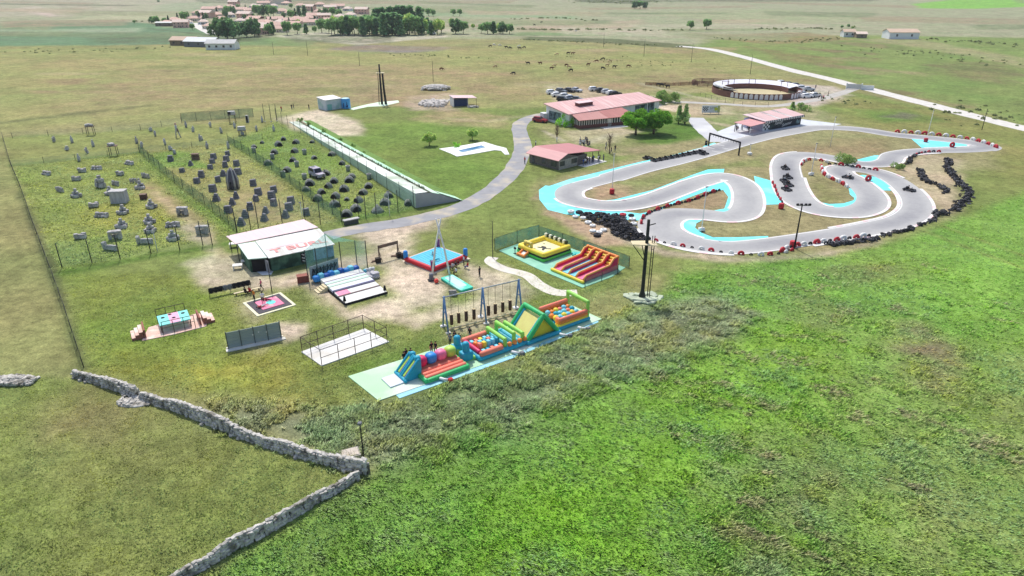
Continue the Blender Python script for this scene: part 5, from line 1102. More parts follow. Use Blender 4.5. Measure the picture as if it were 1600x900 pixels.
# ============================================================ STRIP OF PALE STATUES AND STILT HUTS
def statue(kind):
    mb = MB()
    if kind == 0: mb.tube([(0,0,0),(0,0,.5),(.02,0,1.0),(0,0,1.35),(0,0,1.6)], [.38,.34,.4,.22,.12], 8); mb.ball((0,0,1.7),(.4,.4,.42))
    if kind == 1: mb.rock((0,0,.7),(.8,.6,1.4),.3); mb.rock((.1,0,1.4),(.5,.4,.5),1)
    if kind == 2: mb.rock((0,0,.45),(1.1,.7,.9),.3); mb.rock((-.2,0,1.0),(.7,.5,.5),1)
    return mb
FS = [(85,222,1),(105,235,2),(113,223,0),(136,240,1),(124,252,0),(146,229,0),(214,224,0),(222,231,1),(236,205,2),(243,213,1),(258,226,1),(267,235,2),(291,199,0),(302,206,1),(315,219,2),(313,220,0),(329,199,1),(346,208,1),(324,232,0),(379,211,2),(367,200,0),(401,205,1),(410,191,0),(428,205,0),(273,241,2),(357,232,0)]
rk_ = rowrank([(a, b) for a, b, _ in FS], 7)
for i, (x, y, k) in enumerate(FS):
    rw, cl = rk_[i]; t = T('statue', f'weathered grey {("figure","standing stone","boulder")[k]}, {ordw(cl)} from left in {ordw(rw)} row of statue strip', 'statue', G(x,y), rng.uniform(0,3), 'pale statues in the far strip')
    statue(k).build('figure' if k == 0 else 'stone', PALEM if i % 3 else ROCKM, t)
for px, lab, top in (((143,211),'stilt hut with dark stones behind the statues at left',0),((179,243),'stilt hut topped with dark boulders in the statue strip',1),((364,192),'stilt hut with pale box top before the green net',2),((379,211),'low stilt box with grey sheet top in the statue strip',3)):
    t = T('stilt_hut', lab, 'stilt hut', G(*px), .2, 'huts on stilts'); zt = 2.4 if top != 3 else 1.3
    for x in (-.8,.8):
        for y in (-.6,.6): mb = MB(); mb.tube([(x*1.1,y*1.1,0),(x,y,zt)], .07, 6); mb.build('leg', POSTD, t)
    mb = MB(); mb.box(-1.1,1.1,-.85,.85,zt,zt+.12); mb.build('platform', BRT, t)
    mb = MB()
    if top < 2: [mb.rock((rng.uniform(-.8,.8),rng.uniform(-.5,.5),zt+.4),(.8,.7,.7),rng.uniform(0,3)) for _ in range(7)]
    else: mb.hexa([(-1,-.75,zt+.12),(1,-.75,zt+.12),(1,.75,zt+.12),(-1,.75,zt+.12),(-.95,-.7,zt+1.1),(.95,-.7,zt+1.1),(.95,.7,zt+1.1),(-.95,.7,zt+1.1)])
    mb.build('top', ROCKM if top < 2 else PALEM, t)
    if top == 2: mb = MB(); mb.box(-.95,-.1,-.8,-.74,zt+.25,zt+1.0); mb.build('opening', DARKC, t)
t = T('figure_statue', 'tall white and brown striding figure statue in the far strip', 'statue', G(278,215)); mb = MB(); mb.tube([(-.5,0,0),(-.25,0,1.6),(0,0,2.4),(0,0,3.4)], [.16,.2,.34,.28], 8); mb.tube([(.95,-.2,0),(.4,0,1.5),(.05,0,2.4)], [.15,.18,.25], 8); mb.build('body', PALEM, t)
mb = MB(); mb.ball((0,0,3.75),(.5,.5,.6)); mb.build('head', M('rosy_statue_paint', (200,160,150), .8, .1), t); mb = MB(); mb.tube([(.45,-.05,1.55),(.2,-.02,2.6)], .2, 7); mb.build('strap', BRT, t)
t = T('watch_box', 'dark narrow sentry box by the green net', 'sentry box', G(387,191), .1); mb = MB(); mb.box(-.4,.4,-.35,.35,0,2.1); mb.build('cabin', PALEM, t); mb = MB(); mb.box(-.28,.28,-.37,-.35,.1,1.9); mb.build('opening', DARKC, t)
# white lamp standards and thin poles
def mast(px, hh, mat, label, cat='pole', head=True, r=.07, group=None, base=None):
    t = T('pole', label, cat, G(*px), 0, group); mb = MB(); mb.tube([(0,0,0),(0,0,hh*.5),(0,0,hh)], [r,r*.85,r*.6], 7); mb.build('shaft', mat, t)
    if head: mb = MB(); mb.sq((.0,-.15,hh+.03),(.5,.35,.16),.5,10,6); mb.build('lamp_head', GREYC, t)
    if base: mb = MB(); mb.rock((0,0,.35),(1.1,1.1,.75),.2,jit=.08); mb.build('footing', base, t)
    return t
mast((246,392), 3.2, WHT, 'white pole standing before the boulder field'); mast((473,346), 3.6, WHT, 'white pole with lamp behind the hut roof'); mast((609,338), 4.8, WHT, 'tall white lamp pole before the dome field'); mast((770,403), 6.2, POSTD, 'thin dark pole left of the teal net', head=False)
mast((425,456), 4.4, POSTD, 'thin dark pole in front of the hut doorway', head=False)
# counter table by the road
t = T('stone_counter', 'long pale stone counter by the roadside below the domes', 'counter', G(549,350), frame((538,350),(562,345))[1]); mb = MB(); mb.box(-1.5,1.5,-.45,.45,.85,1.0); mb.build('counter_top', PALEM, t); mb = MB(); mb.box(-1.3,1.3,-.3,.3,0,.85); mb.build('base', M('dark_stone_base', (80,84,78), .9, .2, 3), t)
# ============================================================ THE LONG RAMP
A0q, RZq, Lq = frame((650,325), (452,191))
t = T('slide_ramp', 'long white and green ramp with grey end wall and litter strip', 'ramp', A0q, RZq)
WH_R = M('worn_white_matting', (220,226,218), .85, .12, .6, col2=(176,188,168), amt2=.5); GR_R = M('pale_green_matting', (176,222,190), .85, .10, .5, col2=(212,226,210), amt2=.4)
n = 12; H0 = 2.9
def hz(x): return .15+(H0-.15)*(1-x/Lq)**1.15
body = MB(); lane1 = MB(); lane2 = MB(); litt = MB(); side = MB()
for k in range(n):
    x0, x1 = Lq*k/n, Lq*(k+1)/n; h0, h1 = hz(x0), hz(x1); w0, w1 = -5.2+.9*k/n, -5.2+.9*(k+1)/n
    lane1.add([(x0,0,h0),(x0,-2.6,h0-.1),(x1,-2.6,h1-.1),(x1,0,h1)], [(3,2,1,0)]); litt.add([(x0,-2.6,h0-.1),(x0,-3.5,h0-.35),(x1,-3.5,h1-.3),(x1,-2.6,h1-.1)], [(3,2,1,0)])
    lane2.add([(x0,-3.5,h0-.35),(x0,w0,h0*.72-.1),(x1,w1,h1*.72-.05),(x1,-3.5,h1-.3)], [(3,2,1,0)])
    side.add([(x0,0,0),(x1,0,0),(x1,0,h1),(x0,0,h0)], [(0,1,2,3)]); body.add([(x0,w0,h0*.72-.1),(x0,w0-2.2-h0*.9,0),(x1,w1-2.0-h1*.9,0),(x1,w1,h1*.72-.05)], [(3,2,1,0)])
o_ = lane1.build('white_lane', WH_R, t); lane2.build('green_lane', GR_R, t); litt.build('gutter', M('dark_gutter_strip', (112,116,96), .95, .4, 2, col2=(60,70,48), amt2=.6), t); side.build('side_wall', M('pale_green_sheet', (206,226,206), .8, .12, 1, streak=(.3,1,2)), t)
body.build('grass_bank', M('bank_grass', (104,136,62), .95, .25, 2, .05), t)
mb = MB(); mb.add([(0,0,0),(0,-9.6,0),(0,-5.2,H0*.72-.1),(0,-3.5,H0-.35),(0,0,H0)], [(0,1,2,3,4)]); mb.build('end_wall', M('grey_end_sheet', (168,168,168), .7, .08, .8), t)
mb = MB(); mb.add([(0.02,-5.3,H0*.72),(-.6,-9.9,.06),(2.4,-9.4,.3),(3.0,-5.3,H0*.66)], [(0,1,2,3)]); mb.build('green_apron', GR_R, t)
for k in range(16):
    mb = MB(); x = 4+k*5.9; [mb.add([(x+a,-2.9+b,hz(x)-.3),(x+a+.3,-2.9+b,hz(x)-.3),(x+a+.15,-2.8+b,hz(x)+.25)], [(0,1,2)]) for a, b in [(rng.gauss(0,1.3),rng.uniform(-.6,.4)) for _ in range(46)]]; mb.build('weed_tuft', M('dark_weed', (66,96,48), .95, .3), t)
for k, (x, y) in enumerate([(6,-8.6),(14,-8.3),(22,-8.2),(31,-8),(40,-7.8),(50,-7.6),(60,-7.2),(71,-6.9),(82,-6.5)]): pass
# ============================================================ SHED, TANK, TOWER, RUBBLE
A0h, RZh, Lh = frame((510,173), (534,169.5))
t = T('white_shed', 'small white shed with mono-pitch roof beside the blue tank', 'shed', A0h, RZh)
mb = MB(); mb.hexa([(0,0,0),(Lh,0,0),(Lh,5,0),(0,5,0),(0,0,3.3),(Lh,0,3.3),(Lh,5,3.7),(0,5,3.7)]); mb.build('wall', M('grey_white_wall', (196,206,212), .8, .08, 1, col2=(160,190,186), amt2=.3), t)
mb = MB(); mb.hexa([(-.25,-.3,3.32),(Lh+.2,-.3,3.32),(Lh+.2,5.2,3.74),(-.25,5.2,3.74),(-.25,-.3,3.44),(Lh+.2,-.3,3.44),(Lh+.2,5.2,3.86),(-.25,5.2,3.86)]); mb.build('roof', M('white_roof_sheet', (232,228,228), .6, .05, 1), t)
mb = MB(); mb.box(.5,2.2,-.05,-.0,.05,1.9); mb.build('door', M('aqua_door', (128,186,180), .7, .08), t)
t = T('blue_tank', 'round sky blue water tank with dark painted figure', 'tank', G(541,169)); mb = MB(); mb.tube([(0,0,0),(0,0,.2),(0,0,2.9),(0,0,3.2)], [1.45,1.5,1.5,1.35], 18); mb.build('shell', M('sky_blue_paint', (84,166,226), .5, .08, 1), t); mb = MB(); mb.tube([(0,0,3.2),(0,0,3.3),(0,0,3.35)], [1.4,1.2,.3], 18); mb.build('lid', M('pale_blue_lid', (176,218,232), .5, .05), t)
mb = MB()
for a, z0, z1, wd in ((-1.9,.5,1.9,.3),(-1.2,.7,2.2,.22),(-1.05,.5,1.2,.3),(-1.35,.5,1.0,.2)): mb.tube([(1.5*math.cos(a),1.5*math.sin(a),z0),(1.51*math.cos(a+.1),1.51*math.sin(a+.1),z1)], wd*.5, 6)
mb.build('painted_figure', M('navy_paint', (32,48,120), .7, .1), t)
t = T('jump_tower', 'tall dark three-pole tower with small platform and pale pad', 'tower', G(597,163)); TD = M('tower_black', (44,46,48), .8, .15)
for x, hh, r_ in ((-1.0,11,.14),(0,13.3,.42),(1.1,10.5,.2),(1.35,10.4,.18),(1.6,10.4,.2)):
    mb = MB(); mb.tube([(x,0,0),(x*.75,0,hh*.5),(x*.65,0,hh)], [r_,r_*.8,r_*.65], 8); mb.build('pole', TD, t)
mb = MB(); mb.box(-1.2,1.5,-.9,.9,10.4,10.55); mb.build('platform', WOODP, t)
mb = MB()
for z in range(1,20): mb.tube([(.95,.0,z*.53),(1.5,.0,z*.53)], .05, 5)
mb.build('ladder', TD, t)
mb = MB(); mb.prism([tuple((G(*p)-G(597,163))[:2]) for p in [(545,170),(570,164),(590,160),(622,157),(624,160),(600,166),(575,167),(552,172)]], 0, .06); tag(mb.build('landing_strip', M('pale_green_slab', (212,232,204), .9, .08), None, G(597,163)), kind='structure')
for px, lab, n_, sx, sy in (((681,140),'large heap of pale rubble below the thin pole',330,5.2,3.4),((678,162),'flatter heap of pale rubble near the open shed',205,4.6,7.5)):
    t = T('rubble_heap', lab, 'rubble heap', G(*px)); mb = MB(); mb.ball((0,0,.0),(sx*1.15,sy*1.1,1.7 if n_ > 210 else .5))
    for k in range(n_): x = max(-sx,min(sx,rng.gauss(0,sx*.55))); y = max(-sy*.9,min(sy*.9,rng.gauss(0,sy*.5))); mb.rock((x,y,max(.15,(1.5 if n_ > 210 else .5)*max(0,1-(x/sx/1.15)**2-(y/sy/1.05)**2)**.5+.1)),(rng.uniform(.5,1.5),rng.uniform(.4,1.1),rng.uniform(.4,.9)),rng.uniform(0,3))
    mb.build('stones', M('pale_rubble', (206,200,192), .95, .25, 1.5, .03), t)
A0o, RZo, Lo = frame((709,167), (729,164.5))
t = T('open_shed', 'small open-fronted shed with pink roof and blue interior', 'shed', A0o, RZo-.25)
mb = MB(); mb.box(0,.15,0,4,0,3); mb.build('wall', M('white_wash', (224,224,220), .85, .06, 1), t); mb = MB(); mb.box(Lo-.1,Lo,0,4,0,2.6); mb.build('wall', M('white_wash', (224,224,220)), t); mb = MB(); mb.box(.15,Lo-.1,3.85,4,0,2.9); mb.build('wall', M('white_wash', (224,224,220)), t)
mb = MB(); mb.box(.2,Lo-.15,.6,.7,.0,2.2); mb.build('interior_board', M('dark_blue_board', (52,70,104), .8, .1), t)
mb = MB(); mb.hexa([(-.3,-.6,3.0),(Lo+3.0,-.6,2.5),(Lo+3.0,4.3,2.7),(-.3,4.3,3.2),(-.3,-.6,3.1),(Lo+3.0,-.6,2.6),(Lo+3.0,4.3,2.8),(-.3,4.3,3.3)]); mb.build('roof', M('pink_sheet_roof', (216,186,186), .6, .08, .8), t)
mb = MB(); mb.tube([(Lo+2.8,-.4,0),(Lo+2.8,-.4,2.5)], .07, 6); mb.build('post', POSTD, t)
t = T('stone_pile', 'pale stone pile under the eave of the open shed', 'stone heap', G(738,168)); mb = MB(); mb.ball((0,0,.05),(3,1.8,.7)); [mb.rock((rng.gauss(0,.9),rng.gauss(0,.5),.3),(.8,.6,.6),rng.uniform(0,3)) for _ in range(20)]; mb.build('stones', STONE, t)
# pool
mb = MB(); mb.prism(GL([(686,233),(722,228),(756,222),(775,228),(791,232),(796,242),(789,242),(783,236),(773,235),(745,240),(714,245),(706,241)]), 0, .12); tag(mb.build('pool_terrace', M('white_terrace', (236,236,230), .8, .05, .8)), kind='structure')
mb = MB(); q = GL([(717,236.3),(752,228.5),(758,231),(722,238.8)]); mb.sheet(q, .135); tag(mb.build('pool_water', M('pool_blue', (72,128,176), .12, .06, .6, spec=.6)), kind='structure')
mb = MB(); [mb.hexa([(*a,.12),(*b,.12),(b[0],b[1]+.25,.12),(a[0],a[1]+.25,.12),(*a,.22),(*b,.22),(b[0],b[1]+.25,.22),(a[0],a[1]+.25,.22)]) for a, b in zip(q, q[1:]+q[:1])]
tag(mb.build('pool_edge', M('aqua_edge', (150,190,206), .6, .05)), kind='structure')
for x, y, hh, lab in ((677,128,8.3,'thin dark pole standing on the large rubble heap'),(562,103,6.5,'dark utility pole in the far pasture left of the tower'),(1080,97,9,'utility pole left of the gravel road bend'),(1006,88,9,'far utility pole above the main building'),(1172,116,8.5,'utility pole above the ring near the gravel road'),(943,74,8,'far utility pole in the upper middle pasture'),(428,86,7,'far utility pole below the village'),(481,87,8,'far utility pole below the poplar row'),(1534,203,6,'thin lamp pole by the gravel road at right')): mast((x,y), hh, POSTD, lab, 'utility pole', False, .11)
# ============================================================ TYRES
TYB = M('black_rubber', (46,46,50), .85, .2, 3); TYR = M('red_painted_rubber', (188,44,56), .6, .15, 3); TYW = M('white_painted_rubber', (226,226,222), .65, .1, 3); TYG = M('dusty_rubber', (92,92,96), .9, .25, 3)
def tyre_mesh(R, r, ax, mat):
    mb = MB(); mb.torus((0,0,0), R-r, r, ax, 14, 7, 0); o = mb.build('tyre', mat); me_ = o.data; bpy.data.objects.remove(o); return me_
TYST = {m.name: tyre_mesh(.62, .24, 'y', m) for m in (TYB, TYR, TYW, TYG)}     # standing, half sunk
TYFL = {m.name: tyre_mesh(.55, .2, 'z', m) for m in (TYB, TYR, TYW, TYG)}       # lying flat
NTY = [0]
def tyre(me_, loc, rz, label, group, s=1.0, tilt=0):
    o = bpy.data.objects.new('tyre', me_); COL.objects.link(o); o.location = loc; o.rotation_euler = (tilt,0,rz); o.scale = (s,)*3; NTY[0] += 1
    return tag(o, label, 'tyre', group)
CN = {TYB.name:'black', TYR.name:'red', TYW.name:'white', TYG.name:'dusty grey'}
def barrier(px, step, pat, desc, group, s=1.0, between=None, start='left'):
    P = spline(GL(px), 6); L = np.r_[0, np.cumsum(np.linalg.norm(np.diff(P, axis=0), axis=1))]; n_ = int(L[-1]/step)+1; cnt = {}
    for k in range(n_):
        s_ = k*step; x, y = np.interp(s_, L, P[:,0]), np.interp(s_, L, P[:,1]); x2, y2 = np.interp(s_+.5, L, P[:,0]), np.interp(s_+.5, L, P[:,1])
        if s_+.5 > L[-1]: x2, y2 = 2*x-np.interp(s_-.5, L, P[:,0]), 2*y-np.interp(s_-.5, L, P[:,1])
        a = math.atan2(y2-y, x2-x); m = pat[k % len(pat)]; cnt[m.name] = cnt.get(m.name, 0)+1
        sz = s*rng.uniform(.9,1.15) if m is not TYB else s*.62
        tyre(TYST[m.name], (x,y,.12*sz), a, f'{CN[m.name]} tyre half sunk upright, {ordw(cnt[m.name])} {CN[m.name]} one from {start} {desc}', group, sz)
barrier([(1402,207),(1440,209.5),(1475,213),(1510,217.5),(1540,225),(1556,231)], 1.72, [TYR, TYW], 'on the far hairpin', 'tyres round the far hairpin', 1.2)
barrier([(1002,349),(1004,342),(1012,335),(1023,330),(1047,322),(1083,313),(1107,303),(1140,296),(1155,296)][:7]+[(1128,297)], 1.0, [TYR, TYB, TYB], 'beside the blue triangle', 'tyres along the blue triangle', 1.05)
barrier([(1207,287),(1211,295),(1214,304),(1218,311),(1224,319)], 1.5, [TYR, TYB], 'between the two lanes', 'tyres between the blue lanes', 1.0)
barrier([(1252,258),(1258,252),(1271,250),(1284,252),(1292,254)], 1.5, [TYR, TYW], 'on the upper oval edge', 'tyres on the upper oval edge', .9)
barrier([(1283,261),(1286,272),(1298,280),(1312,286),(1326,295)], 1.9, [TYR, TYW], 'on the inner oval edge', 'tyres on the inner oval edge', 1.15)
barrier([(1296,257),(1313,258.5),(1334,261),(1354,264.5),(1376,267.5)], 1.25, [TYB, TYB, TYR], 'along the inner hairpin', 'tyres along the inner hairpin', 1.1)
barrier([(1025,377),(1048,382),(1090,389),(1130,395),(1157,397.5),(1189,399),(1220,396.5),(1240,391)], 1.55, [TYR, TYB, TYW], 'under the bottom bend', 'tyres under the bottom bend', .8)
barrier([(1222,393),(1238,386.5),(1265,382),(1285,379),(1306,376.5),(1326,373.5),(1346,371.5),(1366,368)], 1.35, [TYR, TYW, TYB], 'along the front straight', 'tyres along the front straight', 1.15)
barrier([(1428,243),(1440,239.5),(1455,237.8),(1470,238)], 1.3, [TYG, TYR], 'behind the inner chicane', 'tyres behind the chicane', .8)
barrier([(1417,256),(1421,250),(1427,245)], 1.0, [TYB], 'beside the sandy patch', 'tyres beside the sandy patch', 1.0)
for px, m, lab in (((1487,230),TYR,'large red tyre standing alone inside the far hairpin'),((1356,283),TYR,'red tyre standing on the blue island')):
    p = G(*px); tyre(TYST[m.name], (p.x,p.y,.62), .1, lab, 'single standing tyres', 1.25)
for px, lab in (((1446,222),'red drum at the tip of the far hairpin'),((1220,326),'red drum below the tyres between the lanes'),((956,303),'red drum at the foot of a white lamp pole'),((1238,386),'red drum beside the floodlight post')):
    t = T('drum', lab, 'drum', G(*px), 0, 'red drums by the track'); mb = MB(); mb.tube([(0,0,0),(0,0,.4),(0,0,.45),(0,0,.9),(0,0,1.05)], [.5,.5,.54,.5,.48], 12); mb.build('barrel', TYR, t); mb = MB(); mb.tube([(0,0,1.05),(0,0,1.09)], .42, 12); mb.build('lid', REDP, t)
# the heap beside the left bend: ring of big pale tyres round a mound of black ones
for k, (x, y, m) in enumerate([(892,334,TYW),(905,333,TYB),(899,340,TYW),(911,344,TYW),(919,349,TYW),(926,354,TYW),(926,364.5,TYW),(936,364.5,TYW),(943,361,TYW),(934,337,TYB),(948,338,TYR),(961,338,TYB),(973,339,TYR),(988,344,TYW),(990,351,TYW),(986,340,TYB),(917,335,TYG),(933,369,TYB),(978,357,TYW)]):
    p = G(x,y); tyre(TYFL[m.name], (p.x,p.y,.2+.25*(k % 3 == 0)), rng.uniform(0,3), f'large {CN[m.name]} tyre ringing the black heap, {ordw(k+1)} listed from the left end' if False else {0:'white tyre at the left tip of the tyre heap',1:'black tyre first along the upper edge of the heap',2:'white tyre second from the left tip of the heap',3:'white tyre third along the lower left edge of the heap',4:'white tyre fourth along the lower left edge of heap',5:'white tyre last along the lower left edge of heap',6:'white tyre left of two lying in the grass below heap',7:'white tyre right of two lying in the grass below heap',8:'white tyre highest of three in the grass below heap',9:'black tyre in the middle of the upper heap edge',10:'red tyre on the upper heap edge, left of two',11:'black tyre between two red ones on the heap edge',12:'red tyre on the upper heap edge, right of two',13:'white tyre at the upper right end of the heap',14:'white tyre at the lower right end of the heap',15:'black tyre at the upper right corner of the heap',16:'dusty tyre at the upper left of the heap',17:'black tyre lowest in the grass below the heap',18:'white tyre lying on the black mound itself'}[k], 'big tyres around the heap', rng.uniform(1.05,1.35))
heap = GL([(903,336),(940,338),(975,343),(985,352),(1000,366),(1018,376),(1000,380),(975,375),(955,366),(955,358),(930,350)])
hx = np.array(heap); cnt = 0; tries = 0
hp = []
while len(hp) < 460 and tries < 9000:
    tries += 1; x = rng.uniform(hx[:,0].min(), hx[:,0].max()); y = rng.uniform(hx[:,1].min(), hx[:,1].max()); dd = float(polydist(np.array([x]), np.array([y]), heap)[0])
    if dd > .1: hp.append((x, y, min(1.3, .25+dd*.55)))
for i, (x, y, z) in enumerate(hp[:130]):
    tyre(TYFL[(TYB if rng.random() < .75 else TYG).name], (x,y,z+rng.uniform(0,.25)), rng.uniform(0,3), 'black kart tyre in the big heap beside the left bend', 'black tyres in the big heap', .62, rng.uniform(-.7,.7))
mb = MB()
for x, y, z in hp[130:]: mb.torus((x,y,z*.7),.24,.1,'z',10,5)
for x, y, z in hp[:130:2]: mb.torus((x+.2,y+.1,z*.6),.24,.1,'z',10,5)
def tyre_row(px, n_, wd, hh):
    P = spline(GL(px), 6); L = np.r_[0, np.cumsum(np.linalg.norm(np.diff(P, axis=0), axis=1))]
    for k in range(n_):
        s_ = rng.uniform(0,L[-1]); x, y = np.interp(s_, L, P[:,0])+rng.gauss(0,wd), np.interp(s_, L, P[:,1])+rng.gauss(0,wd); mb.torus((x,y,rng.uniform(.1,hh)),.25,.12,rng.choice('zzxy'),10,5,0 if rng.random() < .7 else 1,rng.uniform(0,3))
tyre_row([(1478,250),(1484,252),(1480,262),(1488,275),(1500,288),(1512,298),(1512,310),(1500,322),(1488,331)], 300, .42, .6)
tyre_row([(1437,266),(1440,276),(1448,284),(1460,288),(1472,294),(1480,303)], 130, .4, .55)
tyre_row([(1462,337),(1472,334),(1480,332)], 40, .4, .6)
tyre_row([(1296,384),(1330,380),(1370,374)], 80, .3, .4)
tyre_row([(1462,342),(1440,352),(1412,361),(1380,369)], 60, .3, .3)
tyre_row([(1418,257),(1421,250),(1430,244)], 30, .3, .5)
tag(mb.build('stacked_tyres', [TYB, TYG]), 'dark rows and heaps of worn tyres around the kart track', 'tyres', kind='stuff')
# ============================================================ KARTS, GANTRY, LAMPS
def kart_proto():
    t = T('kart', 'x', 'kart'); mb = MB(); mb.box(-.8,.75,-.28,.28,.08,.16); mb.hexa([(.6,-.35,.1),(1.0,-.3,.1),(1.0,.3,.1),(.6,.35,.1),(.6,-.3,.3),(.9,-.25,.24),(.9,.25,.24),(.6,.3,.3)]); mb.box(-.45,.5,-.62,-.42,.1,.3); mb.box(-.45,.5,.42,.62,.1,.3); mb.box(-.95,-.8,-.55,.55,.12,.32); mb.build('body', M('kart_black_plastic', (52,52,58), .5, .2, 4), t)
    mb = MB(); mb.hexa([(-.5,-.25,.16),(0,-.25,.16),(0,.25,.16),(-.5,.25,.16),(-.6,-.25,.65),(-.45,-.22,.65),(-.45,.22,.65),(-.6,.25,.65)]); mb.build('seat', DARKC, t)
    mb = MB(); mb.torus((.3,0,.5),.15,.025,'x',12,5); mb.tube([(.3,0,.5),(.55,0,.2)],.02,5); mb.build('steering_wheel', DARKC, t)
    for x in (-.62,.62):
        for y in (-.58,.58): mb = MB(); mb.wheel((x,y,.15),.16,.2); mb.build('wheel', TYB, t)
    return t
kp = kart_proto(); ku = 0
def kart(px, rz, label, group):
    global ku
    o = kp if not ku else copy_tree(kp); ku = 1; o.location = G(px[0],px[1],.05); o.rotation_euler = (0,0,rz); o['label'] = label; o['group'] = group; o.scale = (1.25,1.25,1.25); return o
sa = frame((1024,251),(1095,237))[1]
kart((1012,247.5), sa, 'kart parked apart at the left end of the row', 'karts parked on the straight')
for k in range(9):
    f = k/8; kart((1024+71*f, 251.3-13.8*f), sa+.15, f'kart parked on the straight, {ordw(k+1)} from the left in the long row', 'karts parked on the straight')
kart((1100,241), sa, 'kart parked in front of the right end of the row', 'karts parked on the straight')
for k, ((x, y), dr, lab, sh) in enumerate([((1227,264),-1.7,'kart highest in the queue left of the oval',DARKC),((1231,278),-1.6,'kart second from the top in the queue',DARKC),((1226,284),-1.6,'kart third from the top, hugging the kerb',WHITEC),((1232,290),-1.55,'kart fourth from the top in the queue',DARKC),((1229,297),-1.5,'kart lowest in the queue left of the oval',PINKC),((1324,278),2.4,'kart driving round the inner hairpin',WHITEC),((1421,298),-.9,'kart driving on the outer right lane',DARKC)]):
    o = kart((x,y), dr, lab, 'karts out on the track'); p = G(x,y)
    person(None, 'sit', sh, DARKC, dr-PI/2, 'person driving the '+lab[:1].lower()+lab[1:], 'kart drivers', z=-.13, loc=p+Vector((-.3*math.cos(dr),-.3*math.sin(dr),0)), s=1.0)
a, b = G(1107,228), G(1154,243); t = T('start_gantry', 'black gantry bar spanning the start straight', 'gantry', a, math.atan2(b.y-a.y,b.x-a.x)); L = (b-a).length
for x in (0, L): mb = MB(); mb.box(x-.14,x+.14,-.14,.14,0,3.1); mb.build('post', DARKC, t)
mb = MB(); mb.box(-.14,L+.14,-.12,.12,3.1,3.45)
for k in range(12): mb.obox((L*(k+.5)/12,0,2.9),(.06,.06,.5),0)
mb.build('truss', DARKC, t)
t = T('loudspeaker', 'small dark box standing beside the gantry post', 'box', G(1103,227)); mb = MB(); mb.box(-.25,.25,-.25,.25,0,1.2); mb.build('cabinet', DARKC, t); mb = MB(); mb.tube([(0,-.26,.8),(0,-.28,.8)],.18,10); mb.build('cone', GREYC, t)
PL = 'lamp poles of the kart track'
for px, hh, lab, bs in (((1297,229),7.6,'white lamp pole in the dry infield left of the chicane',None),((1267,274),7.2,'white lamp pole inside the oval with white footing',WHT),((1449,212),7.0,'white lamp pole standing on the far hairpin',None),((956,302),8.2,'white lamp pole rising from the red drum',None),((1171,242),2.6,'short white lamp pole right of the gantry',WHT),((1096,361),8.0,'white lamp pole in the lower infield with pale footing',CONC)): mast(px, hh, WHT, lab, 'lamp pole', True, .09, PL, bs)
t = T('floodlight_post', 'dark floodlight post on the front straight with crossbar of lamps', 'floodlight', G(1241,388)); mb = MB(); mb.tube([(0,0,0),(0,0,7.4)],[.16,.09],8); mb.build('pole', DARKC, t); mb = MB(); mb.box(-.9,1.2,-.06,.06,7.3,7.42); mb.build('crossbar', GREYC, t)
for x in (-.8,-.2,.5,1.1): mb = MB(); mb.obox((x,-.2,7.55),(.4,.25,.3),0,0,.4); mb.build('lamp_head', DARKC, t)
# zip line pole
t = T('zip_line_pole', 'tall dark timber pole with platform, steps and pale footing', 'zip line pole', G(1003,466)); TB = M('tarred_timber', (48,52,46), .9, .25, 3, streak=(4,4,.4))
mb = MB(); mb.tube([(0,0,0),(0,0,.5),(0,0,1.2),(0,0,6),(0,0,11.5)],[.5,.46,.26,.24,.2],10); mb.build('pole', TB, t)
mb = MB(); mb.hexa([(-2.0,-.5,8.1),(1.3,-.9,8.1),(1.3,1.0,8.1),(-2.0,.9,8.1),(-2.0,-.5,8.2),(1.3,-.9,8.2),(1.3,1.0,8.2),(-2.0,.9,8.2)]); mb.build('platform', WOODP, t)
for q in (((-1.9,-.4,8.1),(-.1,-.1,5.6)),((-.6,.6,8.1),(-.05,.1,5.8))): mb = MB(); mb.tube(q,.06,6); mb.build('brace', TB, t)
for x in (.75,1.05): mb = MB(); mb.tube([(x,.2,0),(x,.1,9.2)],.06,6); mb.build('ladder_pole', TB, t)
for z in range(1,15): mb = MB(); mb.tube([(.75,.18,z*.6),(1.05,.18,z*.6)],.03,5); mb.build('rung', TB, t)
mb = MB(); mb.tube([(-.1,-.1,10.7),(1.0,.2,10.9)],.07,6); mb.build('arm', TB, t)
mb = MB()
for k in range(16): a = k*2*PI/16; r_ = rng.uniform(.8,2.0); mb.rock((r_*math.cos(a)*1.3,r_*math.sin(a),.12),(rng.uniform(.8,1.4),rng.uniform(.7,1.1),.35),rng.uniform(0,3))
mb.rock((0,0,.05),(4.4,3.2,.35),0); mb.build('footing', M('pale_mint_rock', (178,188,164), .95, .15, 1, .03), t)
# ============================================================ BUILDINGS
PINK = M('faded_red_roof', (208,164,160), .65, .10, .5, streak=(6,.4,1), col2=(220,188,182), amt2=.4); PINK2 = M('brick_red_roof', (172,108,100), .6, .12, .5, streak=(6,.4,1)); PALEPK = M('pale_pink_roof', (218,194,194), .6, .06, .5, streak=(5,.4,1)); WHR = M('white_roof', (216,218,214), .6, .08, .5, streak=(5,.4,1), col2=(196,192,184), amt2=.3)
WWALL = M('whitewashed_wall', (222,226,226), .85, .07, .7); BRW = M('dark_brick_wall', (116,76,70), .9, .25, 6); GLASS = M('window_glass', (58,66,72), .15, .1, 1, spec=.6); FRM = M('white_frame', (224,220,214), .6, .05)
CAMO = M('camouflage_wall', (82,116,96), .9, .25, 1.6, col2=(44,70,58), amt2=.6); MURAL = M('mural_grey', (110,134,136), .8, .35, 1.5, col2=(44,60,64), amt2=.5)
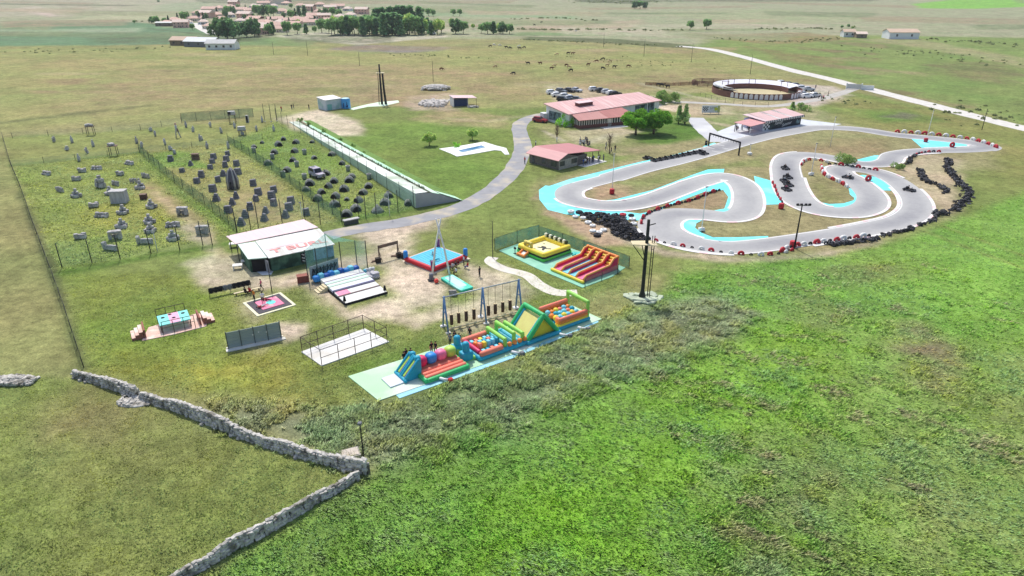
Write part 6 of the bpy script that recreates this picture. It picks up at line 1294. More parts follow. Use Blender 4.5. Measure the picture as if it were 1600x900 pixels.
# hut with camouflage walls
A0k, RZk, Lk = frame((425,424), (524,402))
t = T('camouflage_hut', 'low hut with camouflage walls under white and pink sheet roofs', 'hut', A0k, RZk)
mb = MB(); mb.box(0,9.9,0,6,0,2.3); mb.box(.02,9.9,6.0,6.15,0,3.0); mb.build('wall', CAMO, t)
mb = MB(); mb.hexa([(6.6,-.06,.3),(9.88,-.06,.3),(9.88,-.02,.3),(6.6,-.02,.3),(6.6,-.06,2.1),(9.88,-.06,2.1),(9.88,-.02,2.1),(6.6,-.02,2.1)]); mb.build('painted_panel', M('blue_mural', (110,150,180), .8, .3, 2, col2=(60,90,120), amt2=.4), t)
mb = MB(); mb.hexa([(-.3,-.5,2.3),(10.0,-.5,2.3),(10.0,6.2,2.95),(-.3,6.2,2.95),(-.3,-.5,2.4),(10.0,-.5,2.4),(10.0,6.2,3.05),(-.3,6.2,3.05)]); wr = mb.build('roof', WHR, t)
FADE = M('faded_red_letter', (226,142,138), .6, .12, .8); FADEP = M('faded_pink_wash', (240,206,208), .6, .08, .6)
mb = MB(); mb.hexa([(.2,2.4,2.70),(6.2,2.4,2.70),(6.2,5.8,3.03),(.2,5.8,3.03),(.2,2.4,2.712),(6.2,2.4,2.712),(6.2,5.8,3.045),(.2,5.8,3.045)]); mb.build('pink_wash', FADEP, wr)
sl_ = math.atan2(.65, 6.7)
lettering('T BURL', 2.2, FADE, wr, Matrix.Translation((.6,.75,2.57)) @ Matrix.Rotation(sl_,4,'X') @ Matrix.Diagonal((1.22,.85,1,1)), 0, .05)
mb = MB(); mb.hexa([(-2.7,1.4,0),(-.5,.4,0),(-.5,6.2,0),(-2.7,6.5,0),(-2.7,1.4,2.2),(-.5,.4,2.2),(-.5,6.2,2.8),(-2.7,6.5,2.8)]); ax = mb.build('annex_wall', CAMO, t)
mb = MB(); mb.hexa([(-2.9,1.1,2.22),(-.35,.1,2.22),(-.35,6.3,2.85),(-2.9,6.6,2.85),(-2.9,1.1,2.32),(-.35,.1,2.32),(-.35,6.3,2.95),(-2.9,6.6,2.95)]); mb.build('annex_roof', M('mint_white_roof', (204,220,210), .55, .05, .6), ax)
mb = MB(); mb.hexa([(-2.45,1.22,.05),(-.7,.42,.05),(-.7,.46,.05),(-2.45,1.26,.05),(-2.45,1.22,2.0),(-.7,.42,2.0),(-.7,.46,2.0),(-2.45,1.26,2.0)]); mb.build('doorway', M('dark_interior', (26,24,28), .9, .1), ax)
mb = MB(); mb.hexa([(-.72,.36,.05),(-.5,-.6,.05),(-.44,-.6,.05),(-.66,.36,.05),(-.72,.36,2.0),(-.5,-.6,2.0),(-.44,-.6,2.0),(-.66,.36,2.0)]); mb.build('door', M('grey_door', (150,150,156), .7, .1), ax)
mb = MB(); mb.hexa([(-3.2,6.6,2.95),(9.9,6.3,3.15),(9.5,12.3,2.9),(-3.4,11.8,2.7),(-3.2,6.6,3.05),(9.9,6.3,3.25),(9.5,12.3,3.0),(-3.4,11.8,2.8)]); mb.build('rear_roof', PALEPK, t)
mb = MB(); mb.box(2.5,9.4,6.5,11.8,0,2.8); mb.build('rear_wall', CAMO, t)
for x, y in ((-3.0,11.5),(-3.0,6.9),(-.2,11.7)): mb = MB(); mb.tube([(x,y,0),(x,y,2.9)],.07,6); mb.build('post', POSTD, t)
mb = MB(); mb.box(4.6,5.5,-.05,-.02,.35,1.9); em = mb.build('emblem_panel', DARKC, t)
mb = MB(); mb.tube([(4.8,-.07,1.75),(5.1,-.07,1.5),(5.35,-.07,1.75)],.1,6); mb.tube([(4.75,-.07,1.2),(5.1,-.07,1.0),(5.3,-.07,1.3)],.1,6); mb.tube([(4.8,-.07,.7),(5.15,-.07,.5),(5.3,-.07,.8)],.1,6); mb.build('emblem_shape', WHT, em)
tag(MB().prism([tuple(p) for p in GL([(396,422),(415,414),(427,424),(424,429),(410,430)])], 0, .05).build('door_slab', M('bright_concrete', (214,216,220), .8, .05)), kind='structure')
for px, lab, m in (((372,420),'white slatted garden table left of the hut',WHT),((385,413),'cream chair leaning at the hut annex',OFFW),((366,386),'white table under the pink rear roof',WHT)):
    q = T('table', lab, 'table', G(*px), .3); mb = MB(); mb.box(-.7,.7,-.5,.5,.62,.7); mb.build('tabletop', m, q)
    for x in (-.6,.6):
        for y in (-.4,.4): mb = MB(); mb.box(x-.05,x+.05,y-.05,y+.05,0,.62); mb.build('leg', m, q)
# main restaurant building
A0m, RZm2, Lm2 = frame((889,198), (979,190))
t = T('main_building', 'long white building with pink roof, brick sunroom and murals', 'building', A0m, RZm2)
c = [(-1.2,0.0),(37,7.8),(34.5,17.5),(-4.6,9.5)]   # rough outline in its own frame
c = [(0,0),(38,10),(35.5,18.5),(-2.2,11)]
mb = MB(); mb.prism(c, 0, 3.6); mb.build('wall', WWALL, t)
ro = [(-.6,-.6),(38.6,9.4),(36,19.2),(-2.9,11.7)]
mb = MB(); mb.add([(*ro[0],3.5),(*ro[1],3.5),(*ro[2],4.9),(*ro[3],4.9),(*ro[0],3.75),(*ro[1],3.75),(*ro[2],5.15),(*ro[3],5.15)], [(3,2,1,0),(4,5,6,7),(0,1,5,4),(1,2,6,5),(2,3,7,6),(3,0,4,7)]); rf = mb.build('roof', PINK, t)
mb = MB(); mb.add([(-2.2,11,3.6),(35.5,18.5,3.6),(35.5,18.5,4.9),(-2.2,11,4.9),(0,0,3.6),(38,10,3.6)], [(0,1,2,3),(0,3,4),(1,5,2)]); mb.build('gable_wall', WWALL, t)
mb = MB(); mb.hexa([(6.5,6.2,4.2),(12,7.6,4.2),(11.5,9.4,4.4),(6,8,4.4),(6.5,6.2,5.3),(12,7.6,5.3),(11.5,9.4,5.4),(6,8,5.4)]); rl = mb.build('roof_light', BRW, rf)
mb = MB(); mb.hexa([(6.2,5.9,5.32),(12.3,7.3,5.32),(11.8,9.7,5.42),(5.7,8.3,5.42),(6.2,5.9,5.45),(12.3,7.3,5.45),(11.8,9.7,5.55),(5.7,8.3,5.55)]); mb.build('roof_light_cap', PALEPK, rl)
# sunroom on the front
mb = MB(); mb.box(1.2,19.6,-4.2,0.2,0,1.0); sr = mb.build('sunroom', BRW, t)
mb = MB(); mb.box(1.3,10.6,-4.1,0.1,1.0,2.4); mb.box(12.0,19.5,-4.1,.1,1.0,2.4); mb.build('glazing', GLASS, sr)
for k in range(13):
    x = 1.3+k*.76
    if k < 13: mb = MB(); mb.box(x-.09,x+.09,-4.18,-4.08,.95,2.45); mb.build('mullion', FRM, sr)
for k in range(9): x = 12.2+k*.85; mb = MB(); mb.box(x-.14,x+.14,-4.18,-4.08,.95,2.45); mb.build('mullion', FRM, sr)
for k in range(4): y = -3.2+k*.9; mb = MB(); mb.box(1.12,1.22,y-.08,y+.08,.95,2.45); mb.build('mullion', FRM, sr)
mb = MB(); mb.box(10.7,11.9,-4.2,-4.0,0,2.3); mb.build('door', FRM, sr)
mb = MB(); mb.hexa([(.6,-4.8,2.45),(10.6,-4.8,2.45),(10.6,1.6,3.45),(.6,-.2,3.45),(.6,-4.8,2.57),(10.6,-4.8,2.57),(10.6,1.6,3.57),(.6,-.2,3.57)]); mb.build('sunroom_roof', M('dusty_red_roof', (186,132,124), .6, .1, .5, streak=(6,.4,1)), sr)
mb = MB(); mb.hexa([(10.6,-4.8,2.5),(20.2,-4.8,2.5),(20.2,4.0,3.5),(10.6,1.6,3.5),(10.6,-4.8,2.62),(20.2,-4.8,2.62),(20.2,4.0,3.62),(10.6,1.6,3.62)]); mb.build('sunroom_roof', PINK2, sr)
def on_wall(a, b, u0, u1, z0, z1, off): 
    a, b = Vector(a), Vector(b); d_ = (b-a).normalized(); n_ = Vector((d_.y,-d_.x))*off; p, q = a+d_*u0+n_, a+d_*u1+n_; p2, q2 = p-n_*.8, q-n_*.8
    return [(p.x,p.y,z0),(q.x,q.y,z0),(q2.x,q2.y,z0),(p2.x,p2.y,z0),(p.x,p.y,z1),(q.x,q.y,z1),(q2.x,q2.y,z1),(p2.x,p2.y,z1)]
mb = MB(); mb.hexa(on_wall(c[3],c[0],1.4,7.2,.7,3.3,.04)); mb.build('mural', MURAL, t)
mb = MB(); mb.hexa(on_wall(c[0],c[1],28,33.5,.4,3.2,.04)); mb.hexa(on_wall(c[0],c[1],34,37,.4,3.4,.04)); mb.build('mural', MURAL, t)
mb = MB(); mb.hexa([(-3.6,10,0),(-2.2,10,0),(-2.2,12.4,0),(-3.6,12.4,0),(-3.6,10,2.4),(-2.2,10,2.4),(-2.2,12.4,2.4),(-3.6,12.4,2.4)]); mb.build('porch', WWALL, t)
tag(MB().prism([tuple(local_at(A0m,RZm2,*p)[:2]) for p in [(8,-7),(16,-7),(17,-4.3),(8,-4.3)]], 0, .05).build('entrance_terrace', CONC), kind='structure')
# stone clubhouse with red gabled roof
A0c, RZc, Lc = frame((827,254), (872.5,266))
t = T('clubhouse', 'dark stone clubhouse with pink and red gabled roof and porch', 'building', A0c, RZc)
STW = M('dark_rubble_wall', (112,104,98), .95, .35, 3, .03); STL = M('light_rubble_wall', (170,162,150), .95, .35, 3, .03)
mb = MB(); mb.box(0,9.6,0,6.4,0,2.3); mb.add([(0,0,2.3),(0,6.4,2.3),(0,2.4,3.4)],[(0,2,1)]); mb.add([(9.6,0,2.3),(9.6,6.4,2.3),(9.6,2.4,3.4)],[(0,1,2)]); mb.build('wall', STW, t)
mb = MB(); mb.box(9.6,9.66,.05,6.35,0,2.2); mb.build('front_facing', STL, t)
mb = MB(); mb.box(2.0,9.6,6.4,9.5,0,2.3); mb.build('rear_wall', STW, t)
mb = MB(); mb.hexa([(-.5,-.7,2.25),(10.2,-.7,2.25),(10.2,2.4,3.45),(-.5,2.4,3.45),(-.5,-.7,2.37),(10.2,-.7,2.37),(10.2,2.4,3.57),(-.5,2.4,3.57)]); mb.build('roof', M('rose_roof', (204,150,148), .6, .08, .5, streak=(.4,6,1)), t)
mb = MB(); mb.hexa([(-.5,2.4,3.45),(10.2,2.4,3.45),(10.0,14.3,2.3),(-.6,14.3,2.3),(-.5,2.4,3.57),(10.2,2.4,3.57),(10.0,14.3,2.42),(-.6,14.3,2.42)]); mb.build('roof', M('deep_rose_roof', (184,122,122), .6, .08, .5, streak=(.4,6,1)), t)
for x0, x1 in ((.9,1.7),(7.2,9.0)): mb = MB(); mb.box(x0,x1,-.06,-.01,.6 if x0 > 1 else .1,1.9); mb.build('window' if x0 > 1 else 'door', GLASS, t)
mb = MB(); mb.box(4.2,5.4,-.06,-.01,.7,1.8); mb.build('window', GLASS, t)
for y0, y1 in ((.4,2.0),(4.3,6.2)): mb = MB(); mb.box(9.67,9.72,y0,y1,.8,1.9); mb.build('window', GLASS, t)
for x in (9.7,5,.0):
    for y in ((13.9,) if x < 9 else (9.5,11.7,13.9)): mb = MB(); mb.tube([(x,y,0),(x,y,2.35)],.09,6); mb.build('porch_post', BRT, t)
tag(MB().prism([tuple(local_at(A0c,RZc,*p)[:2]) for p in [(9.8,6.4),(12.0,6.4),(12,14.4),(-.5,14.4),(-.5,9.6),(9.8,9.6)]], 0, .06).build('porch_slab', CONC), kind='structure')
# kart pavilion
A0j, RZj, Lj = frame((1191,205), (1247,195))
t = T('kart_pavilion', 'pink roofed pavilion with black painted front and chequered eaves', 'building', A0j, RZj)
BPW = M('black_painted_wall', (44,48,54), .8, .2, 1.2, col2=(62,76,72), amt2=.3)
mb = MB(); mb.box(0,17.5,0,6.8,0,2.75); mb.build('wall', M('lavender_wall', (176,178,200), .85, .08), t)
mb = MB(); mb.box(3.0,17.5,-.05,-.002,0,2.5); fr_ = mb.build('front_panel', BPW, t)
mb = MB(); mb.box(.0,3.0,-.05,-.002,.1,2.5); ch = mb.build('chequered_panel', WHT, t)
mb = MB(); [mb.box(.2+i*.7,.85+i*.7,-.08,-.052,.2+j*.58,.74+j*.58) for i in range(4) for j in range(4) if (i+j) % 2]; mb.build('checks', BPW, ch)
lettering('Family', 1.35, WHT, fr_, Matrix.Translation((5.2,-.07,1.15)) @ Matrix.Rotation(PI/2,4,'X') @ Matrix.Rotation(.08,4,'Z'), .35)
lettering('Summer', 1.3, WHT, fr_, Matrix.Translation((8.6,-.075,.35)) @ Matrix.Rotation(PI/2,4,'X') @ Matrix.Rotation(.1,4,'Z'), .35)
mb = MB(); mb.prism([(14.6,.4),(15.6,1.9),(16.4,1.2),(17.0,1.7),(16.8,.5)],-.01,.01); pm = mb.build('painted_racer', MURAL, fr_); pm.matrix_local = Matrix.Translation((0,-.07,0)) @ Matrix.Rotation(PI/2,4,'X')
mb = MB()
for i, (x0, x1, m) in enumerate(((0,1.2,1),(1.2,6.2,0),(6.2,7.0,2),(7.0,11.6,0),(11.6,12.4,2),(12.4,17.9,0))):
    mb.hexa([(x0-.2*(i == 0),-.6,2.8),(x1,-.6,2.8),(x1+1.5,7.4,3.5),(x0+1.0*(i > 0)-.2,7.4,3.5),(x0-.2*(i == 0),-.6,2.92),(x1,-.6,2.92),(x1+1.5,7.4,3.62),(x0+1.0*(i > 0)-.2,7.4,3.62)], m)
mb.build('roof', [M('pale_rose_roof', (212,178,174), .6, .08, .6, streak=(6,.4,1)), PALEPK, WHR], t)
mb = MB()
for k in range(44): mb.box(.0+k*.41,.38+k*.41,-.66,-.62,2.3,2.85,k % 2)
mb.build('chequered_eave', [WHT, BPW], t)
mb = MB(); mb.hexa([(-7.4,-1.5,2.35),(-.1,-.9,2.5),(-.1,4.6,2.75),(-7.6,4.2,2.6),(-7.4,-1.5,2.45),(-.1,-.9,2.6),(-.1,4.6,2.85),(-7.6,4.2,2.7)]); aw = mb.build('awning', M('rose_awning', (208,152,150), .6, .07, .6), t)
for x, y, m in ((-7.1,-1.3,WHT),(-7.3,3.9,POSTD),(-3.6,4.2,POSTD)): mb = MB(); mb.tube([(x,y,0),(x,y,2.4)],.1,7); mb.build('awning_post', m, aw)
for k in range(8):
    px = (1152+rng.uniform(-3,22), 204+rng.uniform(-3,3)); person(px, rng.choice(('stand','stand','sit')), (DARKC,WHITEC,DARKC,GREYC)[k % 4], (DARKC,JEANS)[k % 2], rng.uniform(0,6), 'person in the shade of the pink pavilion awning', 'people under the pavilion awning')
# painted sign
a, b = G(1096,178), G(1124,178); t = T('painted_sign', 'long white painted sign with chequered flag and yellow star', 'sign', a, math.atan2(b.y-a.y,b.x-a.x)); L = (b-a).length
mb = MB(); mb.box(0,L,-.06,.06,.4,2.7); bd_ = mb.build('board', M('sign_white', (214,220,222), .8, .06), t)
mb = MB(); [mb.box(.3+i*.34,.62+i*.34,-.09,-.062,.9+j*.36,1.24+j*.36) for i in range(5) for j in range(4) if (i+j) % 2]; mb.build('chequered_flag', DARKC, bd_)
lettering('LETS', 1.0, DARKC, bd_, Matrix.Translation((2.5,-.07,1.5)) @ Matrix.Rotation(PI/2,4,'X'))
lettering('KARTS', .5, GREYC, bd_, Matrix.Translation((2.6,-.07,.75)) @ Matrix.Rotation(PI/2,4,'X')) if False else None
mb = MB(); st = [(math.cos(a_)*(.95 if k % 2 else .4), math.sin(a_)*(.95 if k % 2 else .4)) for k, a_ in ((k, k*PI/6) for k in range(12))]; mb.prism(st, -.012, .012); so = mb.build('star', M('yellow_green_paint', (196,204,60), .7, .08), bd_); so.matrix_local = Matrix.Translation((L*.78,-.08,1.55)) @ Matrix.Rotation(PI/2,4,'X')
mb = MB(); mb.box(L*.86,L,-.075,-.062,.5,2.6); mb.build('green_panel', M('olive_paint', (176,186,124), .8, .08), bd_)
for x in (.3, L*.5, L-.3): mb = MB(); mb.box(x-.06,x+.06,.06,.16,0,2.6); mb.build('post', BRT, t)
# bullring
RC = G(1181,145.5); RR = 16.2
t = T('bullring', 'round brown bullring with white stand and painted arches', 'bullring', RC); n = 72
BRR = M('dark_red_brown_board', (122,84,76), .85, .2, 2.5); STND = M('lavender_white_sheet', (226,226,238), .6, .05, .6); ARW = M('white_arch_paint', (226,220,222), .8, .05)
def arc(mb, r0, r1, z0a, z1a, z0b, z1b, i0, i1, mi=0):    # wedge blocks of a ring
    for k in range(i0, i1):
        a, b = 2*PI*k/n, 2*PI*(k+1)/n
        pa, pb = (math.cos(a), math.sin(a)), (math.cos(b), math.sin(b))
        mb.hexa([(pa[0]*r0,pa[1]*r0,z0a),(pa[0]*r1,pa[1]*r1,z0b),(pb[0]*r1,pb[1]*r1,z0b),(pb[0]*r0,pb[1]*r0,z0a),(pa[0]*r0,pa[1]*r0,z1a),(pa[0]*r1,pa[1]*r1,z1b),(pb[0]*r1,pb[1]*r1,z1b),(pb[0]*r0,pb[1]*r0,z1a)], mi)
mb = MB(); arc(mb,RR-.15,RR,0,2.05,0,2.05,0,n); mb.build('outer_wall', BRR, t)
mb = MB(); arc(mb,RR-4.2,RR-4.05,0,1.9,0,1.9,0,n//2+6); mb.build('inner_barrier', BRR, t); mb = MB(); arc(mb,RR-.9,RR-.75,0,1.7,0,1.7,n//2+6,n); mb.build('front_barrier', BRR, t)
mb = MB(); arc(mb,RR-4.0,RR-.2,1.7,1.85,2.75,2.9,0,n//2+8); mb.build('stand', STND, t)
mb = MB(); arc(mb,RR-4.1,RR-.1,2.6,2.72,3.3,3.42,n//2-2,n//2+6); mb.build('stand_roof', WHR, t)
for k in range(21):
    a = math.radians(221+k*6.2); 
    if 10 < k < 13: continue
    ca, sa_ = math.cos(a), math.sin(a); mb = MB(); pr = [(-.62,.15),(.62,.15),(.62,1.35)]+[(math.cos(q)*.62,1.35+math.sin(q)*.62) for q in np.linspace(.3,PI-.3,6)]+[(-.62,1.35)]
    mb.prism(pr, 0, .05); o = mb.build('painted_arch', ARW, t); o.matrix_local = Matrix.Translation((ca*(RR*.999+.02),sa_*(RR*.999+.02),0)) @ Matrix.Rotation(a+PI/2,4,'Z') @ Matrix.Rotation(PI/2,4,'X')
mb = MB(); mb.add([(math.cos(2*PI*k/n)*(RR-.8),math.sin(2*PI*k/n)*(RR-.8),.03) for k in range(n)],[list(range(n))]); mb.build('arena_floor', M('dusty_arena', (190,178,140), .95, .12, .3), t)
for a, hh in ((2.6,3.6),(2.2,3.9),(1.4,3.6),(.25,3.8)):
    ca, sa_ = math.cos(a)*(RR-4.4), math.sin(a)*(RR-4.4); mb = MB()
    for dx in (-1.2,1.2): mb.tube([(ca+dx,sa_,0),(ca+dx,sa_,hh)],.1,6)
    mb.box(ca-1.4,ca+1.4,sa_-.12,sa_+.12,hh-.15,hh); mb.build('gate_frame', BRR, t)
t = T('cattle_pen', 'dark brown railed cattle pen left of the bullring', 'pen', G(1110,133)); 
for k in range(10):
    a = 2*PI*k/10; mb = MB(); x, y = math.cos(a)*7.5, math.sin(a)*5; mb.tube([(x,y,0),(x,y,2.0)],.12,6); mb.build('post', BRR, t); b = 2*PI*(k+1)/10
    mb = MB(); [mb.tube([(x,y,z),(math.cos(b)*7.5,math.sin(b)*5,z)],.12,5) for z in (.5,1.0,1.5,1.95)]; mb.build('rails', BRR, t)
fence('board_fence', [(1008,133),(1030,134),(1060,134),(1093,131)], 1.3, 5, net_mat('brown_rails', (110,80,66), .7), 'brown board fence running left from the cattle pen')
fence('wire_fence', [(1094,150),(1120,158),(1160,164),(1200,166)], 1.4, 4, None, 'thin post fence in front of the bullring', top=1)
t = T('gate', 'pale metal gate and block beside the gravel road', 'gate', G(1323,139), -.35); mb = MB(); mb.box(0,5,-.05,.05,.2,2.0); mb.build('gate_leaf', M('pale_grey_gate', (206,206,202), .6, .06), t); mb = MB(); mb.box(-.4,0,-.3,.3,0,2.3); mb.build('pillar', WWALL, t); mb = MB(); mb.box(5.0,5.4,-.3,.3,0,2.3); mb.build('pillar', WWALL, t); mb = MB(); mb.box(5.41,9.5,-.15,.15,0,1.7); mb.build('wall', WWALL, t)
# ============================================================ CARS
def car_proto(col, kind):
    t = T('car', 'x', 'car'); mb = MB(); h = 1.56 if kind == 'hatch' else 1.5
    for y0 in (0,): pass
    sec = [(-2.1,.45,.95),(-2.05,.30,1.12),(-1.2,.28,1.10),(.9,.28,1.02),(1.9,.32,.86),(2.1,.42,.66)]
    pts = []; 
    for x, zb, zt in sec: w_ = .84 if abs(x) < 1.9 else .74; pts.append([(x,-w_,zb),(x,w_,zb),(x,w_*.97,zt-.08),(x,w_*.86,zt),(x,-w_*.86,zt),(x,-w_*.97,zt-.08)])
    vs = [p for r in pts for p in r]; m = 6; fs = [(i*m+j,(i+1)*m+j,(i+1)*m+(j+1)%m,i*m+(j+1)%m) for i in range(len(sec)-1) for j in range(m)]+[tuple(range(m)),tuple(range((len(sec)-1)*m+m-1,(len(sec)-1)*m-1,-1))]
    mb.add(vs, fs, 0, False); mb.build('body', col, t)
    xb = -1.95 if kind != 'saloon' else -1.6
    mb = MB(); mb.hexa([(xb,-.74,.95),(.8,-.74,.9),(.8,.74,.9),(xb,.74,.95),(xb+.35,-.58,h-.06),(.15,-.58,h-.06),(.15,.58,h-.06),(xb+.35,.58,h-.06)]); mb.build('windows', VGL, t)
    mb = MB(); mb.hexa([(xb+.12,-.70,h-.2),(.3,-.70,h-.2),(.3,.70,h-.2),(xb+.12,.70,h-.2),(xb+.4,-.55,h),(.05,-.55,h),(.05,.55,h),(xb+.4,.55,h)]); mb.build('roof', col, t)
    for x in (-1.3,1.3):
        for y in (-.78,.78): mb = MB(); mb.wheel((x,y,.32),.32,.2); mb.build('wheel', TYB, t)
    for y in (-.58,.58): mb = MB(); mb.obox((2.05,y,.62),(.1,.28,.14)); mb.build('headlight', PALEM, t)
    return t
CARM = {'white': M('white_car_paint', (236,236,236), .3, .03, 1, spec=.5), 'silver': M('silver_car_paint', (186,190,196), .35, .04, 1, spec=.5), 'black': M('black_car_paint', (28,30,34), .25, .1, 1, spec=.5), 'grey': M('grey_car_paint', (92,98,106), .3, .06, 1, spec=.5), 'red': M('red_car_paint', (150,30,42), .3, .06, 1, spec=.5)}
CPR = {}
def car(px, col, kind, rz, label, group):
    k = (col, kind)
    if k not in CPR: CPR[k] = car_proto(CARM[col], kind); o = CPR[k]
    else: o = copy_tree(CPR[k])
    o.location = G(*px); o.rotation_euler = (0,0,rz); o.scale = (1.12,)*3; o['label'] = label; o['group'] = group; return o
GP, GB = 'cars parked behind the main building', 'cars parked by the bullring'
for px, col, kd, rz, lab in [((863,147),'white','hatch',.35,'white car leftmost in the grass car park'),((871,151),'white','saloon',.3,'white saloon second from left in the grass car park'),((877,145),'grey','hatch',-.75,'grey car at the back behind two white cars'),((890,144),'black','saloon',-.75,'black saloon in the back row, left of silver car'),((901,143.5),'silver','saloon',-.75,'silver car at the right end of the left back row'),
        ((884,152.5),'white','hatch',.4,'white car in the front cluster beside the roof'),((880,158),'black','hatch',-.4,'black car nearest the pink roof corner'),((893,156),'silver','hatch',.3,'silver car in the front cluster beside the roof'),((902,158),'grey','saloon',-.3,'dark grey car rightmost of the front cluster'),
        ((929,142),'white','hatch',.35,'white car leftmost of four above the pink roof'),((940,144),'black','hatch',.4,'black car second of four above the pink roof'),((949,146),'silver','hatch',.4,'silver car third of four above the pink roof'),((962,149),'black','saloon',.4,'black car rightmost of four above the pink roof'),((956,148),'white','saloon',.45,'white car squeezed beside the rightmost black car'),
        ((844,191),'red','hatch',-.55,'dark red car by the gable of the main building')]: car(px, col, kd, rz, lab, GP)
for px, col, kd, rz, lab in [((1222,132),'white','hatch',.2,'white car behind the bullring, leftmost of the row'),((1234,134.5),'black','hatch',0,'black car behind the bullring, second in the row'),((1245,136.5),'grey','hatch',0,'grey car behind the bullring, third in the row'),((1254,140),'white','hatch',.1,'white car at the end of the bullring back row'),((1263,142),'silver','saloon',.15,'silver car at the right end by the bullring'),((1260,153),'white','saloon',.2,'white saloon in the front row right of the arches'),((1255,149.5),'white','hatch',.2,'white hatchback behind the front white saloon'),((1273,151.5),'silver','hatch',.5,'silver car rightmost beside the bullring')]: car(px, col, kd, rz, lab, GB)
for k, (x, y, sh) in enumerate([(1267,149,DARKC),(1270,150,DARKC),(1279,154,WHITEC),(1283,156,GREYC),(1286,156,PINKC),(1274,139,GREYC),(1294,149,DARKC)]): person((x,y),'stand',sh,JEANS if k % 2 else DARKC,rng.uniform(0,6),('person in black left of two behind the white saloon','person in black right of two behind the white saloon','person in white right of the bullring cars','person in grey right of the bullring cars','person in pink rightmost of three by the bullring','person in grey standing on the pale bullring car park','person in black alone at the pale car park edge')[k],'people by the bullring')
# people round the clubhouse
for k in range(9):
    x = 10.6+rng.uniform(-.3,.8); y = 7.0+k*.85; person(None, rng.choice(('stand','walk','arms')), (BLUEC,WHITEC,DARKC,GREYC,DARKC)[k % 5], (JEANS,DARKC)[k % 2], rng.uniform(0,6), f'person on the clubhouse porch, {ordw(k+1)} from the left along the front', 'people on the clubhouse porch', z=.06, loc=local_at(A0c,RZc,x,y))
for k in range(18): person((912+rng.uniform(-7,10), 225+rng.uniform(-3,3.5)), rng.choice(('sit','sit','stand')), (WHITEC,WHITEC,GREYC,DARKC,WHITEC)[k % 5], (DARKC,GREYC,JEANS)[k % 3], rng.uniform(0,6), 'person in the pale crowd gathered behind the clubhouse roof', 'crowd behind the clubhouse')
for px, ps, sh, lab in (((946,235),'stand',WHITEC,'person in white left of the bare tree'),((961,237),'stand',DARKC,'person in black right of the bare tree'),((955,240),'walk',DARKC,'person in black in front of the bare tree'),((947,232),'walk',GREYC,'person in grey behind the bare tree'),((820,256),'stand',REDC,'person in red standing on the asphalt by the clubhouse'),((837,229),'stand',WHITEC,'person in white at the rear corner of the clubhouse'),((440,174),'stand',REDC,'person in red on the sand at the far ramp end'),((456,171),'stand',DARKC,'person in black left of a pair by the ramp end'),((459,170),'walk',DARKC,'person in black right of a pair by the ramp end'),((483,171),'stand',DARKC,'person in black near the white shed')): person(px, ps, sh, JEANS if k % 2 else DARKC, rng.uniform(0,6), lab, 'people scattered through the park')
# ============================================================ TREES
BARKM = M('tree_bark', (104,92,78), .95, .25, 4, .02); LEAF = leaf_mat('leaves')
def crown_mesh(kind, n, leaf, rgb, seed):
    r = np.random.default_rng(seed)
    if kind == 'round': K = 26; cz = r.normal(0,1,(K,3)); cz /= np.linalg.norm(cz,axis=1)[:,None]; cz *= r.uniform(.45,.95,(K,1)); cen = cz*np.array([3.1,3.1,2.9])+np.array([0,0,5.4]); cr = r.uniform(.9,1.5,K)
    elif kind == 'poplar': K = 22; h = np.linspace(.05,1,K); cen = np.stack([r.normal(0,.55,K)*(1.25-h), r.normal(0,.55,K)*(1.25-h), 1.6+h*7.8],1); cr = 1.25*(1.15-h*.75)
    elif kind == 'wide': K = 34; cen = np.stack([r.uniform(-4,4,K), r.uniform(-2.6,2.6,K), r.uniform(2.2,8.6,K)],1); cen[:,0] *= 1-.055*np.maximum(0,cen[:,2]-4)**1.5; cr = r.uniform(1.0,1.6,K)
    elif kind == 'shrub': K = 14; cen = np.stack([r.normal(0,1.5,K), r.normal(0,1.2,K), r.uniform(.5,2.6,K)],1); cr = r.uniform(.6,1.1,K)
    else: K = 16; h = np.linspace(.1,1,K); cen = np.stack([r.normal(0,.5,K)*(1.1-h), r.normal(0,.5,K)*(1.1-h), 1.2+h*8],1); cr = 1.5*(1.1-h)
    ci = r.integers(0,K,n); d_ = r.normal(0,1,(n,3)); d_ /= np.linalg.norm(d_,axis=1)[:,None]
    p = cen[ci]+d_*(cr[ci]*r.uniform(.35,1.05,n)**.6)[:,None]
    a = r.normal(0,1,(n,3)); a /= np.linalg.norm(a,axis=1)[:,None]; b = np.cross(a, r.normal(0,1,(n,3))); b /= np.linalg.norm(b,axis=1)[:,None]
    s = leaf*r.uniform(.6,1.4,n)[:,None]; a *= s; b *= s*.7
    v = np.stack([p-a, p+b, p+a*.9, p-b], 1).reshape(-1,3); q = np.arange(n*4).reshape(-1,4)
    me_ = np_mesh('crown', v, q); c = np.array(lin(*rgb))*(r.uniform(.72,1.3,K)[ci]*r.uniform(.75,1.25,n))[:,None]; c[:,0] *= r.uniform(.8,1.25,n)
    set_col(me_, np.repeat(np.clip(c*2.5,.003,.8), 4, 0)); me_.materials.append(LEAF); return me_
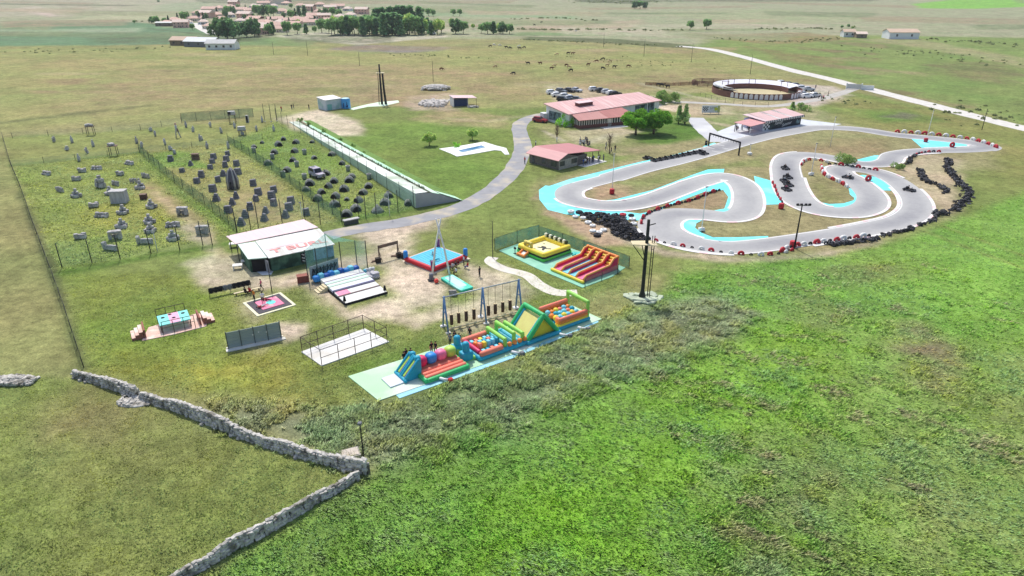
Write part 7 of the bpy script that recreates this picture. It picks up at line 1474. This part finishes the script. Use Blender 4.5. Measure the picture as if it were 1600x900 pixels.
def tree_proto(name, kind, n, leaf, rgb, seed):
    t = T(name, 'x', 'tree'); r = random.Random(seed); mb = MB(); hh = {'round':5.5,'poplar':8.5,'wide':5.5,'shrub':1.4,'cone':8}[kind]; w_ = {'shrub':.1}.get(kind,.22)
    mb.tube([(0,0,0),(.05,.03,hh*.3),(-.05,.05,hh*.65),(0,0,hh)], [w_*1.25,w_,w_*.7,w_*.2], 8)
    for k in range(6):
        a = k*1.05+r.uniform(-.3,.3); z0 = hh*r.uniform(.3,.65); L = {'round':2.4,'wide':2.8,'poplar':.9,'shrub':1.2,'cone':.8}[kind]; mb.tube([(0,0,z0),(math.cos(a)*L*.5,math.sin(a)*L*.5,z0+L*.35),(math.cos(a)*L,math.sin(a)*L,z0+L*.8)], [w_*.5,w_*.3,w_*.1], 6)
    mb.build('trunk', BARKM, t); c = bpy.data.objects.new('crown', crown_mesh(kind, n, leaf, rgb, seed)); COL.objects.link(c); c.parent = t; return t
TPR = {'near':tree_proto('broadleaf_tree','round',5200,.26,(82,120,42),1), 'grey':tree_proto('young_tree','poplar',2400,.24,(118,138,88),2), 'lime':tree_proto('broadleaf_tree','round',1500,.5,(128,150,84),3), 'dark':tree_proto('broadleaf_tree','wide',1500,.62,(74,98,64),4), 'pop':tree_proto('poplar','poplar',800,.55,(84,110,76),5), 'mid':tree_proto('broadleaf_tree','round',1100,.62,(94,120,76),6), 'con':tree_proto('conifer','cone',700,.6,(58,80,58),7), 'shrub':tree_proto('shrub','shrub',1300,.2,(92,112,64),8), 'bush':tree_proto('shrub','shrub',1500,.22,(112,160,56),9)}
TU = {}
def tree(k, px, top, label, group=None, wid=1.0, hm=None):
    o = TPR[k] if k not in TU else copy_tree(TPR[k]); TU[k] = 1; base = {'shrub':3.2,'bush':3.2,'pop':10.3,'grey':10.3,'con':9.6}.get(k,9.3); p = G(*px)
    if hm is None:
        lo, hi = 0, 60
        for _ in range(40):
            m = (lo+hi)/2; z = m-CAM_H; dep = p.y*math.cos(PITCH)-z*math.sin(PITCH); up = p.y*math.sin(PITCH)+z*math.cos(PITCH)
            if 450-FPX*up/dep > top: lo = m
            else: hi = m
        hm = lo
    s = hm/base; o.location = p; o.rotation_euler = (0,0,rng.uniform(0,6.28)); o.scale = (s*wid,s*wid,s); o['label'] = label; o['group'] = group or 'trees'; o['category'] = 'shrub' if k in ('shrub','bush') else 'tree'; return o
for px, top, k, lab, w_ in (((993,211),170,'near','bright green round tree, left of the clump below the building',1.65),((1021,209),167,'near','bright green round tree, right of the clump below the building',1.7),((1007,200),168,'near','bright green tree behind the clump of two trees',1.5),((1060,193),163,'grey','pale leafy tree, left of the slim pair',1.5),((1070,194),161,'grey','pale slim tree, right of the slim pair',1.3),((886,197),178,'bush','bright green bush at the white gable corner',.8),((890,188),172,'bush','bright green climber bush against the white gable',.7),
        ((671,228),205,'lime','lime green tree standing left of the pool',1.3),((738,219),199,'lime','small round tree standing behind the pool',1.35),((1322,256),240,'shrub','round olive shrub on the edge of the upper track',1.3),((1237,176),158,'grey','grey green tree between bullring and pavilion',2.0),((1254,172),161,'shrub','dark round shrub right of the pavilion tree',1.2),((714,230),222,'bush','small bush at the left edge of the pool terrace',.7),((1404,264),254,'shrub','olive shrub between the track and sandy patch',1.2)): tree(k, px, top, lab, 'trees in the park', w_)
for k_, px in enumerate(((1022,162),(1031,160),(1041,158),(1046,160))): tree('shrub', px, px[1]-17, f'dark grey green bush beyond the pink roof, {ordw(k_+1)} from the left', 'bushes beyond the main building', 1.0)
for k_, (px, w_) in enumerate((((470,190),.8),((482,196),.7),((506,208),.7),((532,222),.7),((552,232),.7),((566,244),.7),((598,262),.6),((628,276),.6),((648,288),.7))): tree('shrub', px, 0, f'small dark shrub on the ramp bank, {ordw(k_+1)} from the far end', 'shrubs on the ramp bank', w_, 1.3)
# a leafless tree and a bare thin one
for px, lab, hh in (((952,240),'bare brown tree in front of the clubhouse porch',5.6),((870,222),'bare slim tree with white trunk behind the clubhouse',5.5)):
    t = T('bare_tree', lab, 'tree', G(*px)); mb = MB(); wh = px[0] < 900; mb.tube([(0,0,0),(0,0,1.3)],[.16,.15],7,1 if wh else 0); mb.tube([(0,0,1.3),(.05,0,2.6),(0,0,hh*.8)],[.15,.1,.04],7); mb.build('trunk', [M('brown_twigs', (128,108,92), .95, .2, 4), WHT], t)
    mb = MB()
    for k in range(90): a = rng.uniform(0,6.28); z0 = rng.uniform(1.4,hh*.75); L = rng.uniform(.8,1.9); e = (math.cos(a)*L*.6,math.sin(a)*L*.6,min(hh,z0+L*.9)); mb.tube([(0,0,z0),(e[0]*.5,e[1]*.5,z0+L*.35),e],[.03,.022,.01],4)
    mb.build('crown', M('brown_twigs', (128,108,92)), t)
# ============================================================ VILLAGE
TILE = M('terracotta_tiles', (220,184,166), .85, .12, .6); TILE2 = M('pale_tiles', (228,206,190), .85, .12, .6); CREAM = M('cream_render', (226,214,196), .9, .06, .4); CREAM2 = M('pink_render', (222,178,160), .9, .06, .4); WDARK = M('dark_window', (70,70,74), .3, .1)
def house_proto(L, W, h, rh, wall, roof, hip):
    t = T('village_house', 'x', 'house'); mb = MB(); mb.box(-L/2,L/2,-W/2,W/2,0,h); 
    if not hip: mb.add([(-L/2,-W/2,h),(-L/2,W/2,h),(-L/2,0,h+rh),(L/2,-W/2,h),(L/2,W/2,h),(L/2,0,h+rh)], [(0,2,1),(3,4,5)])
    mb.build('wall', wall, t); mb = MB(); e = .6; hx_ = L/2-W/2*.8 if hip else L/2+e
    v = [(-L/2-e,-W/2-e,h-.05),(L/2+e,-W/2-e,h-.05),(L/2+e,W/2+e,h-.05),(-L/2-e,W/2+e,h-.05),(-hx_,0,h+rh),(hx_,0,h+rh)]; f = [(0,1,5,4),(2,3,4,5),(1,2,5),(3,0,4)]
    mb.add(v, f); mb.add([(x,y,z-.25) for x,y,z in v], [tuple(reversed(q)) for q in f]); rf_ = mb.build('roof', roof, t)
    mb = MB(); mb.box(L*.2,L*.2+.7,W*.15,W*.15+.7,h+rh*.3,h+rh+.5); mb.build('chimney', wall, rf_)
    for fl in range(int(h//2.6)):
        for k in range(4): x = -L/2+L*(k+.5)/4; mb = MB(); mb.box(x-.5,x+.5,-W/2-.04,-W/2+.02,.9+fl*2.7,2.1+fl*2.7); mb.build('window', WDARK, t)
    mb = MB(); mb.box(-.5,.5,-W/2-.05,-W/2+.02,0,2.0); mb.build('door', BRT, t); return t
HP = [house_proto(13,10,3.2,2.6,CREAM,TILE,True), house_proto(15,9,5.6,2.4,CREAM2,TILE2,False), house_proto(10,9,3.0,2.4,WWALL,TILE2,True), house_proto(18,10,3.4,2.6,CREAM,TILE,False)]
HN = ['low cream house with hipped tile roof','two-storey pink house with pale gable roof','small white house with pale hipped roof','long cream house with tiled gable roof']
VH = [(305,33),(318,38),(330,45),(347,33),(354,39),(365,44),(376,36),(389,34),(386,42),(409,39),(409,48),(413,53),(430,34),(438,38),(435,44),(436,50),(471,35),(484,32),(488,39),(519,36),(459,42),(344,16),(328,18),(375,19),(441,21),(397,12),(484,17),(516,18),(544,17),(428,12),(284,43),(273,35),(455,24),(500,22),(360,14),(412,8),(448,8),(470,12),(391,20),(312,24),(324,28),(338,27),(360,27),(384,30),(400,33),(419,39),(427,44),(448,36),(464,33),(478,37),(494,29),(507,31),(532,30),(548,27),(566,22),(420,20),(404,17),(366,9),(500,10),(528,13),(262,40),(292,38),(398,45)]
rk_ = rowrank(VH, 8); hu = {}
for i, (x, y) in enumerate(VH):
    k = 1 if (x, y) == (284,43) else rng.choice((0,0,2,3,1)); o = HP[k] if k not in hu else copy_tree(HP[k]); hu[k] = 1; rw, cl = rk_[i]
    o.location = G(x,y); o.rotation_euler = (0,0,rng.uniform(-.6,.6)); s_ = .8 if y > 30 else .95; o.scale = (s_,s_,s_); o['label'] = f'{HN[k]}, {ordw(cl)} from left in {ordw(rw)} village row'; o['group'] = 'houses of the village'
t = T('village_hall', 'large grey blue roofed hall at the back of the village', 'building', G(433,7)); mb = MB(); mb.box(-14,14,-9,9,0,8); mb.build('wall', CREAM, t); mb = MB(); mb.hexa([(-15,-10,8),(15,-10,8),(15,10,8),(-15,10,8),(-12,-1,12),(12,-1,12),(12,1,12),(-12,1,12)]); mb.build('roof', M('slate_blue_roof', (126,140,160), .7, .1), t); mb = MB(); mb.box(16,21,-3,3,0,17); mb.build('tower', M('brown_tower', (150,130,118), .9, .1), t)
def barn(px, L, W, h, rh, wall, roof, rz, lab, win=3):
    t = T('farm_building', lab, 'farm building', G(*px), rz, 'farm buildings'); mb = MB(); mb.box(0,L,0,W,0,h); mb.add([(0,0,h),(0,W,h),(0,W/2,h+rh),(L,0,h),(L,W,h),(L,W/2,h+rh)],[(0,2,1),(3,4,5)]); mb.build('wall', wall, t)
    mb = MB(); e = .5; mb.hexa([(-e,-e,h),(L+e,-e,h),(L+e,W/2,h+rh),(-e,W/2,h+rh),(-e,-e,h+.2),(L+e,-e,h+.2),(L+e,W/2,h+rh+.2),(-e,W/2,h+rh+.2)]); mb.hexa([(-e,W/2,h+rh),(L+e,W/2,h+rh),(L+e,W+e,h),(-e,W+e,h),(-e,W/2,h+rh+.2),(L+e,W/2,h+rh+.2),(L+e,W+e,h+.2),(-e,W+e,h+.2)]); mb.build('roof', roof, t)
    for k in range(win): x = L*(k+.5)/win; mb = MB(); mb.box(x-.6,x+.6,-.05,.02,h*.4,h*.75); mb.build('window', WDARK, t)
GREYR = M('grey_fibre_roof', (196,196,192), .8, .08, .4); TANR = M('tan_roof', (206,180,156), .8, .08, .4); BRNW = M('brown_wall', (136,120,102), .9, .15, .6)
barn((266,71),16,9,3.0,2.0,BRNW,TANR,-.15,'low brown shed with tan roof left of the grey sheds'); barn((288,73),20,10,3.0,2.2,GREYC,M('white_fibre_roof',(222,224,226),.7,.05,.4),-.2,'grey shed with white roof in the middle of the farm'); barn((322,78),17,9,3.4,2.0,WWALL,GREYR,.02,'white walled shed with grey roof at the farm end',4)
barn((1389,61),20,12,4.2,2.0,M('white_barn_wall',(230,232,236),.8,.05),TANR,-.05,'large white warehouse with tan roof on the far right',2); barn((1318,58),8,7,3.4,1.6,WWALL,TANR,-.05,'small white house left of the large warehouse',2); barn((1338,59.5),7,6,2.6,1.4,BRNW,TILE2,-.1,'tiny brown shed between the house and warehouse',1); barn((243,41),16,8,2.6,.8,BRNW,M('pale_flat_roof',(214,214,208),.8,.05),0,'low shed with pale flat roof left of the village',2)
t = T('white_van', 'small white van parked below the poplar row', 'van', G(676,54)); mb = MB(); mb.hexa([(-2.6,-1,.4),(2.6,-1,.4),(2.6,1,.4),(-2.6,1,.4),(-2.5,-.9,2.6),(1.6,-.9,2.6),(1.6,.9,2.6),(-2.5,.9,2.6)]); mb.build('body', CARM['white'], t)
for x in (-1.6,1.6):
    for y in (-.95,.95): mb = MB(); mb.wheel((x,y,.4),.4,.25); mb.build('wheel', TYB, t)
VT = [(342,61,28,'dark',1),(356,62,27,'dark',1.1),(365,60,33,'dark',.9),(386,58,34,'dark',1),(398,57,28,'dark',.9),(404,55,30,'con',1.2),(420,55,36,'mid',1),(427,54,33,'pop',1.5),(449,55,31,'mid',.9),(465,53,34,'mid',1),(479,53,36,'pop',1.6),(492,52,40,'mid',.9),(503,51,28,'mid',1),(514,52,32,'mid',1),(356,24,8,'mid',1),(364,26,9,'dark',.8),(402,25,6,'mid',1),(412,26,8,'dark',.9),(420,26,6,'mid',1),(428,27,7,'mid',1),(352,28,14,'dark',.8),(340,26,12,'con',1),(312,33,18,'con',1.2),(319,36,19,'con',1),(455,30,14,'mid',1),(462,29,13,'con',1.2),(468,26,8,'pop',1.5),(476,27,7,'pop',1.5),(500,28,14,'dark',.8),(508,29,12,'dark',.8),(520,26,10,'mid',1),(530,28,13,'mid',1),(310,26,16,'mid',1),(323,30,20,'dark',.7),(372,46,33,'mid',1),(383,34,22,'dark',.8),(395,30,20,'mid',1),(424,38,26,'con',1.3),(443,30,19,'dark',.8),(452,38,27,'con',1.2),(466,40,29,'lime',1),(492,36,24,'con',1.3),(503,40,28,'mid',1),(524,40,27,'mid',1),(536,42,28,'mid',1),(546,40,26,'con',1.3),(556,38,24,'mid',1),(488,22,11,'con',1.2),(372,14,6,'mid',1),(384,15,7,'con',1.2),(455,14,5,'mid',1),(530,20,11,'con',1.3),(556,22,12,'mid',1),
      (237,37,26,'dark',.8),(244,38,24,'mid',1.2),(258,37,27,'mid',1),(264,36,24,'con',1.2),(278,31,20,'con',1.2),(288,34,17,'mid',1),(294,33,18,'dark',.7),(301,47,36,'mid',1),(210,37,31,'mid',1),(248,5,0,'dark',1),(1078,47,31,'mid',1),(1104,46,28,'mid',1.05),(658,25,11,'mid',1.1),(670,25,12,'mid',1.2),(677,26,14,'mid',1),(708,25,13,'mid',1.1),(718,25,13,'mid',1),(712,53,29,'dark',1.0),(724,53,31,'mid',1),(706,41,27,'lime',1),(739,46,36,'lime',1),(752,52,36,'mid',.9),(762,53,33,'mid',1.2),(771,53,32,'pop',1.6),(780,52,34,'lime',.8),(786,53,34,'dark',.9),(796,53,36,'mid',1.1),(992,14,1,'dark',1),(1000,14,0,'mid',1.2),(1008,14,2,'dark',.9),(1315,45,39,'mid',1.1),(1325,44,37,'mid',1),(1333,44,40,'shrub',1.2)]
rk_ = rowrank([(a, b) for a, b, *_ in VT], 10); KD = {'dark':'dark dense tree','mid':'mid green bushy tree','pop':'slim poplar','con':'dark conifer','lime':'pale green tree','shrub':'low round bush'}
for i, (x, y, top, k, w_) in enumerate(VT):
    rw, cl = rk_[i]; tree(k, (x,y), top, f'{KD[k]}, {ordw(cl)} from left in {ordw(rw)} far tree row', 'far trees around the village', w_)
PT = []
for k in range(46):
    x = 520+k*3.9+rng.uniform(-2,2); y = 53.5-(k % 3)*1.6+rng.uniform(-1,1)+(2 if x < 640 else 1); top = (24 if x < 585 else 20)+rng.uniform(-3,6)+(8 if x > 650 else 0)
    if x > 690: break
    PT.append((x,y,top))
for k in range(12): PT.append((588+k*6+rng.uniform(-2,2), 47, 8+rng.uniform(-2,8)))
rk_ = rowrank([(a, b) for a, b, _ in PT], 12)
for i, (x, y, top) in enumerate(PT): rw, cl = rk_[i]; kk = rng.choice(('pop','pop','mid','lime')) if y > 48 else 'pop'; tree(kk, (x,y), top, f'{KD[kk]}, {ordw(cl)} from left in {ordw(rw)} line of the poplar belt', 'trees of the poplar belt', 1.5 if kk == 'pop' else .8)
# low hedges and scrub far away: one mass of small bushes
def scrub_line(pts, n_, wd, hh): 
    P = np.array(GL(pts)); L = np.r_[0, np.cumsum(np.linalg.norm(np.diff(P,axis=0),axis=1))]; s_ = nr.uniform(0,L[-1],n_); return np.stack([np.interp(s_,L,P[:,0])+nr.normal(0,wd,n_), np.interp(s_,L,P[:,1])+nr.normal(0,wd,n_), np.full(n_,hh)],1)
B = np.concatenate([scrub_line([(810,46),(870,47),(940,46),(1000,48),(1060,47)],70,3,1.8), scrub_line([(800,30),(860,28),(930,32)],30,6,1.8), scrub_line([(905,2),(960,4),(1030,3)],260,22,3.0), scrub_line([(1180,46),(1260,44),(1300,46)],30,3,1.6), scrub_line([(620,85),(720,90),(790,92)],40,4,.7), scrub_line([(1350,75),(1450,85),(1560,100)],60,10,1.0), scrub_line([(1120,60),(1230,66),(1320,60)],60,5,1.0), scrub_line([(230,34),(330,26),(420,6)],30,8,2.5), scrub_line([(1440,60),(1600,72)],30,6,1.6), scrub_line([(0,82),(160,78),(270,74)],40,6,.9), scrub_line([(820,62),(960,68),(1080,74)],80,3,.9), scrub_line([(880,86),(1000,97),(1050,100)],60,8,.5), scrub_line([(1500,172),(1600,190)],50,8,.9), scrub_line([(1290,150),(1340,165)],24,3,.7)])
nb = len(B); kq = 26; d_ = nr.normal(0,1,(nb,kq,3)); d_ /= np.linalg.norm(d_,axis=2)[:,:,None]; hh = B[:,2][:,None,None]*nr.uniform(.25,1.0,(nb,1,1))*.75; d_[:,:,2] = np.abs(d_[:,:,2])
p = np.concatenate([B[:,:2],np.zeros((nb,1))],1)[:,None,:]+d_*hh*nr.uniform(.2,1,(nb,kq,1))**.5*np.array([1.4,1.4,1.0]); p = p.reshape(-1,3); a = nr.normal(0,1,(len(p),3)); a /= np.linalg.norm(a,axis=1)[:,None]; b = np.cross(a,nr.normal(0,1,a.shape)); b /= np.linalg.norm(b,axis=1)[:,None]; s = (np.repeat(hh.reshape(-1),kq)*.45)[:,None]
me = np_mesh('far_bushes', np.stack([p-a*s,p+b*s,p+a*s,p-b*s],1).reshape(-1,3), np.arange(len(p)*4).reshape(-1,4)); cc = np.array(lin(112,120,84))*np.repeat(nr.uniform(.7,1.35,nb),kq*4)[:,None]; set_col(me, cc*1.5); me.materials.append(LEAF)
o = bpy.data.objects.new('far_bushes', me); COL.objects.link(o); tag(o, 'far hedge lines and scattered low bushes across the plain', 'bushes', kind='stuff')
# ============================================================ CATTLE
def cow_mesh(graze):
    J = {'pel':(-.75,0,1.12),'mid':(-.1,0,1.1),'che':(.6,0,1.1),'nec':(.95,0,1.2 if not graze else 1.0),'hea':(1.3,0,1.45 if not graze else .55),'muz':(1.65,0,1.32 if not graze else .28),'tai':(-1.05,0,1.15),'tae':(-1.15,0,.55)}
    R_ = {'pel':.36,'mid':.42,'che':.38,'nec':.22,'hea':.17,'muz':.1,'tai':.06,'tae':.04}; E = [('pel','mid'),('mid','che'),('che','nec'),('nec','hea'),('hea','muz'),('pel','tai'),('tai','tae')]
    for s, k in ((-1,'l'),(1,'r')):
        J.update({'fs'+k:(.6,.22*s,.8),'fk'+k:(.62,.22*s,.42),'ff'+k:(.62,.22*s,.04),'hs'+k:(-.72,.24*s,.85),'hk'+k:(-.86,.24*s,.46),'hf'+k:(-.78,.24*s,.04),'er'+k:(1.12,.22*s,(1.5 if not graze else .68))})
        R_.update({'fs'+k:.15,'fk'+k:.08,'ff'+k:.07,'hs'+k:.2,'hk'+k:.09,'hf'+k:.07,'er'+k:.05}); E += [('che','fs'+k),('fs'+k,'fk'+k),('fk'+k,'ff'+k),('pel','hs'+k),('hs'+k,'hk'+k),('hk'+k,'hf'+k),('hea','er'+k)]
    N_ = list(J); ix = {n:i for i, n in enumerate(N_)}; me_ = bpy.data.meshes.new('cow_base'); me_.from_pydata([J[q] for q in N_],[(ix[a],ix[b]) for a, b in E],[]); o = bpy.data.objects.new('cow_base', me_); COL.objects.link(o); o.modifiers.new('skin','SKIN'); sv = me_.skin_vertices[0].data
    for n_, i in ix.items(): sv[i].radius = (R_[n_],)*2; sv[i].use_root = n_ == 'mid'
    o.modifiers.new('sub','SUBSURF').levels = 1; out = bpy.data.meshes.new_from_object(o.evaluated_get(bpy.context.evaluated_depsgraph_get())); bpy.data.objects.remove(o); out.materials.clear(); out.materials.append(M('black_hide', (40,34,32), .9, .15)); out.polygons.foreach_set('use_smooth',[True]*len(out.polygons)); return out
CM = [cow_mesh(False), cow_mesh(True)]; HID = {'black':M('black_hide',(40,34,32),.9,.15), 'tan':M('tan_hide',(196,168,128),.9,.12), 'white':M('white_hide',(222,216,206),.9,.08), 'brown':M('brown_hide',(110,74,52),.9,.15)}
CW = [(825,101,'black'),(802,117,'black'),(844,101,'brown'),(774,106,'tan'),(866,105,'tan'),(862,109,'brown'),(885,104,'brown'),(889,107,'tan'),(892,112,'black'),(919,103,'brown'),(932,97.5,'brown'),(942,94,'black'),(953,98,'tan'),(942,109,'black'),(949,104,'tan'),(960,106.5,'black'),(982,105.5,'brown'),(870,87,'tan'),(888,85,'black'),(895,85.5,'brown'),(766,74,'black'),(772,72,'white'),(781,72.5,'white'),(791,75.5,'black'),(797,76.5,'black'),(811,74,'white'),(812,77.5,'black'),(819,76,'black'),(1029,135,'black'),(1034,136,'black'),(1043,138,'black'),(690,110,'brown'),(835,40,'black'),(846,36,'black'),(900,50,'white')]
rk_ = rowrank([(a, b) for a, b, _ in CW], 8)
for i, (x, y, c) in enumerate(CW):
    g_ = rng.random() < .6; rw, cl = rk_[i]; o = bpy.data.objects.new('cow', CM[g_]); COL.objects.link(o); o.location = G(x,y); o.rotation_euler = (0,0,rng.choice((0,PI))+rng.uniform(-.6,.6)); o.scale = (.95,)*3; o.material_slots[0].link = 'OBJECT'; o.material_slots[0].material = HID[c]
    tag(o, f'{c} cow {"grazing" if g_ else "standing"} in the pasture, {ordw(cl)} from left in {ordw(rw)} row', 'cow', 'cattle in the pasture')
# ============================================================ GRASS STANDING ON THE GROUND
EXC = [GL(q) for q in ([(540,590),(560,580),(900,482),(945,500),(640,622),(600,632)], [(775,393),(842,366),(985,418),(915,455)], [(378,474),(440,455),(462,478),(403,498)], [(470,552),(566,512),(610,536),(505,574)], [(200,520),(325,482),(345,500),(230,535)], [(495,440),(566,425),(610,460),(540,482)], [(636,405),(693,383),(735,408),(677,430)], [(365,400),(470,340),(530,400),(425,436)],
     [(840,290),(1100,212),(1300,188),(1570,222),(1570,245),(1480,270),(1460,350),(1380,380),(1250,398),(1140,405),(1020,385),(890,350)], [(985,455),(1025,455),(1025,478),(985,478)], [(350,545),(440,525),(445,532),(357,552)], [(640,290),(712,295),(712,310),(650,330)], [(430,180),(560,170),(720,300),(650,330)], [(682,436),(700,430),(738,452),(720,460)])]
def tufts(name, label, cat, poly, n, hmin, hmax, wd, blades, lean, jit, patchy=0.0, pale=(176,196,136), palek=.35, exc=True, clump=0.0, gain=2.1):
    P = np.array(GL(poly)); th = np.arctan2(P[:,0], P[:,1]); rr = np.hypot(P[:,0], P[:,1])
    out = []; need = n; tries = 0
    while need > 0 and tries < 14:
        tries += 1; m = n*2; a = nr.uniform(th.min(), th.max(), m); u = nr.uniform(0,1,m); r = max(33, rr.min()*.8)*(rr.max()/max(33, rr.min()*.8))**u; x, y = r*np.sin(a), r*np.cos(a)
        ok = (polydist(x, y, [tuple(q) for q in P]) > nr.uniform(-1.5,1.0,m)) & (np.abs(x/np.maximum(1,y)) < 1.12)
        if clump: ok &= fbm(x*.5, y*.5, 77, 3) > nr.uniform(.5-clump, .5+.12, m)
        if exc:
            for e in EXC: ok &= polydist(x, y, e) < 0
        out.append(np.stack([x[ok], y[ok]],1)); need = n-sum(len(q) for q in out)
    Q = np.concatenate(out)[:n]; col = ground_color(Q[:,0], Q[:,1])
    lum = col.sum(1); kp_ = (col[:,1]/col[:,0] > .93+nr.uniform(-.05,.12,len(Q))) | (lum < .55) if exc else np.ones(len(Q),bool)
    Q, col = Q[kp_], col[kp_]; n = len(Q); x, y = Q[:,0], Q[:,1]
    # wind-combed pale streaks
    ca, sa = math.cos(-.5), math.sin(-.5); u, v = x*ca+y*sa, -x*sa+y*ca
    st = np.clip((fbm(u*.28, v*.7, 91, 4)-.53)*7, 0, 1); big = fbm(x*.11, y*.11, 95, 3); st *= np.clip((big-.40)*6, 0, 1)
    pc = np.array(lin(*pale))*1.7; sp = fbm(x*.45+31, y*.45, 131, 3); sp2 = fbm(x*.16, y*.16+17, 141, 3); col = col*np.where(sp > .56, 1, 0)[:,None]*np.array([1.13,1.07,.92])+col*np.where((sp <= .56) & (sp > .44), 1, 0)[:,None]*np.array([1.05,1.0,1.1])+col*np.where(sp <= .44, 1, 0)[:,None]*np.array([.82,.86,.9]); mint = np.clip((sp2-.52)*7, 0, 1)[:,None]*.55; lum_ = col.sum(1)[:,None]; col = col*(1-mint)+lum_*np.array([.30,.44,.24])*1.12*mint; k = (st*palek)[:,None]; col = col*gain*(1-k)+pc*k
    dk = np.clip((fbm(x*.9, y*.9, 97, 3)-.5)*3, -.45, .45); hscale = 1+dk*.5
    B = blades; N = n*B; bi = np.repeat(np.arange(n), B); h = nr.uniform(hmin, hmax, N)*hscale[bi]
    off = nr.normal(0, wd*1.6, (N,2)); a = nr.uniform(0, 2*PI, N); ww = wd*nr.uniform(.5,1.2,N)
    ld = np.array([.75,-.65]); L = lean*(1+st[bi]*.5)
    bx, by = x[bi]+off[:,0], y[bi]+off[:,1]; dx, dy = np.cos(a)*ww, np.sin(a)*ww
    tx = bx+h*(L*ld[0]+nr.normal(0,.35,N)); ty = by+h*(L*ld[1]+nr.normal(0,.35,N)); tz = h*nr.uniform(.75,1.0,N)
    v = np.stack([np.stack([bx-dx,by-dy,np.full(N,-.02)],1), np.stack([bx+dx,by+dy,np.full(N,-.02)],1), np.stack([tx,ty,tz],1)],1).reshape(-1,3)
    c = col[bi]*nr.uniform(1-jit, 1+jit, N)[:,None]*(1+dk[bi]*.3)[:,None]
    sw = (nr.random(N) < .15)[:,None]; c = np.where(sw, c*.5+np.array(lin(208,212,160))*.62, c); c = c*np.minimum(1, .82/c.max(1))[:,None]
    me_ = np_mesh(name, v, np.arange(N*3).reshape(-1,3), 3); set_col(me_, np.repeat(np.clip(c,.004,.85),3,0)); me_.materials.append(leaf_mat('grass_blades', 'col', .5)); me_.polygons.foreach_set('use_smooth', np.ones(N,bool)); nv = nr.normal(0,.42,(N,3)); nv[:,2] = 1; nv /= np.linalg.norm(nv,axis=1)[:,None]; me_.normals_split_custom_set_from_vertices(np.repeat(nv,3,0).tolist())
    o = bpy.data.objects.new(name, me_); COL.objects.link(o); return tag(o, label, cat, kind='stuff')
MEADOW = [(150,1000),(270,905),(545,757),(578,737),(640,650),(935,507),(1010,475),(1060,425),(1290,398),(1420,372),(1600,300),(1850,250),(1850,1000)]
tufts('meadow_grass', 'bright green wind-combed meadow grass in the foreground', 'grass', MEADOW, 58000, .06, .20, .06, 5, 1.3, .32, pale=(186,212,144), palek=.9, gain=6.0)
tufts('scrub_grass', 'tall grey green rough grass along the ditch', 'rough grass', [(330,630),(540,640),(610,630),(760,588),(935,507),(1000,476),(1100,455),(1200,490),(1110,550),(900,615),(740,690),(620,735),(578,740),(330,662)], 21000, .22, .62, .075, 6, .6, .42, pale=(196,206,168), palek=.8, clump=.12, gain=5.4)
tufts('dry_tussocks', 'greyish dry tussock patches scattered over the meadow', 'tussocks', [(1040,440),(1440,405),(1600,470),(1600,720),(1320,820),(1300,960),(1140,960),(1000,560)], 8000, .18, .45, .075, 6, .6, .4, pale=(190,180,146), palek=.8, clump=.05, gain=3.7)
tufts('pasture_grass', 'short olive pasture grass left of the stone walls', 'grass', [(-200,995),(-200,600),(115,592),(328,664),(572,742),(545,755),(440,815),(270,905),(150,995)], 26000, .03, .10, .055, 4, 1.1, .30, gain=4.2)
tufts('lawn_grass', 'patchy lawn grass between the attractions', 'grass', [(135,575),(100,428),(430,434),(560,400),(640,460),(780,400),(1000,440),(1000,480),(930,505),(640,640),(560,640),(330,630)], 22000, .04, .13, .06, 4, 1.0, .32, gain=3.6)
tufts('field_grass', 'rough grass inside the netted game fields', 'grass', [(20,262),(218,238),(357,224),(432,190),(646,324),(540,346),(372,364),(100,420)], 16000, .08, .22, .12, 4, .8, .32, gain=3.4)
# ============================================================ HAZE
hm = bpy.data.materials.new('summer_haze'); hm.use_nodes = True; nt = hm.node_tree; nt.nodes.clear(); ho = nt.nodes.new('ShaderNodeOutputMaterial'); pv = nt.nodes.new('ShaderNodeVolumePrincipled'); pv.inputs['Color'].default_value = (.86,.9,.95,1); pv.inputs['Density'].default_value = .00012; nt.links.new(pv.outputs[0], ho.inputs['Volume'])
mb = MB(); mb.box(-9500,9500,-9500,9500,-1.0,62); tag(mb.build('haze', hm), kind='stuff')
